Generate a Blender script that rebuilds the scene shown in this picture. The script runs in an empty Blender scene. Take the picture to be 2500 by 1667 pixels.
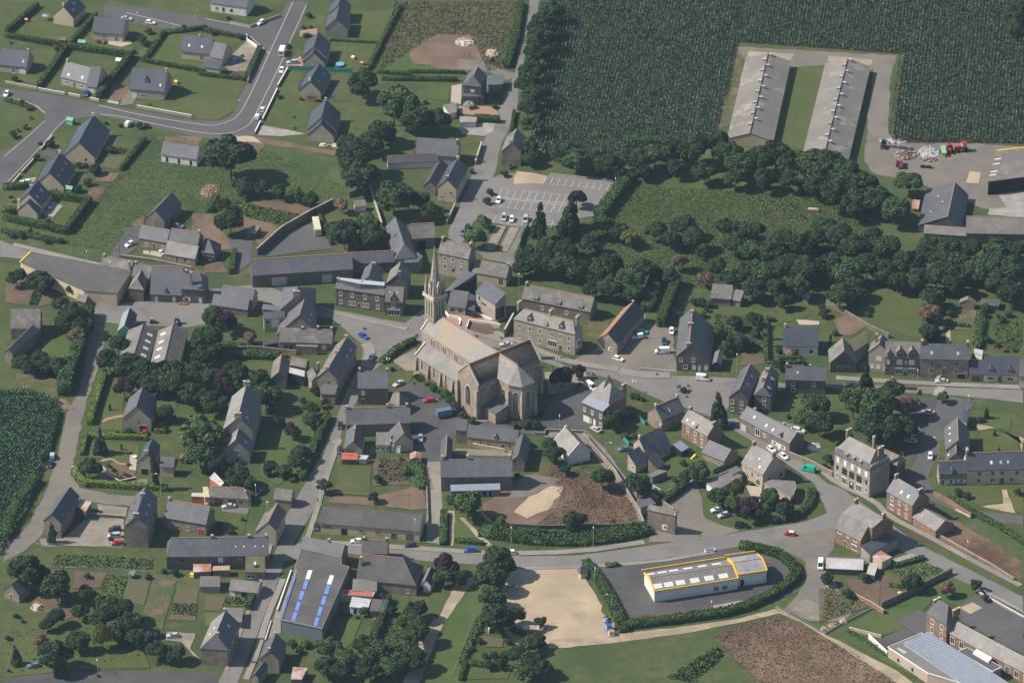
import bpy,math,random
import numpy as np
from mathutils import Vector
rad=math.radians
S=bpy.context.scene
COL=S.collection
rng=np.random.default_rng(7)
random.seed(7)
# ------------------------------------------------ camera, world, sun, exposure
TH,D,F=rad(30),1900.0,13500.0
CP=np.array([0.0,-D*math.cos(TH),D*math.sin(TH)])
FW=np.array([0.0,math.cos(TH),-math.sin(TH)])
UP=np.array([0.0,math.sin(TH),math.cos(TH)])
cam=bpy.data.cameras.new('camera')
cam.lens=F/2500*36
cam.sensor_width=36
cam.clip_start,cam.clip_end=10,20000
co=bpy.data.objects.new('camera',cam)
COL.objects.link(co)
co.location=CP
co.rotation_euler=(rad(60),0,0)
S.camera=co
SUN_EL,SUN_AZ=rad(44),rad(-91)
W=bpy.data.worlds.new('World')
S.world=W
W.use_nodes=True
nt=W.node_tree
sk=nt.nodes.new('ShaderNodeTexSky')
sk.sky_type='NISHITA'
sk.sun_disc=False
sk.sun_elevation,sk.sun_rotation=SUN_EL,SUN_AZ
bg=nt.nodes['Background']
nt.links.new(sk.outputs[0],bg.inputs[0])
bg.inputs[1].default_value=0.085
sl=bpy.data.lights.new('sun','SUN')
sl.energy,sl.angle,sl.color=4.6,rad(0.53),(1.0,0.93,0.82)
so=bpy.data.objects.new('sun',sl)
COL.objects.link(so)
sv=Vector((math.cos(SUN_EL)*math.sin(SUN_AZ),math.cos(SUN_EL)*math.cos(SUN_AZ),math.sin(SUN_EL)))
so.rotation_euler=sv.to_track_quat('Z','Y').to_euler()
so.location=sv*900
vs=S.view_settings
vs.view_transform,vs.look,vs.exposure,vs.gamma='Standard','None',0.5,1.0
S.cycles.max_bounces,S.cycles.diffuse_bounces,S.cycles.volume_bounces=5,2,0
# ------------------------------------------------ plan coordinates: where a line of sight meets height h
CROP=['o',0]
ROWY=[0,333,666,1000,1333]
def K(c,r=0):
 CROP[:]=[c,r]
def P(p):
 if CROP[0]=='o':
  return(p[0]*1.06293,p[1]*1.06293)
 if CROP[0]=='z':
  return(CROP[1][0]+p[0]/CROP[1][2],CROP[1][1]+p[1]/CROP[1][2])
 return(CROP[0]*500+p[0]/4.694,ROWY[CROP[1]]+p[1]/4.694)
def G(p,h=0.0):
 x,y=P(p)
 d=FW+np.array([1.0,0,0])*(x-1250)/F+UP*(833.5-y)/F
 t=(h-CP[2])/d[2]
 return CP+d*t
def proj(q):
 v=np.asarray(q,float)-CP
 z=v@FW
 return np.array([1250+F*v[0]/z,833.5-F*(v@UP)/z])
 # ------------------------------------------------ materials
MATS={}
def lin(c):
 return tuple(c)+(1.0,)
def mat(name,c1,c2=None,s1=0.6,c3=None,s3=0.06,t3=0.5,rough=0.9,rnd=0.0,isl=0.0,bump=0.0,spec=0.25,rows=None,metal=0.0,c4=None,s4=0.3,t4=0.62,trans=0.0):
 m=bpy.data.materials.new(name)
 m.use_nodes=True
 N,Lk=m.node_tree.nodes,m.node_tree.links
 b=N['Principled BSDF']
 b.inputs['Roughness'].default_value=rough
 b.inputs['Specular IOR Level'].default_value=spec
 b.inputs['Metallic'].default_value=metal
 geo=N.new('ShaderNodeNewGeometry')
 def noise(sc,det=3.0):
  n=N.new('ShaderNodeTexNoise')
  n.inputs['Scale'].default_value=sc
  n.inputs['Detail'].default_value=det
  n.inputs['Roughness'].default_value=0.65
  Lk.new(geo.outputs['Position'],n.inputs['Vector'])
  return n
 def ramp(src,lo,hi):
  r=N.new('ShaderNodeMapRange')
  r.inputs[1].default_value,r.inputs[2].default_value=lo,hi
  r.clamp=True
  Lk.new(src,r.inputs[0])
  return r.outputs[0]
 def mix(fac,a,c):
  x=N.new('ShaderNodeMix')
  x.data_type='RGBA'
  Lk.new(fac,x.inputs[0])
  for k,v in((6,a),(7,c)):
   if isinstance(v,tuple):
    x.inputs[k].default_value=lin(v)
   else:
    Lk.new(v,x.inputs[k])
  return x.outputs[2]
 col=c1
 if c2:
  n1=noise(s1)
  col=mix(ramp(n1.outputs[0],0.36,0.64),c1,c2)
  if bump:
   bp=N.new('ShaderNodeBump')
   bp.inputs['Strength'].default_value=1.0
   bp.inputs['Distance'].default_value=bump
   Lk.new(n1.outputs[0],bp.inputs['Height'])
   Lk.new(bp.outputs[0],b.inputs['Normal'])
 if c3:
  col=mix(ramp(noise(s3,4).outputs[0],t3-0.09,t3+0.09),col,c3)
 if c4:
  col=mix(ramp(noise(s4,5).outputs[0],t4-0.05,t4+0.08),col,c4)
 if rows:
  ang,spc,rc,sh=rows
  dp=N.new('ShaderNodeVectorMath')
  dp.operation='DOT_PRODUCT'
  dp.inputs[1].default_value=(math.cos(rad(ang)),math.sin(rad(ang)),0)
  Lk.new(geo.outputs['Position'],dp.inputs[0])
  sn=N.new('ShaderNodeMath')
  sn.operation='MULTIPLY'
  sn.inputs[1].default_value=2*math.pi/spc
  Lk.new(dp.outputs['Value'],sn.inputs[0])
  s2=N.new('ShaderNodeMath')
  s2.operation='SINE'
  Lk.new(sn.outputs[0],s2.inputs[0])
  col=mix(ramp(s2.outputs[0],sh-0.4,sh+0.4),col,rc)
 if rnd or isl:
  hs=N.new('ShaderNodeHueSaturation')
  src=None
  for amt,nd,sock in((rnd,'ShaderNodeObjectInfo','Random'),(isl,None,None)):
   if not amt:
    continue
   o=N.new(nd).outputs[sock]if nd else geo.outputs['Random Per Island']
   r=N.new('ShaderNodeMapRange')
   r.inputs[3].default_value,r.inputs[4].default_value=1-amt,1+amt
   Lk.new(o,r.inputs[0])
   if src is None:
    src=r.outputs[0]
   else:
    q=N.new('ShaderNodeMath')
    q.operation='MULTIPLY'
    Lk.new(src,q.inputs[0])
    Lk.new(r.outputs[0],q.inputs[1])
    src=q.outputs[0]
  Lk.new(src,hs.inputs['Value'])
  if isinstance(col,tuple):
   hs.inputs['Color'].default_value=lin(col)
  else:
   Lk.new(col,hs.inputs['Color'])
  col=hs.outputs[0]
 if isinstance(col,tuple):
  b.inputs['Base Color'].default_value=lin(col)
 else:
  Lk.new(col,b.inputs['Base Color'])
 MATS[name]=m
 return m
mat('grass',(0.058,0.076,0.023),(0.082,0.098,0.034),.35,(0.048,0.072,0.022),.03,bump=.12,c4=(0.101,0.098,0.043),s4=.09,t4=.6)
mat('lawn',(0.072,0.087,0.025),(0.094,0.101,0.036),.5,(0.062,0.084,0.023),.05,bump=.04,c4=(0.109,0.103,0.045),s4=.12,t4=.63)
mat('lawn_lush',(0.048,0.086,0.022),(0.062,0.098,0.028),.5,(0.078,0.101,0.031),.07,bump=.05)
mat('meadow',(0.051,0.082,0.023),(0.078,0.101,0.033),.8,(0.043,0.074,0.022),.05,bump=.35,c4=(0.094,0.101,0.039),s4=.15,t4=.6)
mat('rough',(0.078,0.082,0.035),(0.121,0.098,0.058),.35,(0.066,0.086,0.027),.07,bump=.4,c4=(0.156,0.113,0.078),s4=.16,t4=.55)
mat('heath',(.145,.095,.064),(.19,.13,.088),.45,(.095,.052,.034),.05,bump=.4,c4=(.075,.070,.038),s4=.12,t4=.55)
mat('stubble',(.17,.115,.07),(.23,.165,.105),.35,(.13,.09,.055),.08,bump=.35,c4=(.10,.08,.05),s4=.1,t4=.6)
mat('soil',(.120,.082,.056),(.155,.108,.076),.5,(.105,.075,.052),.1,bump=.1)
mat('earth',(.165,.105,.072),(.21,.145,.10),.4,(.13,.09,.066),.1,bump=.25)
mat('sand',(.40,.305,.20),(.45,.35,.24),.4,(.33,.26,.185),.05,c4=(.27,.225,.18),s4=.07,t4=.6)
mat('path',(.36,.285,.19),(.40,.325,.23),.5,(.27,.22,.155),.1)
mat('gravel',(.235,.205,.165),(.275,.24,.195),.6,(.19,.17,.14),.07,c4=(.31,.26,.195),s4=.15,t4=.6)
mat('gravel_dark',(.135,.125,.115),(.165,.15,.135),.5,(.19,.165,.135),.07)
mat('asphalt',(.098,.095,.097),(.112,.108,.108),1.0,(.088,.086,.089),.05,c4=(.075,.073,.076),s4=.08,t4=.63)
mat('asphalt_old',(.185,.172,.16),(.205,.19,.177),.7,(.165,.155,.147),.05,c4=(.135,.128,.122),s4=.1,t4=.62)
mat('asphalt_new',(.062,.060,.064),(.078,.075,.077),.7,(.092,.088,.086),.06)
mat('pavement',(.25,.222,.192),(.28,.25,.215),.8,(.215,.195,.172),.08)
mat('kerb',(.40,.34,.28),(.46,.40,.34),1.0)
mat('white_line',(.62,.60,.57),(.48,.47,.45),1.5)
mat('paving_red',(.30,.18,.13),(.34,.215,.16),1.2)
mat('terrace',(.36,.31,.25),(.41,.355,.29),1.0)
mat('concrete',(.30,.28,.25),(.34,.315,.285),.5,(.25,.235,.215),.2)
mat('rows_soil',(.105,.080,.052),(.13,.10,.066),.6,rows=(90,1.6,(.085,.10,.04),.1))
mat('rows_green',(.070,.115,.034),(.085,.13,.042),.8,rows=(0,1.3,(.11,.115,.05),.2))
mat('stone',(.215,.175,.135),(.285,.235,.185),1.3,(.175,.145,.115),.35,rnd=.16,c4=(.33,.28,.225),s4=1.0,t4=.62)
mat('stone_dark',(.135,.115,.095),(.175,.15,.125),1.1,(.115,.10,.085),.35,rnd=.15,c4=(.21,.185,.155),s4=.9,t4=.62)
mat('stone_gold',(.36,.28,.18),(.43,.34,.225),1.2,(.29,.23,.155),.3,rnd=.08)
mat('brick',(.235,.135,.09),(.30,.18,.125),1.1,(.20,.125,.09),.3,rnd=.1,c4=(.34,.235,.17),s4=.9,t4=.62)
mat('church_stone',(.30,.235,.175),(.36,.29,.225),.9,(.255,.20,.15),.3,c4=(.39,.33,.26),s4=.8,t4=.6)
mat('dressing',(.46,.41,.35),(.54,.48,.41),1.0)
mat('granite',(.32,.28,.235),(.38,.34,.29),.9,(.27,.235,.19),.25)
mat('beige',(.50,.415,.295),(.53,.44,.315),.3,(.47,.39,.28),.15,rnd=.06)
mat('beige_grey',(.36,.315,.25),(.39,.345,.275),.3,(.33,.29,.23),.15,rnd=.08)
mat('cream',(.52,.43,.29),(.56,.465,.32),.3,(.47,.39,.27),.2,rnd=.05)
mat('white',(.66,.64,.60),(.70,.68,.64),.3,(.60,.58,.55),.2)
mat('pink',(.43,.34,.27),(.46,.37,.30),.3,(.39,.31,.25),.2)
mat('bluegrey',(.13,.155,.175),(.145,.17,.19),.3)
mat('slatehung',(.085,.080,.078),(.10,.095,.09),.8)
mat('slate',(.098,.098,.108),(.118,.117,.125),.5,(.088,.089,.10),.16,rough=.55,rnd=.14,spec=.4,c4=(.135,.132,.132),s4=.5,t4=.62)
mat('slate_new',(.062,.068,.088),(.072,.078,.098),.5,(.056,.062,.082),.2,rough=.5,rnd=.10,spec=.4)  # new bluish slate; also darkens slopes turned from the sun
mat('slate_old',(.155,.143,.132),(.195,.18,.163),.55,(.13,.122,.118),.16,rough=.75,rnd=.1,c4=(.245,.215,.17),s4=.45,t4=.58)  # weathered slate; also paints sunlit slopes paler beside plain slate
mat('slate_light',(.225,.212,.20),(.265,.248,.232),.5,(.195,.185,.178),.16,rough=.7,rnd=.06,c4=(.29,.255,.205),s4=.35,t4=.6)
mat('slate_lichen',(.225,.21,.195),(.265,.248,.228),.5,(.31,.235,.16),.09,t3=.55,rough=.7,c4=(.36,.25,.15),s4=.6,t4=.64)
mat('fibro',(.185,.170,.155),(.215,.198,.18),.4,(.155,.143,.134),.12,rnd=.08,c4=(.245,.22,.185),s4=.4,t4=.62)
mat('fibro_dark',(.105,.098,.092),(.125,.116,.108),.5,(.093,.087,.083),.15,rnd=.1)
mat('poultry',(.195,.178,.16),(.23,.21,.187),.25,(.165,.152,.14),.08,c4=(.33,.285,.235),s4=.16,t4=.57,rows=(-12,1.1,(.185,.17,.155),.75))
mat('moss',(.125,.125,.062),(.155,.148,.078),.5,(.11,.115,.058),.2)
mat('tile',(.33,.155,.085),(.38,.20,.12),.7,(.27,.15,.10),.3)
mat('ridge_red',(.36,.17,.11),(.31,.20,.15),1.0)
mat('ridge_grey',(.20,.19,.18))
mat('tin',(.46,.45,.45),(.52,.51,.51),.4,(.42,.40,.39),.15,rough=.5,c4=(.36,.20,.13),s4=.25,t4=.63)
mat('tin_rust',(.44,.38,.34),(.50,.45,.41),.5,(.34,.15,.09),.2,t3=.5,rough=.6)
mat('tin_red',(.40,.105,.065),(.44,.14,.09),.6)
mat('zinc',(.24,.265,.32),(.27,.295,.35),.5,rough=.45,spec=.5)
mat('white_paint',(.74,.73,.70))
mat('yellow',(.70,.42,.03),(.74,.46,.05),.5)
mat('pot',(.42,.21,.13))
mat('frame',(.72,.71,.68))
mat('glass',(.022,.027,.034),rough=.12,spec=.6)
mat('glass_sky',(.40,.44,.50),rough=.2,spec=.6)
mat('skylight_white',(.66,.64,.60),(.60,.58,.55),.8)
mat('skylight_blue',(.115,.185,.55),(.15,.225,.60),.8,rows=(100,.8,(.23,.31,.62),.7))
mat('brown',(.16,.095,.06))
mat('red_door',(.30,.05,.055))
mat('door_grey',(.42,.43,.45))
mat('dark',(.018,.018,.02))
mat('blue_paint',(.11,.17,.52))
mat('green_trim',(.20,.40,.30))
mat('wood',(.27,.165,.095),(.32,.20,.12),1.5)
mat('steel',(.46,.47,.48),rough=.45,metal=.3)
mat('pole_wood',(.17,.13,.10))
mat('net_green',(.03,.22,.17),(.045,.27,.21),.5)
mat('glass_dark',(.018,.021,.026),rough=.08,spec=.7)
mat('tyre',(.012,.012,.013))
mat('lamp_glass',(.75,.75,.74))
mat('tail',(.35,.01,.01))
for nm,c in dict(white=(.74,.74,.73),silver=(.44,.46,.48),dark=(.022,.03,.042),blue=(.035,.085,.33),navy=(.02,.035,.075),red=(.42,.018,.02),teal=(.02,.40,.27),green=(.015,.055,.05),skyblue=(.25,.32,.40),black=(.012,.013,.016),steelblue=(.10,.16,.24),darkred=(.16,.018,.02),cream=(.62,.55,.42),orange=(.65,.20,.04),yellow=(.72,.50,.04),lime=(.27,.45,.20)).items():
 mat('car_'+nm,c,rough=.28,spec=.6)
def leafmat(name,c1,c2,isl=.38):
 mat(name,c1,c2,.45,rnd=.16,isl=isl,rough=.75,spec=.15)
leafmat('leaf_dark',(.030,.052,.022),(.042,.068,.028))
leafmat('leaf_mid',(.042,.074,.026),(.060,.096,.034))
leafmat('leaf_light',(.070,.115,.032),(.095,.145,.044))
leafmat('leaf_yellow',(.135,.145,.036),(.17,.175,.05))
leafmat('leaf_purple',(.036,.020,.027),(.050,.028,.033))
leafmat('leaf_blue',(.035,.062,.050),(.05,.08,.062))
leafmat('leaf_brown',(.150,.100,.066),(.175,.125,.08))
leafmat('hedge_green',(.045,.082,.024),(.062,.105,.032))
leafmat('hedge_bright',(.125,.180,.030),(.15,.20,.042),.2)
leafmat('flowers_pink',(.48,.20,.25),(.10,.13,.05),.4)
leafmat('flowers_white',(.62,.60,.56),(.14,.17,.08),.4)
leafmat('flowers_red',(.40,.07,.06),(.09,.12,.04),.4)
leafmat('corn',(.042,.092,.046),(.058,.115,.055),.25)
leafmat('tuft',(.078,.132,.032),(.115,.145,.05),.3)
leafmat('tuft_dry',(.14,.115,.062),(.10,.12,.045),.3)
mat('bark',(.11,.088,.068),(.14,.11,.085),2.0)
mat('dead_wood',(.42,.37,.32))
# ------------------------------------------------ mesh helpers
class MB:
 def __init__(s):
  s.v,s.f,s.m,s.ms=[],[],[],[]
 def mi(s,m):
  if m not in s.ms:
   s.ms.append(m)
  return s.ms.index(m)
 def face(s,pts,m):
  i=len(s.v)
  s.v+=[tuple(map(float,p))for p in pts]
  s.f.append(tuple(range(i,i+len(pts))))
  s.m.append(s.mi(m))
 def hexa(s,b,t,m,mt=None):
  n=len(b)
  i=len(s.v)
  s.v+=[tuple(map(float,p))for p in list(b)+list(t)]
  k,kt=s.mi(m),s.mi(mt or m)
  s.f.append(tuple(range(i+n-1,i-1,-1)))
  s.m.append(k)
  s.f.append(tuple(range(i+n,i+2*n)))
  s.m.append(kt)
  for a in range(n):
   c=(a+1)%n
   s.f.append((i+a,i+c,i+n+c,i+n+a))
   s.m.append(k)
 def box(s,x0,x1,y0,y1,z0,z1,m,fr=None):
  r=[(x0,y0),(x1,y0),(x1,y1),(x0,y1)]
  q=[fr(x,y,z)for z in(z0,z1)for x,y in r]if fr else[(x,y,z)for z in(z0,z1)for x,y in r]
  s.hexa(q[:4],q[4:],m)
 def bar(s,a,b,r,m,r2=None,n=6):
  a,b=np.asarray(a,float),np.asarray(b,float)
  d=b-a
  L=np.linalg.norm(d)
  if L<1e-6:
   return
  d/=L
  u=np.cross(d,(0,0,1)if abs(d[2])<.9 else(1,0,0))
  u/=np.linalg.norm(u)
  w=np.cross(d,u)
  r2=r if r2 is None else r2
  an=[2*math.pi*k/n for k in range(n)]
  s.hexa([a+r*(math.cos(t)*u+math.sin(t)*w)for t in an],[b+r2*(math.cos(t)*u+math.sin(t)*w)for t in an],m)
 def shell(s,top,faces,m,th=.2,ms=None):
  i=len(s.v)
  n=len(top)
  s.v+=[tuple(map(float,p))for p in top]+[(float(p[0]),float(p[1]),float(p[2])-th)for p in top]
  cnt={}
  for q,f in enumerate(faces):
   k=s.mi(ms[q]if ms else m)
   s.f.append(tuple(i+a for a in f))
   s.m.append(k)
   s.f.append(tuple(i+n+a for a in reversed(f)))
   s.m.append(k)
   for a,b in zip(f,f[1:]+f[:1]):
    cnt[(a,b)]=k
  for(a,b),k in cnt.items():
   if(b,a)not in cnt:
    s.f.append((i+b,i+a,i+n+a,i+n+b))
    s.m.append(k)
 def mesh(s,name,off=None):
  me=bpy.data.meshes.new(name)
  v=np.array(s.v,float).reshape(-1,3)
  if off is not None:
   v=v-off
  me.from_pydata(v.tolist(),[],s.f)
  for m in s.ms:
   me.materials.append(MATS[m])
  me.polygons.foreach_set('material_index',s.m)
  me.update()
  return me
 def build(s,name,parent=None,off=None):
  return link(name,s.mesh(name,off),parent)
def link(name,me,parent=None):
 o=bpy.data.objects.new(name,me)
 COL.objects.link(o)
 if parent:
  o.parent=parent
 return o
def empty(name,loc):
 o=bpy.data.objects.new(name,None)
 o.empty_display_size=.5
 COL.objects.link(o)
 o.location=loc
 return o
def tag(o,label=None,cat=None,group=None,kind=None):
 for k,v in(('label',label),('category',cat),('group',group),('kind',kind)):
  if v:
   o[k]=v
 return o
def quads(name,cen,uu,vv,m,parent=None,extra=None):
 n=len(cen)
 v=np.stack([cen-uu-vv,cen+uu-vv,cen+uu+vv,cen-uu+vv],1).reshape(-1,3)
 f=np.arange(4*n).reshape(-1,4)
 ev,ef=(extra if extra else(np.zeros((0,3)),[]))
 me=bpy.data.meshes.new(name)
 nv,ne=4*n,len(ev)
 ef=np.array(ef,int).reshape(-1,4)
 me.vertices.add(nv+ne)
 me.vertices.foreach_set('co',np.concatenate([v,np.asarray(ev,float).reshape(-1,3)]).astype(np.float32).ravel())
 lf=np.concatenate([f,ef+nv]).astype(np.int32)
 me.loops.add(lf.size)
 me.loops.foreach_set('vertex_index',lf.ravel())
 me.polygons.add(len(lf))
 me.polygons.foreach_set('loop_start',(np.arange(len(lf))*4).astype(np.int32))
 me.update(calc_edges=True)
 me.materials.append(MATS[m])
 return me
def rand_dirs(n):
 d=rng.normal(size=(n,3))
 return d/np.linalg.norm(d,axis=1)[:,None]
def frame_of(nrm):
 a=rand_dirs(len(nrm))
 u=np.cross(nrm,a)
 u/=np.linalg.norm(u,axis=1)[:,None]+1e-9
 return u,np.cross(nrm,u)
ORD='first second third fourth fifth sixth seventh eighth ninth tenth eleventh twelfth thirteenth fourteenth fifteenth sixteenth seventeenth eighteenth nineteenth twentieth'.split()
TENS=['','','twenty','thirty','forty']
def ordinal(k):
 return ORD[k]if k<20 else TENS[(k+1)//10]+('-'+ORD[(k+1)%10-1]if(k+1)%10 else 'th')
def order_labels(items,what,where):
 items=sorted(items,key=lambda t:t[1])
 n=len(items)
 for k,(o,_)in enumerate(items):
  if n==1:
   o['label']=f'{what} {where}'
  elif k==0:
   o['label']=f'leftmost {what} {where}'
  elif k==n-1:
   o['label']=f'rightmost {what} {where}'
  elif k<n/2:
   o['label']=f'{what} {where}, {ordinal(k)} from the left'
  else:
   o['label']=f'{what} {where}, {ordinal(n - 1 - k)} from the right'
   # ------------------------------------------------ ground sheets
ZL={}
def zlay(n):
 ZL[n]=ZL.get(n,0)+1
 return.02*n+.0005*ZL[n]
def patch(name,m,pts,layer,jit=.35,kind='structure',hole=None):
 q=[G(p)for p in pts]
 out=[]
 for a,b in zip(q,q[1:]+q[:1]):
  L=np.linalg.norm(b-a)
  k=max(1,int(L/3.0))
  nn=np.array([-(b-a)[1],(b-a)[0],0])/(L+1e-9)
  for i in range(k):
   out.append(a+(b-a)*i/k+(nn*rng.normal()*jit*.5 if i else 0))
 mb=MB()
 z=zlay(layer)
 mb.face([(p[0],p[1],z)for p in out],m)
 o=mb.build(name)
 o['kind']=kind
 return o
def offs(q,d):
 r=[]
 for i,p in enumerate(q):
  a,b=q[max(0,i-1)],q[min(len(q)-1,i+1)]
  t=(b-a)[:2]
  t=t/(np.linalg.norm(t)+1e-9)
  r.append(np.array([p[0]-t[1]*d,p[1]+t[0]*d,0]))
 return r
def smooth(q,n=2):
 for _ in range(n):
  r=[q[0]]
  for a,b in zip(q,q[1:]):
   r+=[a*.75+b*.25,a*.25+b*.75]
  q=r+[q[-1]]
 return q
def strip(name,m,pts,w,layer,sm=1,kind='structure',parent=None,hgt=0.0,dash=None):
 q=[G(p)for p in pts]
 q=smooth(q,sm)if sm and len(q)>2 else q
 a,b=offs(q,w/2),offs(q,-w/2)
 z=zlay(layer)+hgt
 mb=MB()
 for i in range(len(q)-1):
  c=[b[i],b[i+1],a[i+1],a[i]]
  if hgt:
   mb.hexa([(p[0],p[1],-.05)for p in c],[(p[0],p[1],z)for p in c],m)
  elif dash:
   L=np.linalg.norm(q[i+1]-q[i])
   k=max(1,int(L/(2*dash)))
   for j in range(k):
    s0,s1=j/k,(j+.5)/k
    mb.face([(p[0],p[1],z)for p in(b[i]+(b[i+1]-b[i])*s0,b[i]+(b[i+1]-b[i])*s1,a[i]+(a[i+1]-a[i])*s1,a[i]+(a[i+1]-a[i])*s0)],m)
  else:
   mb.face([(p[0],p[1],z)for p in c],m)
 o=mb.build(name,parent)
 if not parent:
  o['kind']=kind
 return o
 # ------------------------------------------------ windows and doors: one shared mesh per kind and size
WM={}
WNAME=dict(w='window',s='shuttered_window',b='shuttered_window',d='door',D='door',g='garage_door',r='garage_door',G='opening',k='garage_door',x='shop_window',o='window',n='window',p='poster',B='garage_door',u='window',t='door')
def winmesh(st,w,h):
 key=(st,round(w,2),round(h,2))
 if key in WM:
  return WM[key]
 mb=MB()
 a=w/2
 def bx(x0,x1,z0,z1,y1,m):
  mb.box(x0,x1,-.12,y1,z0,z1,m)
 if st in 'wuo':
  bx(-a-.17,a+.17,-.2,0,.10,'dressing')
  bx(-a-.17,-a,0,h+.22,.05,'dressing')
  bx(a,a+.17,0,h+.22,.05,'dressing')
  bx(-a,a,h,h+.22,.05,'dressing')
  bx(-a,a,0,h,.008,'glass')
  f=.085
  bx(-a,-a+f,0,h,.03,'frame')
  bx(a-f,a,0,h,.03,'frame')
  bx(-a+f,a-f,h-f,h,.03,'frame')
  bx(-a+f,a-f,0,f,.03,'frame')
  bx(-.05,.05,f,h-f,.03,'frame')
  if st=='o':
   bx(-a-.17-a,-a-.18,0,h,.07,'frame')
   bx(a+.18,a+.17+a,0,h,.07,'frame')
 elif st in 'sb':
  m='frame' if st=='s' else 'brown'
  bx(-a-.15,a+.15,-.18,0,.09,'dressing')
  bx(-a-.15,-a,0,h+.2,.05,'dressing')
  bx(a,a+.15,0,h+.2,.05,'dressing')
  bx(-a,a,h,h+.2,.05,'dressing')
  bx(-a,-.02,0,h,.03,m)
  bx(.02,a,0,h,.03,m)
 elif st=='n':
  bx(-a,a,0,h,.012,'glass')
  bx(-a-.08,a+.08,-.1,0,.06,'dressing')
 elif st=='x':
  bx(-a-.1,a+.1,h,h+.35,.06,'frame')
  bx(-a,a,0,h,.01,'glass')
  for k in range(5):
   x=-a+(w-.09)*k/4
   bx(x,x+.09,0,h,.035,'frame')
  bx(-a,a,-.2,0,.05,'frame')
 elif st=='p':
  bx(-a,a,0,h,.05,'frame')
  bx(-a*.3,a*.8,h*.25,h*.75,.058,'car_red')
 else:
  m={'d':'glass','D':'brown','g':'frame','r':'red_door','G':'dark','k':'door_grey','B':'brown','t':'frame'}[st]  # G is a flat dark panel standing for the shade inside an opening
  bx(-a-.12,a+.12,h,h+.2,.05,'dressing')
  bx(-a-.12,-a,0,h,.05,'dressing')
  bx(a,a+.12,0,h,.05,'dressing')
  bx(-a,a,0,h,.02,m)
  if st in 'grkB':
   for k in range(1,4):
    bx(-a,a,h*k/4-.02,h*k/4+.02,.03,'ridge_grey')
  elif st in 'dD':
   bx(-.35*a,.35*a,h*.55,h*.85,.03,'frame' if st=='d' else 'glass')
   bx(a*.6,a*.75,h*.42,h*.47,.07,'steel')
 WM[key]=mb.mesh(WNAME[st])
 return WM[key]
def set_axes(o,org,ux,uy,root):
 from mathutils import Matrix
 m=Matrix(((ux[0],uy[0],0,org[0]),(ux[1],uy[1],0,org[1]),(0,0,1,org[2]),(0,0,0,1)))
 o.matrix_local=m
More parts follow.
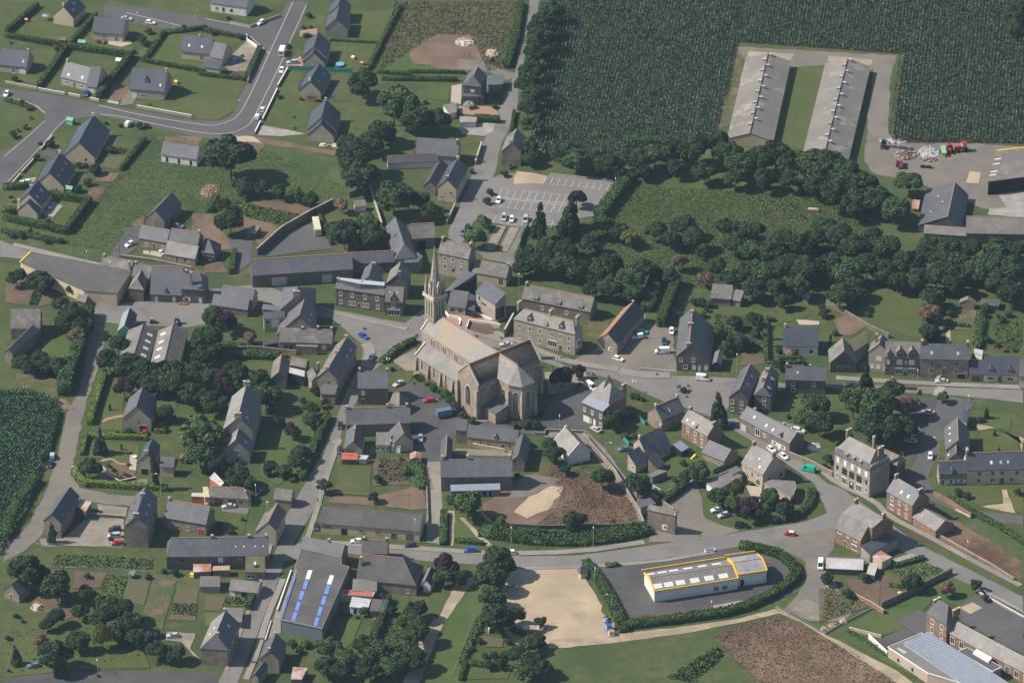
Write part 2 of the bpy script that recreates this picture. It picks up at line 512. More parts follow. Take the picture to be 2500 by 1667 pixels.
 # ------------------------------------------------ buildings
HN={}
def volume(root,E1,E2,Rp,he,tp=1.0,wall='stone',roof='slate',mono=False,hip=(0,0),back=1.0,tpb=None,ridge=None,ch=(),win=(),sky=(),dor=(),roof2=None,ov=.28,th=.2,make=None,mans=None,cope=None,wmax=None):
 e1,e2=G(E1,he),G(E2,he)
 d=(e2-e1)[:2]
 L=np.linalg.norm(d)
 d=d/L
 n=np.array([-d[1],d[0]])
 p1=np.array(P(E1))
 v=proj([e1[0]+n[0],e1[1]+n[1],he+tp])-p1
 w=max(1.0,float((np.array(P(Rp))-p1)@v/(v@v)))
 if wmax:
  w=min(w,wmax)
 if root is None:
  c=e1[:2]+d*L/2+n*w*(.5 if mono else 1)
  root=make((c[0],c[1],0))
 off=np.array(root.location)
 def fr(x,y,z):
  return(e1[0]+d[0]*x+n[0]*y,e1[1]+d[1]*x+n[1]*y,z)
 tb=tpb if tpb is not None else tp
 hr=he+w*tp
 wb=0 if mono else w*back
 hb=hr-wb*tb
 go=.14
 Wd=w+wb
 mb=MB()
 x0,x1,y0,y1=go,L-go,ov,Wd-ov
 zf,zb=he+ov*tp-th*.55,hb+ov*tb-th*.55
 if mono:
  y1=w-.05
  ends=[[(y0,-.3),(y1,-.3),(y1,hr-.05*tp-th*.55),(y0,zf)]]*2
 else:
  ends=[]
  for hp in hip:
   if mans:
    ends.append([(y0,-.3),(y1,-.3),(y1,zb),(Wd-mans[0],he+mans[1]-.3),(mans[0],he+mans[1]-.3),(y0,zf)]if hp<=.3 else[(y0,-.3),(y1,-.3),(y1,zb),(y1-.02,zb),(y0+.02,zf),(y0,zf)])
   elif hp>.3:
    ends.append([(y0,-.3),(y1,-.3),(y1,zb),(w,min(zf,zb)+.01),(y0,zf)])
   else:
    ends.append([(y0,-.3),(y1,-.3),(y1,zb),(w,hr-th*.55),(y0,zf)])
 A=[fr(x0,y,z)for y,z in ends[0]]
 B=[fr(x1,y,z)for y,z in ends[1]]
 i=len(mb.v)
 k=len(A)
 mb.v+=[tuple(map(float,p))for p in A+B]
 mb.f.append(tuple(range(k-1,-1,-1)))
 mb.f.append(tuple(range(k,2*k)))
 for a in range(k):
  c=(a+1)%k
  mb.f.append((a,c,k+c,k+a))
 mb.m+=[mb.mi(wall)]*(k+2)
 mb.build('wall',root,off)
 rb=MB()
 h0,h1=hip[0]*w,hip[1]*w
 if mono:
  rb.shell([fr(0,0,he),fr(L,0,he),fr(L,w,hr),fr(0,w,hr)],[(0,1,2,3)],roof,th)
 elif mans:
  mw,mh=mans
  a,b=(mw if hip[0]else 0),(mw if hip[1]else 0)
  T=[fr(0,0,he),fr(L,0,he),fr(L-b,mw,he+mh),fr(a,mw,he+mh),fr(a+h0,w,hr),fr(L-b-h1,w,hr),fr(0,Wd,hb),fr(L,Wd,hb),fr(L-b,Wd-mw,he+mh),fr(a,Wd-mw,he+mh)]
  fc=[(0,1,2,3),(3,2,5,4),(4,5,8,9),(9,8,7,6)]
  ms=[roof2 or roof,roof,roof,roof2 or roof]
  if hip[0]:
   fc+=[(6,0,3,9),(9,3,4)]
   ms+=[roof2 or roof,roof]
  if hip[1]:
   fc+=[(1,7,8,2),(2,8,5)]
   ms+=[roof2 or roof,roof]
  rb.shell(T,fc,roof,th,ms)
 else:
  T=[fr(0,0,he),fr(L,0,he),fr(L,Wd,hb),fr(0,Wd,hb),fr(h0,w,hr),fr(L-h1,w,hr)]
  fc,ms=[(0,1,5,4),(4,5,2,3)],[roof,roof2 or roof]  # roof2 often paints in the light: sunward slope paler, far slope darker
  if h0:
   fc.append((3,0,4))
   ms.append(roof)
  if h1:
   fc.append((1,2,5))
   ms.append(roof)
  rb.shell(T,fc,roof,th,ms)
 ro=rb.build('roof',root,off)
 zr=hr
 if ridge and not mono:
  mb=MB()
  a,b=h0+(mans[0]if mans and hip[0]else 0),L-h1-(mans[0]if mans and hip[1]else 0)
  mb.box(a-.03,b+.03,w-.17,w+.17,hr-.12,hr+.09,{'r':'ridge_red','g':'ridge_grey','d':'dark','w':'frame'}[ridge],fr)
  mb.build('ridge_tiles',ro,off)
 if cope:
  mb=MB()
  for xa,xb in((-.12,.3),(L-.3,L+.12)):
   for s in((0,w,he,hr),(w,Wd,hr,hb)):
    q0=[fr(xa,s[0],s[2]-.3),fr(xb,s[0],s[2]-.3),fr(xb,s[1],s[3]-.3),fr(xa,s[1],s[3]-.3)]
    mb.hexa(q0,[(p[0],p[1],p[2]+.48)for p in q0],cope)
  mb.build('gable_coping',ro,off)
 for c in ch:
  t,o_,hh,cm,ac=(tuple(c)+(0,1.1,wall,1.2)[len(c)-1:])
  x=min(max(t*L,go+.36),L-go-.36)
  y=w+o_
  zs=hr-abs(o_)*tp
  mb=MB()
  mb.box(x-.33,x+.33,y-ac/2,y+ac/2,zs-.9,zr+hh,cm,fr)
  mb.box(x-.39,x+.39,y-ac/2-.06,y+ac/2+.06,zr+hh+.002,zr+hh+.13,'dressing',fr)
  for s in((-.28,.28)if ac>.9 else(0,)):
   mb.bar(fr(x,y+s,zr+hh+.12),fr(x,y+s,zr+hh+.5),.14,'pot',.11)
  mb.build('chimney',ro,off)
 for s_ in sky:
  t,u,sd,sw,sh,sm=(tuple(s_)+(.5,0,.8,1.1,'glass_sky')[len(s_)-1:])
  mb=MB()
  ln=math.hypot(1,tp if not sd else tb)
  ll=sh/ln
  def sp(x,y,dz):
   return fr(x,y,he+y*tp+dz)if not sd else fr(x,Wd-y,hb+y*tb+dz)
  yc=u*(w if not sd else wb)
  xa,xb,ya,yb=t*L-sw/2,t*L+sw/2,yc-ll/2,yc+ll/2
  for(X0,X1,Y0,Y1,hgt,mm)in((xa-.07,xb+.07,ya-.05,yb+.05,.05,'ridge_grey'),(xa,xb,ya,yb,.075,sm)):
   q=[(X0,Y0),(X1,Y0),(X1,Y1),(X0,Y1)]
   if sd:
    q=q[::-1]
   mb.hexa([sp(x,y,-.1)for x,y in q],[sp(x,y,hgt)for x,y in q],mm)
  mb.build('skylight',ro,off)
 for dd in dor:
  t,u,dw,dh,kd,dm=(tuple(dd)+(.12,1.3,1.3,'g','dressing')[len(dd)-1:])
  mb=MB()
  x=t*L
  yf=u*w if not mans else.12
  zf0=he+yf*tp if not mans else he+.1
  a=dw/2
  zt=zf0+dh
  def back_y(z):
   if mans:
    mw,mh=mans
    return mw*(z-he)/mh if z<he+mh else mw+(z-he-mh)*(w-mw)/max(.1,hr-he-mh)
   return(z-he)/max(.15,tp)
  yb=back_y(zt)
  mb.hexa([fr(x-a,yf,zf0-.5),fr(x+a,yf,zf0-.5),fr(x+a,yb,zf0-.5),fr(x-a,yb,zf0-.5)],[fr(x-a,yf,zt),fr(x+a,yf,zt),fr(x+a,yb,zt),fr(x-a,yb,zt)],dm)
  mb.box(x-a+.16,x+a-.16,yf-.05,yf+.1,zf0+.12,zt-.1,'frame',fr)
  for s in(-1,1):
   mb.box(x+(s-1)/2*(a-.26)+(.04 if s>0 else-.0),x+(s+1)/2*(a-.26)-(.04 if s<0 else 0),yf-.065,yf+.05,zf0+.22,zt-.2,'glass',fr)
  r2=dw*(.5 if kd=='g' else.42)if kd!='f' else.12
  if kd=='g':
   zp=zt+a*1.05+.1
   yp=back_y(zp)
   mb.hexa([fr(x-a,yf,zt+.001),fr(x+a,yf,zt+.001),fr(x,yf+.02,zt+.002)],[fr(x-a,yf+.14,zt+.003),fr(x+a,yf+.14,zt+.003),fr(x,yf+.13,zp-.1)],dm)
   mb.shell([fr(x-a-.16,yf-.14,zt-.1),fr(x,yf-.14,zp),fr(x,yp,zp),fr(x-a-.16,yb,zt-.1),fr(x+a+.16,yf-.14,zt-.1),fr(x+a+.16,yb,zt-.1)],[(0,1,2,3),(1,4,5,2)][::1],roof,.1)
  elif kd=='h':
   zp=zt+a*1.1
   yp=back_y(zp)
   mb.shell([fr(x-a-.16,yf-.14,zt-.05),fr(x+a+.16,yf-.14,zt-.05),fr(x,yf+a,zp),fr(x,yp,zp),fr(x-a-.16,yb,zt-.05),fr(x+a+.16,yb,zt-.05)],[(0,1,2),(0,2,3,4),(1,5,3,2)],roof,.1)
  else:
   zp=zt+.55
   yp=back_y(zp)
   mb.shell([fr(x-a-.1,yf-.14,zt),fr(x+a+.1,yf-.14,zt),fr(x+a+.1,yp,zp),fr(x-a-.1,yp,zp)],[(0,1,2,3)],roof,.1)
  mb.build('dormer',ro,off)
 for wn in win:
  sd,at,zs,ww,wh,st=wn
  if isinstance(at,int):
   at=[(k+.5)/at for k in range(at)]
  for u in at:
   if sd=='F':
    org,ux,uy=fr(u*L,y0,zs),d,-n
   elif sd=='B':
    org,ux,uy=fr(u*L,y1,zs),-d,n
   elif sd=='R':
    org,ux,uy=fr(x1,u*Wd,zs),n,d
   else:
    org,ux,uy=fr(x0,u*Wd,zs),-n,-d
   o=link(WNAME[st],winmesh(st,ww,wh),root)
   set_axes(o,np.array(org)-off,ux,uy,root)
 root['_L'],root['_w'],root['_he']=L,w,he
 return root
def house(label,E1,E2,Rp,he,name='house',cat='house',group=None,**kw):
 def make(c):
  return tag(empty(name,c),label,cat,group)
 return volume(None,E1,E2,Rp,he,make=make,**kw)
def prism(label,pts,h,wall='stone',roof='fibro',name='shed',cat='shed',root=None,edge=None,ew=.25,rise=None,group=None,win=(),eh=.18):
 q=[]
 rise=rise or[0]*len(pts)
 for p,r in zip(pts,rise):
  q.append(G(p,h+r))
 ar=sum(a[0]*b[1]-b[0]*a[1]for a,b in zip(q,q[1:]+q[:1]))
 if ar<0:
  q=q[::-1]
 c=np.mean(q,0)
 if root is None:
  root=tag(empty(name,(c[0],c[1],0)),label,cat,group)
 off=np.array(root.location)
 ins=[]
 for i,p in enumerate(q):
  ins.append(p+(c-p)/np.linalg.norm((c-p)[:2])*.22)
 mb=MB()
 mb.hexa([(p[0],p[1],-.3)for p in ins],[(p[0],p[1],p[2]-.12)for p in ins],wall)
 mb.build('wall',root,off)
 rb=MB()
 rb.shell(q,[tuple(range(len(q)))],roof,.2)
 ro=rb.build('roof',root,off)
 if edge:
  mb=MB()
  out=[p+(p-c)/np.linalg.norm((c-p)[:2])*.06 for p in q]
  inn=[p+(c-p)/np.linalg.norm((c-p)[:2])*ew for p in q]
  k=len(q)
  for i in range(k):
   j=(i+1)%k
   r=[out[i],out[j],inn[j],inn[i]]
   mb.hexa([(p[0],p[1],p[2]-.3)for p in r],[(p[0],p[1],p[2]+eh)for p in r],edge)
  mb.build('roof_edge',ro,off)
 for(i,u,zs,ww,wh,st)in win:
  a,b=ins[i%len(q)],ins[(i+1)%len(q)]
  t=(b-a)[:2]
  t=t/np.linalg.norm(t)
  o=link(WNAME[st],winmesh(st,ww,wh),root)
  set_axes(o,np.append((a+(b-a)*u)[:2],zs)-off,t,np.array([t[1],-t[0]]),root)
 return root,ro,q
def roof_panel(ro,root,pts,h,m,name='skylight',up=.1):
 q=[G(p,h)for p in pts]
 ar=sum(a[0]*b[1]-b[0]*a[1]for a,b in zip(q,q[1:]+q[:1]))
 if ar<0:
  q=q[::-1]
 mb=MB()
 mb.hexa([(p[0],p[1],p[2]-.15)for p in q],[(p[0],p[1],p[2]+up)for p in q],m)
 return mb.build(name,ro,np.array(root.location))
 # ------------------------------------------------ trees, shrubs, hedges, beds
def sphere_faces(nu=10,nv=6):
 v,f=[],[]
 for j in range(nv+1):
  t=math.pi*j/nv
  for i in range(nu):
   a=2*math.pi*i/nu
   v.append((math.sin(t)*math.cos(a),math.sin(t)*math.sin(a),math.cos(t)))
 for j in range(nv):
  for i in range(nu):
   k=(i+1)%nu
   f.append((j*nu+i,(j+1)*nu+i,(j+1)*nu+k,j*nu+k))
 return np.array(v),f
def crown_mesh(kind,m,N=2600):
 nl={'con':26,'col':16,'willow':12,'sparse':12}.get(kind,17)
 cs,rs=[],[]
 for k in range(nl):
  if kind=='con':
   z=rng.uniform(-1,.95)
   rr=(1-(z+1)/2.05)*.62
   a=rng.uniform(0,2*math.pi)
   cs.append((rr*math.cos(a),rr*math.sin(a),z))
   rs.append(.12+.30*(1-(z+1)/2))
  elif kind=='col':
   a=rng.uniform(0,2*math.pi)
   cs.append((.25*math.cos(a),.25*math.sin(a),rng.uniform(-.8,.75)))
   rs.append(rng.uniform(.2,.34))
  else:
   dd=rand_dirs(1)[0]
   if dd[2]<-.35:
    dd[2]*=-.6
   rr=rng.uniform(.42,.72)if kind!='flat' else rng.uniform(.4,.75)
   cs.append(tuple(dd*rr*np.array([1,1,.82])))
   rs.append(rng.uniform(.24,.44))
 cs,rs=np.array(cs),np.array(rs)
 pr=rs**2/(rs**2).sum()
 idx=rng.choice(nl,N*2,p=pr)
 dr=rand_dirs(N*2)
 dr[:,2]=np.where(dr[:,2]<-.5,-dr[:,2],dr[:,2])
 rf=rng.uniform(.78,1.06,N*2)
 if kind=='sparse':
  rf=rng.uniform(.3,1.1,N*2)
 pt=cs[idx]+dr*(rs[idx]*rf)[:,None]
 ins=np.zeros(len(pt),bool)
 for c,r in zip(cs,rs):
  ins|=np.linalg.norm(pt-c,axis=1)<r*.74
 if kind!='sparse':
  pt,dr=pt[~ins],dr[~ins]
 pt,dr=pt[:N],dr[:N]
 nrm=dr*.9+rand_dirs(len(dr))*.75
 nrm/=np.linalg.norm(nrm,axis=1)[:,None]
 u,v=frame_of(nrm)
 sz=rng.uniform(.035,.075,len(pt))*(.8 if kind in('con','col')else 1)
 if kind=='willow':
  v=np.tile(np.array([0,0,-1.0]),(len(pt),1))+rng.normal(size=(len(pt),3))*.18
  u*=.45
  v*=2.1
 if kind=='spiky':
  v*=1.9
  u*=.55
 core=None
 if kind!='sparse':
  sv_,sf=sphere_faces(8,5)
  ev,ef=[],[]
  for c,r in zip(cs,rs):
   b=len(ev)
   ev+=list(c+sv_*r*.8*rng.uniform(.9,1.08,(len(sv_),1)))
   ef+=[tuple(b+a for a in f)for f in sf]
  core=(np.array(ev),ef)
 return quads('crown',pt,u*sz[:,None],v*sz[:,None],m,extra=core)
CR={}
def crown(kind,m,var):
 key=(kind,m,var)
 if key not in CR:
  CR[key]=crown_mesh(kind,m,{'con':1800,'col':1400,'sparse':500}.get(kind,2800))
 return CR[key]
TR={}
def trunk_mesh(var,limbs=True,m='bark'):
 key=(var,limbs,m)
 if key not in TR:
  mb=MB()
  pts=[np.array([0,0,-.06])]
  for k in range(3):
   pts.append(pts[-1]+np.array([rng.normal()*.02,rng.normal()*.02,.36]))
  rr=[.06,.048,.04,.022]
  for k in range(3):
   mb.bar(pts[k],pts[k+1],rr[k],m,rr[k+1],7)
  if limbs:
   for k in range(5):
    a=k*1.26+rng.uniform(0,.6)
    b=pts[1]+(pts[2]-pts[1])*rng.uniform(.3,1)
    mb.bar(b,b+np.array([math.cos(a)*.36,math.sin(a)*.36,.32]),.028,m,.012,5)
  TR[key]=mb.mesh('trunk')
 return TR[key]
TK=dict(d=('round','leaf_dark',.95,1.0),m=('round','leaf_mid',.95,1.0),l=('round','leaf_light',.95,1.0),y=('round','leaf_yellow',1.0,1.1),p=('round','leaf_purple',1.0,1.1),b=('round','leaf_blue',.95,1.0),w=('willow','leaf_yellow',1.05,1.2),k=('spiky','leaf_mid',1.0,1.05),c=('con','leaf_dark',1.75,1.85),v=('con','leaf_blue',1.75,1.85),x=('col','leaf_dark',2.6,2.7),o=('sparse','leaf_brown',1.1,1.4),n=('round','leaf_brown',1.0,1.05))
TREE_NAME=dict(c='conifer',v='conifer',x='columnar_conifer',w='weeping_willow')
TREE_LOOK=dict(d='dark green tree',m='mid green tree',l='light green tree',y='yellow-green tree',p='dark purple tree',b='blue-green tree',w='drooping yellow-green willow',k='spiky-leaved green tree',c='dark pointed conifer',v='blue-green conifer',x='narrow columnar conifer',o='thin half-bare tree',n='brown-green tree')
BUSH_LOOK=dict(d='dark green bush',m='mid green bush',l='light green bush',y='yellow-green bush',p='dark purple bush',b='blue-green bush',k='spiky green bush',c='small dark conical bush',v='small blue-green conifer',x='slim upright evergreen',o='thin brownish bush',n='brown-green bush',f='pink-flowered bush',h='white-flowered bush',r='red-flowered bush',w='drooping bush')
TK.update(f=('round','flowers_pink',.8,.7),h=('round','flowers_white',.8,.7),r=('round','flowers_red',.7,.6))
NT=[0]
def tree(p,r,kind,bush=False):
 shp,m,zs,hc=TK[kind]
 x,y=P(p)
 rw=(1.12 if bush else 1.3)*r*(1.06293 if CROP[0]=='o' else 1/4.694)/(F/D)*(1+(833-y)*.00012)
 if bush:
  hc=min(hc,.75)if shp not in('con','col')else hc
 cz=rw*hc
 g=G(p,cz)
 NT[0]+=1
 var=NT[0]%(4 if kind in 'dm' else 2)
 nm='shrub' if bush else TREE_NAME.get(kind,'tree')
 if bush and rw<1.3:
  o=link(nm,crown(shp,m,var))
  o.location=(g[0],g[1],rw*.6)
  o.scale=(rw,rw,rw*max(.85,zs))
  o.rotation_euler=(0,0,rng.uniform(0,6.28))
  return o,x
 root=empty(nm,(g[0],g[1],0))
 o=link('crown',crown(shp,m,var),root)
 o.location=(0,0,cz)
 o.scale=(rw*rng.uniform(.94,1.06),rw*rng.uniform(.94,1.06),rw*zs*rng.uniform(.95,1.05))
 o.rotation_euler=(rng.normal()*.06,rng.normal()*.06,rng.uniform(0,6.28))
 t=link('trunk',trunk_mesh(var%3,shp not in('con','col')),root)
 hh=max(.5,cz)
 t.scale=(hh*.85,hh*.85,hh)
 return root,x
def grove(where,group,spec,bush=False,defk='d'):
 by={}
 for s in spec:
  kd=s[3]if len(s)>3 else defk
  o,x=tree(s[:2],s[2],kd,bush)
  tag(o,None,'shrub' if bush else 'tree',group)
  size=''
  by.setdefault(kd,[]).append((o,x))
 for kd,it in by.items():
  order_labels(it,(BUSH_LOOK if bush else TREE_LOOK)[kd],where)
def hedge_geo(q,w,h,dens=16,jit=.12):
 cen,nrm,ev,ef=[],[],[],[]
 for a,b in zip(q,q[1:]):
  d=(b-a)[:2]
  L=np.linalg.norm(d)
  if L<.05:
   continue
  d/=L
  n=np.array([-d[1],d[0]])
  def fr(x,y,z):
   return(a[0]+d[0]*x+n[0]*y,a[1]+d[1]*x+n[1]*y,z)
  k=len(ev)
  i=w*.5-.06
  ev+=[fr(x,y,z)for z in(0,h-.1)for x,y in((-i,-i),(L+i,-i),(L+i,i),(-i,i))]
  ef+=[tuple(k+c for c in f)for f in((3,2,1,0),(4,5,6,7),(0,1,5,4),(1,2,6,5),(2,3,7,6),(3,0,4,7))]
  for(ar,mk,nv)in((L*w,lambda s,t:(s*(L+w)-w/2,(t-.5)*w,np.full_like(s,h)),(0,0,1)),(L*h,lambda s,t:(s*L,np.full_like(s,-w/2),t*h),(-n[0],-n[1],0)),(L*h,lambda s,t:(s*L,np.full_like(s,w/2),t*h),(n[0],n[1],0)),(w*h,lambda s,t:(np.full_like(s,-w/2),(s-.5)*w,t*h),(-d[0],-d[1],0)),(w*h,lambda s,t:(np.full_like(s,L+w/2),(s-.5)*w,t*h),(d[0],d[1],0))):
   m=int(ar*dens)+2
   s,t=rng.random(m),rng.random(m)
   x,y,z=mk(s,t)
   pt=np.stack([a[0]+d[0]*x+n[0]*y,a[1]+d[1]*x+n[1]*y,z],1)+rng.normal(size=(m,3))*jit*.5
   cen.append(pt)
   nrm.append(np.tile(np.array(nv,float),(m,1)))
 return np.concatenate(cen),np.concatenate(nrm),np.array(ev),ef
def hedge(pts,w=1.0,h=1.8,m='hedge_green',jit=.15,sm=0):
 q=[G(p)for p in pts]
 if sm:
  q=smooth(q,sm)
 c,nr,ev,ef=hedge_geo(q,w,h,16,jit)
 o0=np.array([q[len(q)//2][0],q[len(q)//2][1],0])
 nr=nr+rand_dirs(len(nr))*.8
 nr/=np.linalg.norm(nr,axis=1)[:,None]
 u,v=frame_of(nr)
 sz=rng.uniform(.11,.24,len(c))[:,None]
 me=quads('hedge',c-o0,u*sz,v*sz,m,extra=(ev-o0,ef))
 o=link('hedge',me)
 o.location=o0
 o['category']='hedge'
 return o,np.mean([P(p)[0]for p in pts])
def hedges(where,what,specs,group=None):
 it=[]
 for s in specs:
  o,x=hedge(*s[:1],**s[1])if isinstance(s,tuple)and len(s)>1 and isinstance(s[1],dict)else hedge(s)
  if group:
   o['group']=group
  it.append((o,x))
 order_labels(it,what,where)
def inpoly(x,y,poly):
 r=np.zeros(len(x),bool)
 j=len(poly)-1
 for i in range(len(poly)):
  xi,yi,xj,yj=poly[i][0],poly[i][1],poly[j][0],poly[j][1]
  r^=((yi>y)!=(yj>y))&(x<(xj-xi)*(y-yi)/(yj-yi+1e-12)+xi)
  j=i
 return r
def scatter(name,pts,m,dens,h,size,holes=(),rows=None,label=None,cat=None,up=.55):
 q=[G(p)for p in pts]
 xs,ys=[p[0]for p in q],[p[1]for p in q]
 A=(max(xs)-min(xs))*(max(ys)-min(ys))
 if rows:
  ang,spc,step=rows
  c,s=math.cos(rad(ang)),math.sin(rad(ang))
  R_=math.hypot(max(xs)-min(xs),max(ys)-min(ys))/2+2
  a=np.arange(-R_,R_,spc)
  b=np.arange(-R_,R_,step)
  aa,bb=np.meshgrid(a,b)
  aa=aa.ravel()+rng.normal(size=aa.size)*.07
  bb=bb.ravel()+rng.normal(size=bb.size)*step*.3
  x=(min(xs)+max(xs))/2-s*aa+c*bb
  y=(min(ys)+max(ys))/2+c*aa+s*bb
 else:
  n=int(A*dens)
  x,y=rng.uniform(min(xs),max(xs),n),rng.uniform(min(ys),max(ys),n)
 k=inpoly(x,y,q)
 for hpts in holes:
  k&=~inpoly(x,y,[G(p)for p in hpts])
 x,y=x[k],y[k]
 n=len(x)
 z=h*rng.uniform(.35,1.0,n)
 c=np.stack([x,y,z],1)
 nr=rand_dirs(n)
 nr[:,2]=np.abs(nr[:,2])*up+.1
 nr/=np.linalg.norm(nr,axis=1)[:,None]
 u,v=frame_of(nr)
 sz=(size*rng.uniform(.6,1.25,n))[:,None]
 o0=np.array([np.mean(xs),np.mean(ys),0])
 me=quads(name,c-o0,u*sz,v*sz,m)
 o=link(name,me)
 o.location=o0
 tag(o,label,cat,None,'stuff')
 return o
def garden_wall(label,pts,h=1.6,t=.45,m='stone',cap='dressing',name='garden_wall',cat='wall',base=0):
 q=[G(p)for p in pts]
 o0=np.array([np.mean([p[0]for p in q]),np.mean([p[1]for p in q]),0])
 mb=MB()
 cb=MB()
 a,b=offs(q,t/2),offs(q,-t/2)
 a2,b2=offs(q,t/2+.05),offs(q,-t/2-.05)
 for i in range(len(q)-1):
  c=[b[i],b[i+1],a[i+1],a[i]]
  mb.hexa([(p[0],p[1],-.2)for p in c],[(p[0],p[1],h)for p in c],m)
  c=[b2[i],b2[i+1],a2[i+1],a2[i]]
  cb.hexa([(p[0],p[1],h+.003)for p in c],[(p[0],p[1],h+.1)for p in c],cap)
 root=tag(empty(name,o0),label,cat)
 mb.build('masonry',root,o0)
 cb.build('coping',root,o0)
 return root
def rail_fence(label,pts,h=1.2,m='frame',step=2.5,rail=True,name='fence',plinth=None,panel=None):
 q=[G(p)for p in pts]
 o0=np.array([q[0][0],q[0][1],0])
 root=tag(empty(name,o0),label,'fence')
 rb=MB()
 for a,b in zip(q,q[1:]):
  L=np.linalg.norm(b-a)
  k=max(1,int(L/step))
  for i in range(k+1):
   if i==k and b is not q[-1]:
    continue
   p=a+(b-a)*i/k
   mb=MB()
   mb.bar((0,0,-.2),(0,0,h),.06,m,n=5)
   o=link('post',mb.mesh('post'),root)if 'fp%s%s'%(h,m)not in HN else link('post',HN['fp%s%s'%(h,m)],root)
   HN['fp%s%s'%(h,m)]=o.data
   o.location=p-o0
  if rail:
   for z in(h*.5,h*.92):
    rb.bar((a[0],a[1],z),(b[0],b[1],z),.035,m,n=4)
  if plinth or panel:
   d=(b-a)/L
   nn=np.array([-d[1],d[0],0])*(.1 if plinth else.03)
   c=[a-nn,b-nn,b+nn,a+nn]
   rb.hexa([(p[0],p[1],-.1)for p in c],[(p[0],p[1],.45 if plinth else h*.95)for p in c],plinth or panel)
 if rb.v:
  rb.build('rail',root,o0)
 return root
 # ------------------------------------------------ street lamps and poles
def lamp(p,label,h=8.0,arm=(-1,0),kind='street'):
 g=G(p)
 root=tag(empty('street_lamp',g),label,'street lamp','street lamps')
 key=('lamp',kind,h)
 if key not in HN:
  mb=MB()
  mb.bar((0,0,-.1),(0,0,h),.095,'steel',.06,7)
  mb.bar((0,0,0),(0,0,.5),.16,'steel',.13,7)
  if kind=='street':
   mb.bar((0,0,h),(1.3,0,h+.25),.05,'steel',.04,5)
  else:
   for a in range(3):
    mb.bar((0,0,h-.3),(.6*math.cos(a*2.09),.6*math.sin(a*2.09),h),.04,'steel',n=5)
  HN[key]=mb.mesh('post')
  mb=MB()
  if kind=='street':
   mb.hexa([(1.1,-.14,h+.14),(1.9,-.14,h+.2),(1.9,.14,h+.2),(1.1,.14,h+.14)],[(1.15,-.09,h+.34),(1.8,-.07,h+.36),(1.8,.07,h+.36),(1.15,.09,h+.34)],'lamp_glass')
  else:
   for a in range(3):
    x,y=.6*math.cos(a*2.09),.6*math.sin(a*2.09)
    mb.bar((x,y,h),(x,y,h+.45),.16,'lamp_glass',.2,8)
  HN[key+(1,)]=mb.mesh('lamp_head')
 link('post',HN[key],root)
 link('lamp_head',HN[key+(1,)],root)
 root.rotation_euler=(0,0,math.atan2(arm[1],arm[0]))
 return root
def pole(p,label,h=8.5):
 g=G(p)
 root=tag(empty('utility_pole',g),label,'utility pole','wooden utility poles')
 if 'pole' not in HN:
  mb=MB()
  mb.bar((0,0,-.2),(0,0,h),.15,'pole_wood',.10,7)
  HN['pole']=mb.mesh('shaft')
  mb=MB()
  mb.bar((-.6,0,h-.4),(.6,0,h-.4),.05,'pole_wood',n=5)
  for x in(-.5,0,.5):
   mb.bar((x,0,h-.4),(x,0,h-.15),.045,'lamp_glass',n=5)
  HN['pole1']=mb.mesh('crossarm')
 link('shaft',HN['pole'],root)
 link('crossarm',HN['pole1'],root)
 return root
 # ------------------------------------------------ vehicles
def loft(secs,m,mb,glass=None,gm='glass_dark'):
 pass
VEH={}
VS=dict(hatch=(3.95,1.68,1.45),sedan=(4.4,1.72,1.42),estate=(4.5,1.75,1.5),mpv=(4.35,1.78,1.7),van=(4.9,1.95,2.15),smallvan=(4.1,1.7,1.8),suv=(4.5,1.85,1.75),mini=(3.6,1.65,1.42),oldbox=(3.7,1.55,1.5))
PROF=dict(hatch=([(0,.52),(.02,.92),(.30,.95),(.66,.93),(.97,.72),(1,.45)],[(.03,.92),(.13,1.0),(.52,1.0),(.70,.92)]),sedan=([(0,.55),(.01,.88),(.22,.92),(.66,.90),(.97,.72),(1,.45)],[(.14,.91),(.27,1.0),(.53,1.0),(.69,.90)]),estate=([(0,.5),(.01,.88),(.30,.92),(.66,.90),(.97,.72),(1,.45)],[(.02,.88),(.08,1.0),(.54,1.0),(.69,.90)]),mpv=([(0,.5),(.01,.98),(.30,1.02),(.72,1.02),(.96,.80),(1,.45)],[(.02,.98),(.08,1.0),(.58,1.0),(.80,.98)]),van=([(0,.5),(0.0,1.15),(.40,1.2),(.80,1.15),(.98,.85),(1,.5)],[(.005,1.15),(.02,1.0),(.70,1.0),(.86,1.1)]),smallvan=([(0,.5),(0.0,.98),(.40,1.0),(.68,.98),(.97,.78),(1,.45)],[(.005,.98),(.03,1.0),(.56,1.0),(.72,.97)]),suv=([(0,.5),(.01,1.02),(.30,1.05),(.68,1.03),(.97,.90),(1,.5)],[(.02,1.02),(.07,1.0),(.55,1.0),(.70,1.02)]),mini=([(0,.5),(.01,.90),(.30,.93),(.68,.92),(.97,.74),(1,.45)],[(.02,.90),(.10,1.0),(.56,1.0),(.72,.92)]),oldbox=([(0,.55),(.01,.92),(.30,.94),(.66,.92),(.98,.85),(1,.5)],[(.02,.92),(.06,1.0),(.55,1.0),(.68,.92)]))
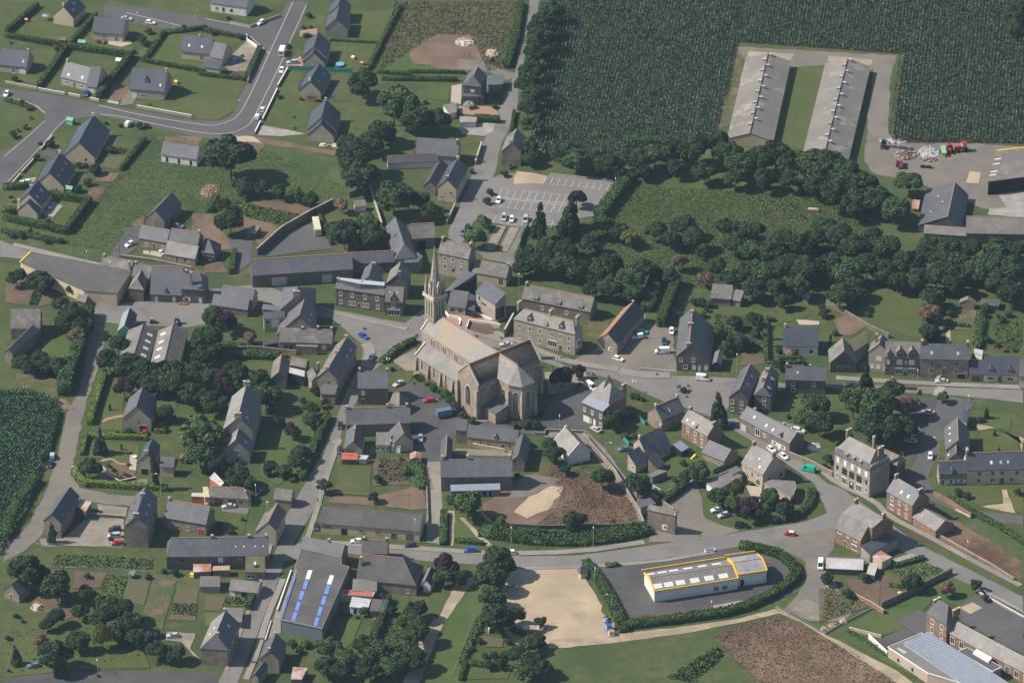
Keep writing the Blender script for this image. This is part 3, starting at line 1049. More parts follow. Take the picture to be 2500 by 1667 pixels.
def veh_mesh(kind,color,roofc=None):
 key=(kind,color,roofc)
 if key in VEH:
  return VEH[key]
 L,Wd,H=VS[kind]
 low,cab=PROF[kind]
 a=Wd/2
 m='car_'+color
 body=MB()
 secs=[]
 for t,z in low:
  x=(t-.5)*L
  nw=a*(.90 if t in(0,1)else.97 if t<.03 or t>.95 else 1)
  secs.append([(x,-nw*.96,.24),(x,-nw,.5),(x,-nw*.93,z),(x,nw*.93,z),(x,nw,.5),(x,nw*.96,.24)])
 for s0,s1 in zip(secs,secs[1:]):
  for k in range(6):
   j=(k+1)%6
   body.face([s0[k],s0[j],s1[j],s1[k]][::-1],m)
 body.face(secs[0],m)
 body.face(secs[-1][::-1],m)
 zr=H
 (t0,z0),(t1,_),(t2,_),(t3,z3)=cab
 X=[(t-.5)*L for t in(t0,t1,t2,t3)]
 b0,b1=a*.90,a*.74
 gl=MB()
 base=[(X[0],-b0,z0),(X[3],-b0,z3),(X[3],b0,z3),(X[0],b0,z0)]
 top=[(X[1],-b1,zr-.06),(X[2],-b1,zr-.06),(X[2],b1,zr-.06),(X[1],b1,zr-.06)]
 opaque=kind in('van','smallvan')
 if opaque:
  xm=X[2]-(.15 if kind=='van' else.05)*L
  bm=[(X[0],-b0*1.04,z0),(xm,-b0*1.04,z0+.02),(xm,b0*1.04,z0+.02),(X[0],b0*1.04,z0)]
  tm=[(X[1],-b1*1.12,zr),(xm,-b1*1.12,zr),(xm,b1*1.12,zr),(X[1],b1*1.12,zr)]
  body.hexa(bm,tm,m)
  base[0],base[3]=(xm,-b0,z0+.02),(xm,b0,z0+.02)
  top[0],top[3]=(xm,-b1,zr-.06),(xm,b1,zr-.06)
 gl.hexa(base,top,'glass_dark')
 rt=[(top[0][0]-.02,-b1-.03,zr-.07),(top[1][0]+.05,-b1-.03,zr-.07),(top[1][0]+.05,b1+.03,zr-.07),(top[0][0]-.02,b1+.03,zr-.07)]
 body.hexa(rt,[(p[0]*.985 if not opaque else p[0],p[1]*.93,zr+.012)for p in rt],'car_'+(roofc or color))
 for s in(-1,1):
  for(q0,q1)in((base[0],top[0]),(base[1],top[1])):
   body.bar((q0[0],s*b0,q0[2]-.03),(q1[0],s*b1,q1[2]),.055,m,n=4)
  xm=(top[0][0]*.45+top[1][0]*.55)
  body.bar((xm,s*b0*1.01,z0-.05),(xm,s*b1*1.02,zr-.05),.05,m,n=4)
  body.box(base[1][0]-.22,base[1][0]-.08,min(s*b0,s*(b0+.22)),max(s*b0,s*(b0+.22)),z3-.02,z3+.14,m)
 wh=MB()
 r=.31 if kind not in('van','suv')else.35
 n=12
 an=[2*math.pi*k/n for k in range(n)]
 wh.hexa([(r*math.cos(t),.1,r*math.sin(t))for t in an],[(r*math.cos(t),-.1,r*math.sin(t))for t in an],'tyre')
 for s in(-1,1):
  q=[(r*.6*math.cos(t),s*.108,r*.6*math.sin(t))for t in an]
  q2=[(p[0],s*.09,p[2])for p in q]
  wh.hexa(q2 if s<0 else q,q if s<0 else q2,'steel')
 hl=MB()
 hl.hexa([(-.12,-.17,-.08),(.06,-.13,-.08),(.06,.13,-.08),(-.12,.17,-.08)],[(-.2,-.17,.08),(.02,-.13,.07),(.02,.13,.07),(-.2,.17,.08)],'lamp_glass')
 tl=MB()
 tl.box(-.05,.08,-.12,.12,-.1,.12,'tail')
 VEH[key]=(body.mesh('body'),gl.mesh('windows'),wh.mesh('wheel'),hl.mesh('headlight'),tl.mesh('tail_light'),L,a,r)
 return VEH[key]
def car(label,p,front,kind='hatch',color='white',roofc=None,name=None,cat=None,group='cars and vans standing about the village'):
 g,f=G(p),G((p[0]+front[0]*40,p[1]+front[1]*40))
 ang=math.atan2(f[1]-g[1],f[0]-g[0])
 root=tag(empty(name or('van' if 'van' in kind else 'car'),(g[0],g[1],.09)),label,cat or('van' if 'van' in kind else 'car'),group)
 root.rotation_euler=(0,0,ang)
 bm,gm,wm,hm,tm,L,a,r=veh_mesh(kind,color,roofc)
 link('body',bm,root)
 link('windows',gm,root)
 for x in(-.30*L,.31*L):
  for s in(-1,1):
   o=link('wheel',wm,root)
   o.location=(x,s*(a-.08),r)
 for s in(-1,1):
  o=link('headlight',hm,root)
  o.location=(L/2-.10,s*(a-.32),.66)
  o=link('tail_light',tm,root)
  o.location=(-L/2+.02,s*(a-.24),.78)
 return root
def boxes(name,label,cat,p,front,bl,parts,group=None,z=0.0):
 g,f=G(p,z),G((p[0]+front[0]*40,p[1]+front[1]*40),z)
 root=tag(empty(name,(g[0],g[1],z)),label,cat,group)
 root.rotation_euler=(0,0,math.atan2(f[1]-g[1],f[0]-g[0]))
 for pn,items in parts:
  mb=MB()
  for it in items:
   if it[0]=='b':
    mb.box(*it[1:7],it[7])
   elif it[0]=='c':
    mb.bar(it[1],it[2],it[3],it[4],it[5]if len(it)>5 else None,it[6]if len(it)>6 else 10)
   elif it[0]=='h':
    mb.hexa(it[1],it[2],it[3])
  mb.build(pn,root)
 return root
 # ================================================ THE GROUND (outlines in picture coordinates, laid on the plane z = 0)
mb=MB()
mb.face([(-2500,-1800,0),(2500,-1800,0),(2500,3500,0),(-2500,3500,0)],'grass')
mb.build('ground')['kind']='structure'
K('o')
patch('field','corn_soil' if 'corn_soil' in MATS else 'soil',[(1262,0),(2360,0),(2360,332),(2045,326),(2042,300),(2066,125),(1690,98),(1642,296),(1600,322),(1270,375),(1225,330),(1240,200)],1)
patch('field','soil',[(0,912),(60,905),(135,925),(128,985),(100,1060),(62,1180),(15,1262),(0,1270)],1)
patch('meadow','rough',[(905,5),(1210,5),(1178,150),(1120,165),(868,168)],1)
patch('meadow','lawn_lush',[(868,168),(1060,172),(1060,160),(940,130),(900,110),(890,130)],2)
patch('earth','earth',[(940,118),(1000,80),(1080,82),(1145,108),(1145,125),(1110,158),(1062,166),(948,146)],3,1.2)
patch('path','gravel_dark',[(1052,135),(1100,142),(1180,168),(1185,178),(1165,185),(1120,165),(1055,158)],4,.8)
patch('meadow','meadow',[(1450,425),(1860,450),(1990,480),(2040,560),(1900,680),(1560,640),(1200,620),(1215,520),(1380,520)],1)
patch('meadow','lawn',[(1790,700),(1990,640),(2100,648),(2128,690),(2122,778),(2010,745),(1920,730),(1900,745),(1790,740)],2)
patch('meadow','meadow',[(330,300),(480,330),(590,335),(780,365),(820,440),(760,470),(520,460),(500,500),(440,520),(360,530),(270,580),(140,560),(230,440),(320,330)],1)
patch('meadow','meadow',[(585,345),(600,335),(765,375),(755,400),(715,450),(690,455),(575,425)],2)
patch('meadow','lawn_lush',[(765,378),(815,440),(800,462),(735,470),(718,452)],2)
patch('meadow','lawn_lush',[(530,460),(570,470),(700,500),(655,522),(600,520),(525,492)],2)
patch('earth','soil',[(600,455),(730,480),(745,488),(700,500),(570,470)],2)
patch('lawn','grass',[(1260,1490),(1620,1470),(1660,1450),(1640,1510),(1640,1567),(1260,1567)],2)
patch('earth','heath',[(1640,1460),(1780,1410),(1850,1440),(1960,1500),(2070,1570),(1750,1570),(1680,1510)],3,1.5)
patch('field','stubble',[(1710,1510),(1880,1480),(1960,1500),(2110,1580),(1740,1580)],4,2)
patch('earth','heath',[(1255,1070),(1280,1062),(1350,1082),(1430,1110),(1470,1180),(1440,1215),(1330,1212),(1240,1205),(1290,1150)],3,1.2)
patch('earth','earth',[(1110,1155),(1230,1085),(1292,1110),(1285,1150),(1245,1195),(1195,1212),(1120,1180)],2,1.2)
patch('yard','sand',[(1215,1140),(1265,1115),(1295,1118),(1260,1170),(1210,1190),(1180,1175)],4,1.5)
patch('yard','gravel_dark',[(1175,1110),(1210,1090),(1290,1100),(1265,1116),(1215,1140),(1170,1145)],5,.8)
patch('earth','heath',[(2070,1225),(2185,1190),(2220,1210),(2345,1290),(2345,1330),(2230,1280)],2,1)
K(1,0)
patch('road','asphalt',[(-2347,1010),(-1910,1060),(-1205,1195),(-150,1380),(150,1392),(280,1350),(355,1280),(400,1100),(490,955),(640,595),(490,440),(0,345),(-440,330),(-600,320),(-900,240),(-1150,190),(-1150,60),(-700,90),(0,212),(520,318),(700,225),(865,185),(965,20),(1190,20),(1100,300),(960,500),(930,700),(955,860),(835,1010),(640,1400),(570,1545),(480,1610),(100,1600),(-147,1560),(-1190,1325),(-1585,1375),(-1700,1480),(-1880,1700),(-2290,2120),(-2347,2190),(-2347,1770),(-2060,1600),(-1840,1380),(-1830,1300),(-2000,1160),(-2347,1120)],2,.1)
patch('path','sand',[(290,1545),(480,1560),(560,1570),(700,1650),(610,1790),(560,1800),(480,1650),(330,1600)],3,1)
patch('path','earth',[(560,1570),(990,1640),(1560,1745),(1540,1800),(1000,1690),(650,1640)],3,.6)
for pts in([(1010,30),(830,420),(710,680),(560,1010),(470,1190),(380,1340),(270,1400),(130,1440),(0,1440),(-700,1330),(-1220,1210)],[(1165,60),(960,520),(860,760),(640,1200),(570,1340),(500,1450),(290,1540),(0,1535),(-500,1440),(-1000,1330),(-1200,1315)],[(-1830,1300),(-1980,1180),(-2300,1110)],[(-1590,1372),(-1710,1480),(-1880,1690),(-2280,2110)],[(-1835,1390),(-2040,1580),(-2300,1800)],[(520,420),(735,615)],[(0,215),(520,320)],[(-900,150),(-280,300)]):
 strip('kerb','kerb',pts,.28,3,1,hgt=.06)
K('o')
patch('road','asphalt_old',[(1217,0),(1240,0),(1205,130),(1192,190),(1188,260),(1150,335),(1138,395),(1115,450),(1085,515),(1060,560),(1030,560),(1030,530),(1075,430),(1100,345),(1155,235),(1185,160)],2,.2)
patch('road','asphalt_old',[(0,552),(60,575),(240,610),(350,655),(480,665),(600,652),(700,690),(770,712),(930,742),(985,700),(1000,720),(1100,735),(1180,790),(1300,840),(1480,862),(1540,862),(1680,868),(1800,880),(2000,885),(2350,895),(2350,925),(2200,908),(1900,890),(1680,905),(1660,960),(1560,930),(1530,925),(1410,870),(1290,845),(1150,800),(1000,770),(960,785),(900,820),(860,850),(835,830),(832,790),(760,730),(700,725),(600,690),(480,700),(240,735),(225,720),(330,690),(290,620),(0,590)],2,.2)
patch('road','asphalt_old',[(835,800),(880,830),(850,860),(828,900),(790,985),(760,1060),(735,1130),(715,1180),(660,1270),(640,1330),(600,1430),(545,1570),(500,1570),(560,1440),(600,1330),(640,1250),(655,1190),(735,1050),(765,980),(800,890),(830,830)],3,.2)
patch('road','asphalt_old',[(640,1250),(730,1245),(1000,1262),(1200,1277),(1330,1275),(1480,1255),(1580,1240),(1700,1222),(1850,1198),(1900,1178),(1870,1110),(1800,1060),(1650,965),(1690,960),(1830,1052),(1900,1110),(1930,1120),(2030,1190),(2110,1250),(2200,1295),(2350,1370),(2350,1405),(2200,1340),(2080,1270),(1980,1200),(1900,1215),(1700,1255),(1500,1290),(1330,1300),(1200,1303),(1000,1290),(760,1268),(650,1290)],4,.2)
patch('yard','gravel_dark',[(1840,1205),(1925,1195),(1915,1260),(1890,1290),(1900,1330),(1930,1360),(1960,1400),(1940,1425),(1860,1425),(1800,1400),(1850,1340),(1850,1290),(1790,1255),(1700,1245)],3,.6)
patch('path','gravel',[(1880,1320),(1915,1330),(1935,1370),(1930,1410),(1880,1425),(1820,1400),(1850,1375),(1890,1395),(1910,1370)],4,.8)
patch('lane','gravel_dark',[(195,735),(245,735),(240,790),(225,850),(205,905),(190,960),(175,1030),(162,1090),(185,1120),(250,1135),(370,1145),(330,1165),(180,1150),(165,1125),(130,1160),(95,1230),(60,1262),(8,1290),(8,1262),(70,1200),(110,1120),(135,1040),(150,960),(185,890),(200,800)],3,.5)
patch('yard','asphalt_old',[(195,735),(200,700),(330,692),(480,700),(470,745),(430,752),(280,745)],3,.4)
patch('lane','asphalt',[(2170,905),(2240,925),(2215,955),(2165,1010),(2150,1050),(2130,1100),(2150,1140),(2250,1175),(2350,1185),(2350,1205),(2240,1195),(2140,1150),(2085,1110),(2080,1095),(2105,1060),(2120,990),(2135,930)],3,.3)
patch('car_park','asphalt_new',[(2085,920),(2160,910),(2135,960),(2115,1010),(2095,1060),(2060,1040),(2060,980)],4,.3)
patch('lane','asphalt_old',[(1250,990),(1340,985),(1390,1030),(1485,1165),(1480,1225),(1452,1160),(1380,1065),(1335,1010),(1250,1003)],3,.3)
patch('yard','asphalt_new',[(905,880),(955,880),(1005,905),(1100,985),(1250,1000),(1290,980),(1300,940),(1250,960),(1060,960),(1050,1000),(1018,1020),(1015,1060),(960,1060),(945,1000),(945,930)],3,.3)
patch('square','asphalt_new',[(1245,960),(1300,870),(1345,850),(1410,890),(1390,985),(1290,990)],4,.4)
patch('lane','pavement',[(980,1060),(1016,1060),(1014,1250),(980,1245)],3,.2)
patch('yard','gravel_dark',[(1300,835),(1370,800),(1450,720),(1540,730),(1555,860),(1480,862),(1440,850)],3,.6)
patch('yard','asphalt_old',[(1555,885),(1670,870),(1700,900),(1650,965),(1560,930)],3,.3)
patch('yard','gravel_dark',[(1492,1200),(1560,1105),(1600,1100),(1620,1190),(1700,1220),(1585,1245),(1490,1245)],5,.5)
patch('yard','asphalt_new',[(1365,1305),(1660,1262),(1790,1262),(1840,1300),(1830,1360),(1720,1400),(1600,1410),(1440,1415),(1400,1370)],5,.3)
patch('square','sand',[(1175,1308),(1340,1300),(1345,1330),(1375,1380),(1400,1450),(1390,1475),(1260,1478),(1180,1478),(1130,1400)],5,.8)
patch('path','path',[(1260,1470),(1400,1458),(1560,1440),(1700,1420),(1780,1398),(1860,1440),(1940,1478),(2060,1540),(2100,1570),(2060,1570),(1930,1485),(1840,1430),(1790,1408),(1720,1425),(1570,1455),(1420,1475),(1260,1490)],6,.3)
patch('path','path',[(1055,1330),(1095,1325),(1060,1375),(1020,1430),(990,1500),(960,1570),(925,1570),(965,1470),(1010,1400)],4,.4)
patch('lawn','lawn_lush',[(1100,1330),(1115,1360),(1100,1440),(1060,1570),(975,1570),(1010,1470),(1045,1400)],3,.4)
patch('path','asphalt_new',[(10,1555),(120,1545),(330,1540),(500,1545),(500,1580),(0,1580)],3,.2)
for nm,pts,w in(('pavement',[(770,720),(850,738),(935,756)],2.2),('pavement',[(1170,772),(1250,812),(1310,832),(1420,850)],3.0),('pavement',[(1420,852),(1470,862),(1540,862)],4.0),('pavement',[(1920,868),(2100,880),(2345,890)],2.6),('pavement',[(1880,1075),(1925,1112),(2010,1150),(2040,1185),(2120,1225),(2230,1285),(2345,1345)],2.0),('pavement',[(838,790),(852,800),(848,825),(835,842)],3.5),('pavement',[(780,1010),(745,1110),(725,1180),(705,1240)],1.8),('pavement',[(730,1245),(1000,1262),(1130,1272),(1330,1268),(1480,1245)],2.6),('pavement',[(1170,1306),(1330,1303),(1500,1292),(1640,1268)],1.6),('pavement',[(650,1330),(612,1420),(590,1500),(565,1560)],2.0),('pavement',[(30,562),(240,612)],2.2),('pavement',[(635,1200),(605,1320),(560,1430),(520,1540)],1.2)):
 strip(nm,'pavement',pts,w,6,1,hgt=.12)
patch('pavement','gravel',[(900,828),(955,800),(965,870),(1000,890),(1060,925),(1130,965),(1100,970),(1010,905),(935,855)],6,.4)
patch('pavement','paving_red',[(1025,720),(1060,700),(1090,715),(1150,735),(1120,760),(1060,760),(1030,742)],7,.2)
patch('yard','pavement',[(1020,745),(1150,762),(1190,795),(1100,770),(1000,760)],5,.4)
patch('square','gravel',[(1250,855),(1345,850),(1350,890),(1260,905)],6,.4)
K(2,2)
patch('bed','soil',[(680,560),(990,600),(960,700),(870,708),(660,650)],9,.3)
K(4,2)
mb=MB()
for k in range(5):
 x,y=1335-k*8,1302+k*22
 mb.face([(*G(p)[:2],.15)for p in((x,y+9),(x+105,y+24),(x+108,y+15),(x+3,y))],'white_line')
tag(mb.build('zebra_crossing'),None,None,None,'structure')
# ---- the marked car park
K(2,1)
cp=patch('car_park','asphalt_old',[(650,780),(850,520),(1100,420),(1560,460),(1620,430),(2000,470),(2347,530),(2420,600),(2330,720),(2250,900),(2000,930),(1640,1030),(1260,1040),(900,990),(700,960),(640,860)],3,.3)
patch('yard','sand',[(1200,470),(1230,400),(1400,420),(1570,455),(1530,545),(1400,540),(1190,545)],4,1.2)
mb=MB()
def pline(a,b,w=.14):
 A,B=G(a),G(b)
 d=(B-A)[:2]
 n=np.array([-d[1],d[0]])/np.linalg.norm(d)*w/2
 mb.face([(A[0]-n[0],A[1]-n[1],.105),(B[0]-n[0],B[1]-n[1],.105),(B[0]+n[0],B[1]+n[1],.105),(A[0]+n[0],A[1]+n[1],.105)],'white_line')
def dash(a,b,k):
 for i in range(k):
  t0,t1=(i+.1)/k,(i+.65)/k
  pline((a[0]+(b[0]-a[0])*t0,a[1]+(b[1]-a[1])*t0),(a[0]+(b[0]-a[0])*t1,a[1]+(b[1]-a[1])*t1))
for k in range(10):
 x,y=1060+k*82.4,605+k*7.6
 pline((x,y),(x-45,y+90))
 x,y=1000+k*82.4,722+k*7.7
 pline((x,y),(x-42,y+88))
 x,y=1563+k*80.5,470+k*9
 pline((x,y),(x-38,y+78))
pline((960,695),(1825,772),.2)
pline((1000,712),(1825,795),.2)
dash((1060,602),(1870,680),22)
dash((1030,812),(1710,880),18)
dash((1440,535),(2347,612),24)
dash((870,905),(1660,972),20)
for k in range(7):
 pline((2185-k*17,703+k*34.5),(2330-k*17,690+k*34.5))
for x,y in((990,915),(1085,925),(1165,932),(1240,938),(1325,945),(1650,970)):
 pline((x,y),(x-40,y+78))
o=mb.build('parking_lines',cp)
for a in([(985,1022),(1110,1030),(970,1310),(855,1300)],[(1145,1038),(1262,1048),(1120,1328),(1005,1315)]):
 patch('bowling_pitch','gravel',a,5,.1)
 strip('kerb','brown',a+a[:1],.22,6,0,hgt=.1)
patch('yard','gravel_dark',[(760,1290),(1000,1320),(1120,1335),(1262,1050),(1310,1040),(1200,1400),(1180,1500),(1100,1450),(850,1400)],4,.4)
strip('kerb','concrete',[(1615,432),(2010,478),(2347,512)],.4,5,0,hgt=.3)
K('o')
patch('yard','gravel_dark',[(1690,108),(2060,128),(2045,180),(2040,300),(2060,330),(2250,330),(2350,340),(2350,480),(2260,480),(2110,420),(2010,400),(1985,370),(2005,160),(1640,300)],2,.6)
patch('grass_strip','lawn',[(1820,155),(1895,150),(1850,345),(1780,335)],3,.3)
patch('grass_strip','rough',[(1690,115),(1715,140),(1700,180),(1690,280),(1645,300),(1665,200)],3,.4)
patch('path','path',[(1720,118),(1825,125),(1815,140),(1715,132)],4,.3)
patch('path','path',[(1905,128),(2005,138),(2000,152),(1900,142)],4,.3)
K(4,1)
patch('concrete_pad','sand',[(1720,405),(1855,415),(1830,542),(1680,535)],5,.2)
patch('concrete_pad','concrete',[(2040,640),(2347,640),(2347,940),(1930,900),(1950,830),(2150,820)],4,.3)
LAWNS=[(0,0,[(330,230),(480,250),(700,320),(930,340),(820,480),(680,470),(180,410)]),(0,0,[(1000,360),(1050,400),(1230,500),(1540,520),(1480,640),(860,540),(860,500)]),(0,0,[(380,540),(640,600),(600,780),(430,980),(150,900),(390,680)]),(0,0,[(580,850),(690,900),(780,1010),(740,1070),(500,1010)]),(0,0,[(1500,730),(1640,720),(2347,870),(2347,1360),(2200,1340),(1560,1200),(1900,1150),(2000,900)]),(0,0,[(1900,370),(2347,420),(2347,850),(1650,700)]),(1,0,[(0,870),(180,900),(480,930),(400,1080),(340,1270),(150,1380),(-150,1370)]),(1,0,[(0,60),(350,120),(480,240),(0,140)]),(1,0,[(0,300),(480,440),(300,560),(0,480)]),(1,0,[(1190,150),(1400,150),(1360,320),(1180,300)]),(1,0,[(1640,120),(2200,200),(2040,500),(1630,450)]),(1,0,[(1440,480),(2030,510),(1900,790),(1650,790),(1400,720)]),(1,0,[(960,700),(1130,500),(1090,660),(960,690)]),(1,0,[(880,820),(1120,830),(1090,1130),(1200,1250),(1180,1420),(1000,1470),(690,1400),(850,1060)]),(1,0,[(1450,860),(1650,870),(1660,1150),(1450,1160)]),(1,0,[(1560,1290),(1740,1380),(1720,1560),(1530,1560)]),(0,1,[(640,20),(780,0),(770,130),(640,150)]),(0,1,[(300,420),(530,290),(430,460)]),(0,1,[(1340,50),(1600,70),(1500,160),(1310,130)]),(0,1,[(600,730),(970,790),(760,1050),(590,990),(720,800)]),(0,0,[(60,1180),(360,1230),(330,1380),(150,1430),(70,1390)])]
for c,r,pts in LAWNS:
 K(c,r)
 patch('lawn','lawn',pts,4,.2)
PL=[(0,0,'terrace',[(1240,480),(1500,470),(1510,510),(1390,545),(1225,510)]),(0,0,'gravel_dark',[(1450,1020),(1580,1090),(1520,1200),(1370,1215)]),(0,0,'earth',[(1300,980),(1480,1000),(1440,1120),(1330,1190),(1240,1160)]),(1,0,'gravel',[(210,720),(480,480),(600,560),(520,700),(470,820),(280,830)]),(1,0,'paving_red',[(1090,360),(1280,330),(1300,400),(1090,430)]),(1,0,'paving_red',[(930,740),(1100,650),(1140,770),(950,780)]),(1,0,'asphalt_new',[(1420,920),(1550,930),(1490,1150),(1380,1150)]),(1,0,'concrete',[(640,1440),(940,1490),(1160,1540),(880,1568),(600,1550)]),(0,1,'asphalt',[(1240,20),(1370,40),(1310,120),(1220,100)]),(0,1,'concrete',[(190,510),(420,470),(370,575),(180,560)]),(0,1,'asphalt',[(500,160),(660,190),(620,250),(480,220)]),(0,1,'concrete',[(600,740),(720,800),(610,930),(490,900)]),(0,1,'soil',[(990,640),(1070,580),(1230,590),(1150,720),(1090,740)]),(0,1,'rows_soil',[(1180,250),(1460,220),(1400,400),(1150,350)]),(0,1,'earth',[(1130,440),(1370,420),(1300,520),(1080,520)]),(0,1,'earth',[(1900,0),(2330,10),(2270,110),(1880,60)]),(0,1,'asphalt',[(1380,1060),(1640,1040),(1560,1290),(1420,1380),(1260,1400),(1300,1290),(1440,1120)]),(0,1,'terrace',[(1640,1310),(1890,1340),(1840,1390),(1640,1350)]),(0,1,'soil',[(1900,1440),(2200,1490),(2347,1560),(2347,1640),(1850,1510)]),(0,1,'earth',[(2200,880),(2420,900),(2560,1100),(2700,1300),(2480,1300),(2200,1150)]),(0,1,'earth',[(1500,1010),(1660,900),(1640,1020),(1560,1050)]),(1,1,'asphalt',[(600,1390),(880,1110),(1200,1010),(1380,1150),(1470,1290),(1250,1310),(740,1380)]),(1,1,'earth',[(440,930),(760,1000),(880,1080),(640,1280),(580,1180),(440,1050)]),(1,1,'asphalt',[(250,1180),(560,1200),(530,1450),(380,1568),(330,1568),(370,1350)]),(1,1,'soil',[(0,1450),(180,1450),(290,1568),(0,1568)]),(1,1,'earth',[(470,60),(700,90),(560,280),(500,200)]),(1,1,'stubble',[(0,550),(180,560),(140,740),(30,660)]),(1,1,'lawn',[(1380,920),(1980,860),(2060,1030),(1640,1200),(1480,1240)]),(2,0,'lawn_lush',[(235,975),(480,1000),(440,1170),(200,1130)]),(2,0,'terrace',[(480,990),(600,970),(590,1200),(470,1180)]),(2,0,'paving_red',[(560,1220),(950,1230),(1020,1300),(990,1350),(580,1310)]),(2,1,'stubble',[(0,870),(120,880),(200,990),(0,1010)]),(2,1,'lawn_lush',[(790,1060),(960,1020),(880,1150),(830,1160)]),(2,1,'lawn',[(1380,1070),(1500,1100),(1450,1280),(1370,1290)]),(2,0,'concrete',[(570,1480),(760,1420),(1000,1400),(960,1520),(850,1568),(600,1540)])]
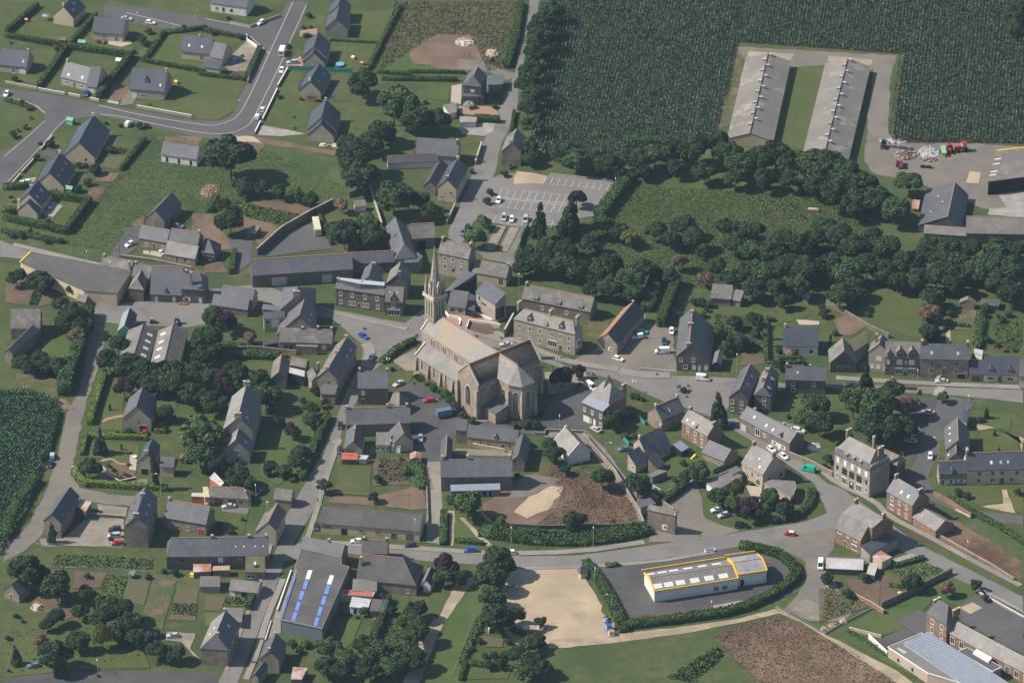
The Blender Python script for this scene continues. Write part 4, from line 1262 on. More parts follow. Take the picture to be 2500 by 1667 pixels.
PL+=[(0,2,'soil',[(70,60),(420,110),(360,290),(330,380),(60,340)]),(0,2,'rows_soil',[(505,195),(640,215),(600,350),(430,400)]),(0,2,'lawn_lush',[(470,610),(800,640),(870,900),(830,1020),(480,900)]),(0,2,'rough',[(180,1150),(700,1200),(760,1420),(400,1420),(230,1350)]),(0,2,'stubble',[(520,1400),(760,1460),(860,1568),(640,1568)]),(0,2,'lawn',[(1280,1320),(1430,1400),(1400,1568),(1190,1568)]),(0,2,'lawn',[(1780,1390),(2100,1420),(2000,1568),(1800,1568)]),(1,2,'lawn',[(130,620),(540,600),(560,800),(210,820)]),(1,2,'lawn',[(50,1010),(780,1030),(780,1180),(500,1180)]),(2,2,'lawn',[(-250,1130),(60,1120),(0,1260),(-100,1300)]),(2,2,'rough',[(2050,560),(2300,570),(2160,800),(2030,720)]),(3,2,'rough',[(700,250),(900,270),(620,620),(360,570),(360,440)]),(3,2,'lawn',[(1860,480),(2030,400),(2240,400),(2230,500),(1860,600)]),(3,2,'soil',[(1480,920),(1710,920),(1720,1050),(1440,1060)]),(3,2,'meadow',[(1150,560),(1700,540),(1720,930),(1300,900)]),(3,2,'pavement',[(300,1100),(690,1120),(690,1150),(420,1140)]),(3,2,'terrace',[(2080,540),(2347,560),(2347,600),(2120,600)]),(4,2,'earth',[(160,540),(300,490),(560,600),(380,720),(240,720)]),(4,2,'rough',[(1330,420),(1800,430),(1780,660),(1500,650),(1330,560)]),(4,2,'lawn',[(1500,660),(1790,660),(1740,880),(1500,830)]),(4,2,'lawn',[(1990,560),(2320,560),(2320,830),(1990,800)]),(4,2,'path',[(1455,680),(1500,660),(1500,830),(1450,820)]),(4,2,'lawn',[(150,1400),(360,1440),(330,1568),(120,1568)]),(0,3,'lawn',[(1190,0),(1420,20),(1400,250),(1160,230)]),(0,3,'paving_red',[(1165,135),(1220,95),(1400,60),(1410,85),(1260,115),(1180,150)]),(0,3,'lawn',[(1040,380),(1600,390),(1600,600),(1450,640),(1180,560),(1020,560)]),(0,3,'paving_red',[(1140,590),(1200,555),(1290,560),(1370,610),(1460,620),(1460,640),(1360,630),(1280,580),(1180,600)]),(0,3,'bed_soil',[(1190,660),(1330,590),(1560,700),(1540,790),(1330,810),(1250,740)]),(0,3,'gravel_dark',[(1170,690),(1330,810),(1560,790),(1700,800),(1680,860),(1150,840),(1130,740)]),(0,3,'terrace',[(1490,520),(1570,520),(1560,700),(1480,690)]),(0,3,'gravel',[(450,1480),(720,1480),(1000,1230),(1420,1250),(1420,1568),(480,1568)]),(0,3,'gravel',[(1110,1080),(1460,1130),(1440,1230),(1130,1200)]),(1,3,'lawn_lush',[(640,100),(1350,100),(1100,700),(850,860),(640,760)]),(1,3,'lawn',[(1565,610),(1900,640),(1885,990),(1480,960)]),(1,3,'soil',[(1920,560),(2250,540),(2347,560),(2347,860),(1930,880)]),(1,3,'earth',[(1480,990),(1900,1010),(2347,900),(2347,1140),(2000,1110),(1400,1060)]),(1,3,'gravel_dark',[(180,1100),(510,1130),(490,1200),(200,1170)]),(1,3,'lawn',[(330,1190),(490,1190),(440,1430),(200,1430)]),(2,3,'gravel',[(520,450),(1180,470),(1160,540),(520,520)]),(2,3,'lawn_lush',[(510,1190),(590,1200),(760,1470),(510,1470)]),(2,3,'path',[(380,1160),(520,1160),(500,1560),(470,1560),(450,1190),(380,1190)]),(2,3,'path',[(570,1240),(620,1240),(960,1568),(880,1568)]),(2,3,'lawn',[(1640,620),(1800,640),(1960,660),(2060,640),(1880,720)]),(2,3,'earth',[(0,880),(160,900),(190,1140),(0,1150)]),(3,3,'lawn',[(620,560),(1000,490),(1270,620),(1130,730),(860,620),(800,780),(640,760)]),(3,3,'terrace',[(1510,870),(1690,890),(1680,1000),(1560,990)]),(3,3,'gravel_dark',[(1860,130),(2080,180),(2160,300),(2090,300),(1800,180)]),(3,3,'lawn',[(450,850),(620,960),(560,1010),(420,930)]),(4,3,'lawn_lush',[(1730,0),(2200,80),(2180,240),(1750,170)]),(4,3,'lawn',[(1860,230),(2280,310),(2290,470),(1760,480)]),(4,3,'path',[(1780,170),(1950,190),(2160,270),(2347,330),(2320,480),(2280,310),(2000,215),(1830,240)]),(4,3,'lawn',[(1500,930),(2080,920),(2120,1060),(1840,1100),(1530,980)]),(4,3,'path',[(2090,920),(2150,920),(2250,1190),(2120,1170),(1850,1110),(2110,1080)]),(4,3,'lawn',[(2160,920),(2347,900),(2347,1180),(2260,1180)]),(4,3,'lawn_lush',[(1500,1040),(2347,1450),(2347,1568),(1500,1100)]),(4,3,'lawn',[(1260,790),(1330,790),(1370,890)]),(4,3,'lawn',[(1370,360),(1430,330),(1440,550),(1370,550)]),(0,4,'rows_green',[(640,100),(1750,150),(1740,270),(580,240)]),(0,4,'soil',[(860,290),(1230,310),(1150,480),(830,480)]),(0,4,'rows_green',[(1240,340),(1460,350),(1390,590),(1140,510)]),(0,4,'rows_soil',[(1470,380),(1730,390),(1650,680),(1410,620)]),(0,4,'rough',[(1760,370),(2020,400),(1860,960),(1640,760)]),(0,4,'rows_soil',[(2040,470),(2270,480),(2250,860),(1940,850)]),(0,4,'lawn',[(60,1000),(800,1000),(1600,1100),(1720,1400),(1000,1410),(60,1500)]),(0,4,'soil',[(440,580),(560,560),(660,640),(880,780),(700,870),(360,660)]),(0,4,'gravel',[(1910,980),(2240,1000),(2180,1180),(2350,1350),(2200,1240),(2080,1100),(1900,1080)]),(1,4,'rows_soil',[(0,560),(240,580),(190,740),(0,740)]),(1,4,'rows_green',[(260,580),(500,590),(480,690),(220,680)]),(1,4,'rows_green',[(0,760),(180,780),(160,920),(0,910)]),(1,4,'lawn_lush',[(1640,850),(1800,830),(1700,1100),(1560,1200)]),(1,4,'lawn_lush',[(2240,560),(2347,580),(2347,800),(2170,760)]),(1,4,'meadow',[(2070,900),(2347,880),(2347,1400),(2100,1300),(2060,1100)]),(1,4,'pavement',[(1000,300),(1060,240),(870,850),(870,1000),(820,1010),(680,1090),(790,830)]),(2,4,'rows_soil',[(720,1020),(1080,1060),(1060,1160),(840,1150)]),(2,4,'lawn',[(640,1360),(1150,1430),(1130,1520),(620,1520)]),(2,4,'lawn',[(220,560),(460,560),(320,830),(210,840)]),(2,4,'concrete',[(2180,890),(2347,870),(2347,1050),(2260,1050)]),(3,4,'concrete',[(1130,680),(1480,620),(1500,650),(1140,740)]),(3,4,'heath',[(150,800),(900,740),(880,790),(160,850)]),(4,4,'rough',[(0,480),(400,560),(560,700),(420,740),(60,860),(0,880)]),(4,4,'soil',[(300,380),(780,340),(950,460),(880,560),(700,690),(400,570)]),(4,4,'rows_green',[(780,280),(1170,160),(1450,290),(1180,440),(980,400)]),(4,4,'lawn_lush',[(330,940),(600,740),(740,790),(1060,600),(1290,470),(1540,360),(1790,470),(1800,640),(1600,690),(1300,620),(1200,740),(890,870),(990,940),(710,1030)]),(4,4,'asphalt',[(890,870),(1150,735),(1240,780),(1240,1010),(1110,1005)]),(4,4,'asphalt_new',[(620,1085),(985,940),(1110,1005),(790,1140),(770,1170)]),(4,4,'asphalt',[(1600,700),(1790,560),(2347,830),(2347,1240),(2250,1200),(1640,870)]),(4,4,'sand',[(1610,710),(1760,645),(1870,710),(1730,780)]),(4,4,'lawn_lush',[(235,1045),(330,980),(800,1270),(1180,1500),(1100,1500)]),(4,4,'concrete',[(850,150),(1060,80),(1150,130),(870,210)])]
for c,r,m,pts in PL:
 K(c,r)
 m='soil' if m=='bed_soil' else m
 nm={'terrace':'terrace','lawn':'lawn','lawn_lush':'lawn','soil':'earth','earth':'earth','rows_soil':'vegetable_plot','rows_green':'vegetable_plot','rough':'meadow','meadow':'meadow','stubble':'earth','heath':'earth','path':'path'}.get(m,'yard')
 patch(nm,m,pts,{'paving_red':10,'path':10,'terrace':10,'sand':11}.get(m,7),.25)
 # ================================================ BUILDINGS
EST='detached houses of the estate'
VIL='stone houses of the village'
SHD='sheds and small outbuildings'
# ---- the housing estate
K(0,0)
house('beige house at the top left with two pale skylights in its dark roof',(845,215),(985,82),(715,75),3.8,wall='beige',roof='slate_new',name='detached_house',group=EST,win=[('F',[.3,.55],.9,1,1.2,'w'),('R',[.5],3,.8,1,'w')],sky=[(.3,.4,0),(.6,.65,0)],ch=[(0,0,.9,'beige',.7)])
h=house('pink-beige house with a semicircular front terrace and white garden chairs',(1050,372),(1408,405),(1095,190),3.3,wall='beige',roof='slate_new',name='detached_house',group=EST,win=[('F',[.38],.9,1.2,1.2,'w'),('F',[.78],.1,1.3,2.1,'w'),('R',[.5],.9,.8,1,'w')])
house('grey-roofed house cut by the left picture edge with a white garage door',(-20,742),(302,778),(10,552),3.0,wall='beige_grey',roof='slate_new',name='detached_house',group=EST,win=[('F',[.52],.1,1.2,2.1,'w'),('F',[.84],.1,2.4,2.1,'g')],sky=[(.85,.35,0)],ch=[(.98,0,.9,'beige_grey',.7)])
h=house('house with a stepped-out garage wing beside a tall dark hedge',(690,885),(1000,965),(735,695),3.2,wall='beige_grey',roof='slate_new',name='detached_house',group=EST,win=[('F',[.22,.78],.9,1.3,1.2,'w'),('F',[.5],.1,1,2.1,'D')],sky=[(.25,.25,0),(.75,.3,0)],ch=[(.0,0,1,'beige',.8)])
volume(h,(985,990),(1108,1008),(1052,755),2.8,wall='beige_grey',roof='slate_new',win=[('F',[.45],.1,2.4,2.1,'g')])
h=house('house with a stone entrance porch and pointed dormers on a sloping lawn',(1478,1022),(1882,1058),(1517,778),3.6,wall='beige_grey',roof='slate_new',name='detached_house',group=EST,win=[('F',[.13],.1,2.3,2.1,'g'),('F',[.4],.5,1.6,1.2,'w'),('F',[.88],.6,.9,1.5,'w'),('R',[.5],4,.5,.9,'n')],sky=[(.86,.3,0,.6,.9,'frame')],ch=[(1,0,.9,'beige',.7)],dor=[(.45,.35,1.5,1.3,'g','beige_grey')])
volume(h,(1700,1050),(1800,1062),(1712,1000),2.9,wall='stone',roof='slate_new',win=[('F',[.5],.1,1,2.1,'D')])
h=house('large house with two skylights and two lower garage wings at the estate corner',(2070,592),(2410,625),(2102,402),3.3,wall='beige',roof='slate_new',name='detached_house',group=EST,win=[('F',[.7],.1,1.2,2.1,'w')],sky=[(.25,.4,0,.7,.9,'frame'),(.68,.4,0,.7,.9,'frame')],ch=[(.55,0,.8,'beige',.6)])
volume(h,(2400,655),(2545,685),(2425,470),3.0,wall='beige',roof='slate_new',win=[('R',[.4],.9,1,1.2,'w')])
volume(h,(2320,768),(2512,798),(2345,672),2.6,tp=.45,mono=True,wall='beige',roof='slate_new',win=[('R',[.6],.1,1,2,'g')])
K(1,0)
house('white two-storey looking house with a white garage door at the top edge',(60,35),(475,95),(95,-150),3.8,wall='white',roof='slate_new',name='detached_house',group=EST,win=[('F',[.18],1,1.2,1.2,'w'),('F',[.36],.4,1,2.1,'D'),('F',[.58],1,1.2,1.2,'n'),('F',[.87],.1,2.3,2.1,'g')])
house('beige gable house topmost of the row right of the estate road',(1640,338),(1675,195),(1497,222),3.9,wall='beige_grey',roof='slate_new',name='detached_house',group=EST,win=[('F',[.4,.7],.9,1.1,1.2,'w')])
house('gable house partly hidden at the top edge above the row',(1650,170),(1680,60),(1545,45),4.2,wall='beige_grey',roof='slate_new',name='detached_house',group=EST)
h=house('beige house with a lower gabled front wing beside the blue paddling pool',(1400,662),(1447,500),(1258,522),3.8,wall='beige_grey',roof='slate_new',name='detached_house',group=EST,win=[('F',[.5],.1,1.6,2.1,'w')],sky=[(.6,.5,0,.6,.8)])
volume(h,(1380,732),(1408,670),(1263,582),2.6,wall='beige_grey',roof='slate_new')
h=house('beige house with a white chimney and a small dark carport on its gable',(1335,1065),(1452,865),(1197,930),2.9,wall='beige_grey',roof='slate_new',name='detached_house',group=EST,win=[('F',[.35,.65],.3,1.2,1.9,'w')],sky=[(.3,.5,0,.6,.8),(.75,.5,0,.6,.8)],ch=[(0,0,.8,'white',.8)])
prism('',[(1160,1105),(1275,1112),(1265,1082),(1165,1072)],2.4,'wood','slate_new',root=h)
prism('',[(1070,1000),(1140,975),(1130,915),(1075,920)],3.4,'beige_grey','slate_new',root=h)
h=house('beige house with a lower front gable beside the dark conifer belt',(1515,1500),(1562,1300),(1350,1330),3.4,wall='beige_grey',roof='slate_new',name='detached_house',group=EST,win=[('F',[.3],.1,1.4,2.1,'w'),('F',[.7],.9,1,1.2,'w')],sky=[(.4,.5,0,.6,.8)],ch=[(1,0,.8,'white',.8)])
volume(h,(1485,1572),(1528,1475),(1335,1405),2.7,wall='beige_grey',roof='slate_new',win=[('L',[.5],.8,.9,1.1,'w')])
K(0,1)
house('cream gable house farthest up the left estate road with a grey terrace',(1088,248),(1258,-68),(902,65),2.6,wall='cream',roof='slate_new',name='detached_house',group=EST,win=[('F',[.25,.5,.75],.6,1.2,1.6,'w'),('L',[.3],.9,.8,1,'n')],ch=[(1,0,.9,'white',.8)])
house('cream gable house with dormers, middle one along the left estate road',(738,585),(868,352),(568,402),2.6,wall='cream',roof='slate_new',name='detached_house',group=EST,win=[('F',[.3,.6,.85],.5,1.1,1.7,'w'),('L',[.28],.7,.7,1,'n')],sky=[(.2,.5,0,.6,.8),(.5,.5,0,.6,.8),(.8,.5,0,.6,.8)],ch=[(1,0,.9,'white',.8)])
h=house('grey-beige house with a front gable wing enclosed by tall green hedges',(475,805),(585,655),(320,655),3.3,wall='beige',roof='slate_new',name='detached_house',group=EST,win=[('F',[.3,.7],.2,1.2,2,'w')],sky=[(.25,.5,0,.9,1.3),(.7,.5,0,.9,1.3)])
volume(h,(432,892),(475,848),(302,760),2.3,wall='beige_grey',roof='slate_new',win=[('F',[.5],.2,1.2,1.9,'w')],ch=[(.1,3.4,.2,'cream',.9)])
house('small white bungalow with three tall dark windows alone on the meadow',(1840,208),(2252,268),(1882,57),3.1,wall='white',roof='slate',name='bungalow',group=EST,win=[('F',[.17,.5,.83],.2,1,1.9,'n'),('R',[.5],.8,.9,1.2,'n')])
house('old dark-roofed stone barn standing on the meadow',(1888,978),(2085,772),(1760,857),4.0,wall='stone',roof='slate',name='barn',cat='barn',win=[('F',[.45],.1,2.4,2.6,'G')])
h=house('long stone cottage with a newer pale slate lean-to and a small lawn',(1930,1197),(2262,1250),(1975,1055),6.0,wall='stone',roof='slate',name='cottage',group=VIL,ridge='r',ch=[(1,0,.9,'stone',.9)])
volume(h,(1880,1345),(2238,1408),(1930,1197),2.8,mono=True,wall='stone',roof='slate_light',win=[('F',[.4],.1,1,2.1,'D'),('F',[.65],.9,.8,1,'n')])
volume(h,(1580,1165),(1910,1222),(1618,1010),3.6,wall='stone',roof='slate',win=[('F',[.3,.85],.8,.9,1.2,'w'),('F',[.55],.1,1,2.1,'D')])
K(1,1)
house('small hip-roofed stone outbuilding beside the cottage',(-40,1325),(110,1348),(0,1165),3.3,wall='stone',roof='slate',hip=(0,.9),name='outbuilding',cat='outbuilding')
h=house('long slate-roofed stone barn with pale garage doors on the main street',(540,1598),(1700,1522),(550,1410),4.9,wall='stone_dark',roof='slate',name='long_barn',cat='barn',ridge='r',win=[('F',[.27],.1,5,3.2,'k'),('F',[.74],.1,3.2,3,'k')])
house('lower slate-roofed range between the long barn and the street corner',(1680,1465),(2175,1440),(1668,1332),4.0,wall='stone_dark',roof='slate',ridge='r',name='stone_range',cat='building',win=[('F',[.3],.1,1.8,2.2,'G')])
prism('open lean-to shed on the bare ground beside the parked white bus',[(455,1108),(578,1108),(648,1026),(545,1022)],2.6,'stone_dark','fibro',group=SHD,edge=None)
house('small grey-roofed garden shed by the tall dark trees',(1720,812),(1852,800),(1722,732),2.2,tp=.4,mono=True,wall='white',roof='fibro',name='shed',cat='shed',group=SHD)
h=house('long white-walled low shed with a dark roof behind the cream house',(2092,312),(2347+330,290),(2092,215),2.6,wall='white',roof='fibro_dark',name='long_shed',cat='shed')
K('z',(880,500,6.19))
h=house('big old slate house end-on to the street behind the long barn',(365,340),(520,826),(545,198),5.0,wall='stone',roof='slate',name='old_house',group=VIL,hip=(0,.9),sky=[(.45,.55,0,.9,1.8,'dark')])
prism('',[(660,875),(865,872),(945,775),(865,715),(700,740)],4.6,'stone','slate',root=h)
house('stone barn with a wide dark doorway beside the sloping road',(770,520),(1135,495),(800,290),4.2,wall='stone',roof='slate_old',ridge='r',name='barn',cat='barn',win=[('F',[.42],.1,3.6,3.2,'G')])
house('slate house with a brick chimney just behind the white-ridged terrace',(60,960),(-20,1200),(212,850),6.0,wall='cream',roof='slate',name='old_house',group=VIL,ch=[(.2,.2,.4,'stone',1.4)])
h=house('slate gable house on the street corner opposite the church tower',(450,985),(390,1185),(632,880),6.2,wall='stone_dark',roof='slate_old',name='corner_house',group=VIL,roof2='slate',ch=[(.95,.9,1,'brick',.7)])
h=house('little shop house with a pointed dormer at the end of the terrace',(365,1462),(640,1478),(400,1195),5.6,wall='stone_dark',roof='slate_old',name='shop_house',group=VIL,dor=[(.45,.02,2.0,1.5,'g','stone_dark')],sky=[(.25,.6,0,.5,.6),(.65,.6,0,.5,.6)],win=[('F',[.45],3.2,1.1,1.6,'w'),('F',[.5],.3,4,2,'x')],wmax=4)
K(1,2)
h=house('grey stone terrace with a white glazed strip along its ridge',(1492,178),(2058,258),(1515,62),7.0,tp=1.0,wall='stone_dark',roof='slate',name='terrace_house',group=VIL,win=[('F',[.11,.34,.6,.85],4.2,1,1.7,'w'),('F',[.11,.3,.38,.57,.65,.86],1,.95,1.6,'w'),('F',[.48],.1,1,2.1,'D')],ch=[(0,-.6,.5,'stone_dark',.9),(.5,-.6,.5,'stone_dark',.9)])
prism('',[(1535,52),(2062,108),(2060,146),(1780,125),(1530,72)],10.0,'stone_dark','glass_sky',root=h)
# ---- centre row and its yards
K('z',(620,680,8.386))
house('steep hipped stone house with a massive pale chimney stack',(600,190),(528,645),(962,-70),6.0,wall='stone',roof='slate',hip=(1.6,0),name='old_house',group=VIL,ch=[(.98,0,1.6,'granite',2.2)])
h=house('curved slate roof house with white skylights on the village street',(1195,1020),(1300,690),(815,868),6.2,wall='stone',roof='slate',back=1.7,ridge='r',name='old_house',group=VIL,sky=[(.25,.3,0),(.6,.3,0)],win=[('F',[.3,.7],1,1,1.5,'w'),('F',[.3,.7],4,1,1.5,'w')])
house('small grey rendered house with a white panel wall above the orange-leaved hedge',(200,828),(640,800),(212,688),5.2,wall='beige_grey',roof='slate',name='small_house',group=VIL,win=[('F',[.18],3.2,.9,1,'n'),('F',[.52],1.5,2.4,3.6,'g'),('F',[.85],3.2,.9,1,'n')],wmax=2.6)
h=house('stone row house with pale streaks down its weathered roof',(512,1300),(1600,1335),(682,1008),3.6,wall='stone',roof='slate_old',name='stone_range',group=VIL,ch=[(.43,0,.5,'stone',.8),(.72,0,.9,'stone',.8),(.99,0,.6,'stone',.8)],win=[('F',[.12,.22],.2,1,1.9,'n'),('F',[.84],1.2,1.2,1.5,'s'),('F',[.95],.9,.8,1,'n')])
prism('',[(870,1345),(1310,1358),(1300,1400),(860,1385)],3.2,'stone','fibro',root=h)
volume(h,(200,1362),(515,1306),(242,1242),2.3,mono=True,tp=.7,wall='stone_dark',roof='slate',win=[('F',[.55],.1,4,2,'G')])
house('low slate shed roof beside the courtyard wall',(160,622),(540,672),(148,508),3.0,mono=True,tp=.7,wall='stone',roof='slate',name='shed',cat='shed',group=SHD)
K('z',(640,820,8.386))
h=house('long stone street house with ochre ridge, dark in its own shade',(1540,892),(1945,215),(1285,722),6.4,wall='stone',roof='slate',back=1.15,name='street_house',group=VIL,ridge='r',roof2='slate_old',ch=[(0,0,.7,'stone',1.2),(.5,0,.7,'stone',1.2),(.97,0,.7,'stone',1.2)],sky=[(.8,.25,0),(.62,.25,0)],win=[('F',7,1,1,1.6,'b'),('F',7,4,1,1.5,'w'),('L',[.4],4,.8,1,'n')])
prism('',[(1180,1040),(1370,892),(1560,985),(1495,1200),(1200,1180)],4.2,'stone','slate',root=h)
house('grey stone wing with a buff gable inside the courtyard',(905,740),(1000,930),(960,560),4.6,wall='stone_gold',roof='slate_old',name='courtyard_wing',cat='building',hip=(.4,0),ch=[(.1,2,1.4,'stone',.8)],wmax=4.2)
h=house('old slate barn along the left side of the courtyard',(230,512),(165,885),(405,385),4.0,wall='stone',roof='slate_old',roof2='slate',ridge='r',name='barn',cat='barn')
volume(h,(560,590),(885,655),(605,430),4.2,wall='stone_dark',roof='slate_old',ridge='r',wmax=4)
prism('',[(540,632),(872,712),(866,830),(540,742)],4.0,'dark','tin',root=h)  # dark walls paint in the shade beneath the open canopy
K('z',(280,620,6.19))
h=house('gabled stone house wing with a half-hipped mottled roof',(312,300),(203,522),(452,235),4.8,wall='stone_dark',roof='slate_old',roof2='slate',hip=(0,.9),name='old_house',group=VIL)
volume(h,(255,330),(525,372),(310,138),5.6,wall='stone_dark',roof='slate_old',ch=[(0,0,.6,'stone',.8)])
h=house('long stone farmhouse with white shutters facing the grey yard',(530,612),(1012,628),(612,182),3.1,wall='stone_dark',roof='slate',name='farmhouse',group=VIL,ridge='r',dor=[(.5,.05,1.1,1,'g','stone_dark')],win=[('F',[.2],.2,1,1.9,'t'),('F',[.75],.2,1,1.9,'t')])
volume(h,(1000,528),(1358,548),(1060,268),5.6,wall='stone_dark',roof='slate',hip=(0,.5),ch=[(.15,0,.7,'stone',.9),(.42,-3,1.6,'stone',.8)],dor=[(.82,.04,1.3,1.1,'h','stone_dark')],win=[('F',[.22],.5,1.2,1.7,'o'),('F',[.8],.2,1,1.9,'t')])
h=house('low stone barn with a dark timber gable beside the purple-leaved tree',(1460,768),(2005,848),(1512,602),3.0,wall='stone_dark',roof='slate',name='barn',cat='barn',wmax=4.5)
volume(h,(1600,640),(2080,712),(1668,465),4.2,wall='beige_grey',roof='slate',wmax=4.6)
K('z',(0,560,6.909))
r_,ro,q=prism('wide flat dark-roofed hall with yellow roof edges by the street',[(335,550),(525,372),(1690,590),(2225,700),(1975,1080),(1410,1030)],5.0,'cream','fibro_dark',name='hall',cat='hall')
roof_panel(ro,r_,[(330,545),(345,560),(535,380),(520,365)],5.0,'yellow','roof_edge',.2)
roof_panel(ro,r_,[(520,365),(525,380),(1690,598),(1690,584)],5.0,'concrete','roof_edge',.2)
prism('',[(1280,1195),(1440,1235),(1490,1080),(1330,1050)],3.0,'stone_dark','fibro',root=r_)
house('grey slate house with two chimneys behind the flat hall',(1692,592),(2205,692),(1742,445),5.2,wall='stone_dark',roof='slate_old',name='old_house',group=VIL,ridge='r',ch=[(.05,0,.7,'stone',.9),(1,-2,1,'stone',.7)])
K(0,2)
h=house('dark slate house cut by the left picture edge',(150,938),(440,657),(82,880),4.2,wall='stone',roof='slate',name='old_house',group=VIL,wmax=5)
volume(h,(120,640),(462,640),(160,398),4.4,wall='stone',roof='slate_old',wmax=5)
h=house('workshop with two ridges and rows of white square skylights',(1470,655),(1365,990),(1640,592),4.0,tp=.5,wall='fibro_dark',roof='fibro',roof2='fibro_dark',name='workshop',cat='workshop',ridge='g',sky=[(t,.42,1,1.5,2.0,'skylight_white')for t in(.22,.45,.68,.92)])  # pale left and dark right slopes: sun and shade put in the colour
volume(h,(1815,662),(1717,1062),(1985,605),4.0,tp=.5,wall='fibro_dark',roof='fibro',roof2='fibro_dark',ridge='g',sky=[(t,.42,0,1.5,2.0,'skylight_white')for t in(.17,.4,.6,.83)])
house('small blue-grey metal shed with pale green gable trim',(1405,470),(1342,674),(1510,428),3.0,wall='green_trim',roof='zinc',roof2='slate_new',cope='green_trim',name='metal_shed',cat='shed',group=SHD)
K(1,2)
house('plain stone house at the start of the church street with one white shutter',(1750,1325),(2102,1326),(1785,1122),6.4,wall='stone_dark',roof='slate',name='street_house',group=VIL,ch=[(.06,0,1,'granite',.8),(.97,0,.9,'granite',.8)],win=[('F',[.18],3.7,1.1,1.7,'s'),('F',[.18],.2,1.1,2,'D')],wmax=4.6)
K(1,3)
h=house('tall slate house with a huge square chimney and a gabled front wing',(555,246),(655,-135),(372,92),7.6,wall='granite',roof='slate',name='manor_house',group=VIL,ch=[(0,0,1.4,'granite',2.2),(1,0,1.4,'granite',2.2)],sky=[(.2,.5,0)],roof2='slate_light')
volume(h,(522,492),(556,362),(345,350),4.4,wall='granite',roof='slate',roof2='slate_light',win=[('L',[.45],3.0,1,1.9,'w'),('L',[.45],.6,.9,1.2,'n'),('L',[.75],1,1,.9,'w')],sky=[(.5,.4,0)])
K(0,3)
h=house('beige house with dormers and an open garage holding a red car',(1735,112),(1805,-112),(1562,-38),5.0,wall='beige_grey',roof='slate_new',name='detached_house',group=EST,roof2='slate',win=[('L',[.3],.1,2.5,2.2,'G'),('L',[.45],3.2,.5,.8,'n')],sky=[(.4,.5,0,.8,1,'brown')])
h=house('beige house with dormers and a flat garage wing behind the conifer',(1768,590),(1840,410),(1690,490),5.6,wall='beige_grey',roof='slate_new',name='detached_house',group=EST,win=[('L',[.65],.1,2.4,2.2,'G'),('L',[.2],.8,1,1.1,'n')],ch=[(0,0,1,'beige_grey',1.2)])
volume(h,(1825,655),(1988,664),(1830,528),3.8,mono=True,tp=.45,wall='beige',roof='slate')
h=house('dark-roofed stone barn beside the grey lane',(702,1302),(914,988),(575,1208),5.6,wall='stone',roof='slate_new',roof2='slate',name='barn',cat='barn',win=[('L',[.5],.1,2.5,2.6,'w')])
prism('',[(880,1105),(985,1162),(1050,1055),(920,1015)],3.8,'stone_dark','tin_rust',root=h)
h=house('tall stone house end-on with small dark roof openings',(1535,990),(1424,1330),(1672,885),8.0,wall='stone',roof='slate',name='stone_house',group=VIL,ch=[(1,0,.8,'stone',1.8),(.3,0,.8,'stone',1.4)],sky=[(.3,.3,0,.9,.7,'dark'),(.6,.3,0,.9,.7,'dark'),(.9,.3,0,.9,.7,'dark'),(.4,.4,1,.9,.8),(.7,.4,1,.9,.8)],win=[('B',[.2,.5,.8],4.5,1,1.5,'w'),('B',[.2,.5,.8],1,1,1.5,'w')])
h=house('stone cottage range with an orange-edged double roof',(1875,1235),(2360,1318),(1852,1010),4.4,wall='stone',roof='slate',name='cottage',group=VIL,ridge='r',ch=[(.02,0,.9,'granite',.9),(.9,.5,.6,'granite',.7)],win=[('F',[.15],.8,1,1.4,'w'),('F',[.32],.1,.9,2,'D'),('F',[.55],.8,1,1.4,'w'),('F',[.88],.1,2.3,2.1,'r')],wmax=5.4)
prism('white-roofed low shed behind the cottage range',[(2190,990),(2400,1000),(2420,955),(2200,950)],2.4,'tin_red','tin',group=SHD)
K(1,3)
house('low beige garage with two dark red doors',(40,998),(502,1022),(20,872),3.0,tp=.9,wall='beige',roof='slate_old',hip=(0,.6),ridge='r',name='garage',cat='garage',win=[('F',[.26,.58],.1,2.7,2.3,'r'),('F',[.8],1.2,1,.6,'n')])
prism('tilted white sheet-roofed shelter behind the red-doored garage',[(52,778),(110,712),(222,836),(180,874)],3.0,'tin_red','tin',group=SHD,rise=[0,.5,.5,0])
prism('cream stone outbuilding at the left end of the red-doored garage',[(0,1000),(60,1000),(35,880),(-25,880)],3.6,'cream','cream',group=SHD)
h=house('rendered house with an orange ridge at the street bend',(822,1386),(932,1165),(715,1292),5.8,wall='beige_grey',roof='slate',back=1.55,roof2='slate_old',ridge='r',name='rendered_house',group=VIL,ch=[(.9,3,.6,'granite',.7)],win=[('L',[.45],3.4,.5,.7,'n'),('F',[.3,.7],1,1,1.4,'b'),('F',[.3,.7],3.7,1,1.4,'w')])
house('small brown-roofed stone shed at the roadside',(785,1022),(988,1046),(818,896),3.0,wall='stone',roof='slate_old',name='shed',cat='shed',group=SHD,wmax=3.2)
h=house('cream gabled house with a blue shutter and a red lean-to roof',(1622,245),(1590,455),(1738,165),3.8,wall='beige_grey',roof='slate',roof2='slate_new',ridge='r',name='small_house',group=VIL,win=[('R',[.45],1.4,.8,1.5,'n')],ch=[(.35,0,.5,'brick',.7)])
volume(h,(1565,568),(1752,571),(1580,490),2.3,mono=True,tp=.4,wall='brown',roof='tin_red')
prism('metal-roofed lean-to right of the red roof',[(1762,562),(1850,566),(1882,522),(1775,516)],2.2,'tin','tin',group=SHD)
h=house('long slate-roofed stone range with three chimneys along an orange ridge',(1620,178),(2362,152),(1650,-20),4.6,wall='stone',roof='slate',ridge='r',name='stone_range',group=VIL,ch=[(.02,0,.9,'granite',.8),(.65,0,.9,'granite',.8),(.95,0,.9,'granite',.8)],win=[('F',[.5],1,.9,.9,'n')])
K(1,2)
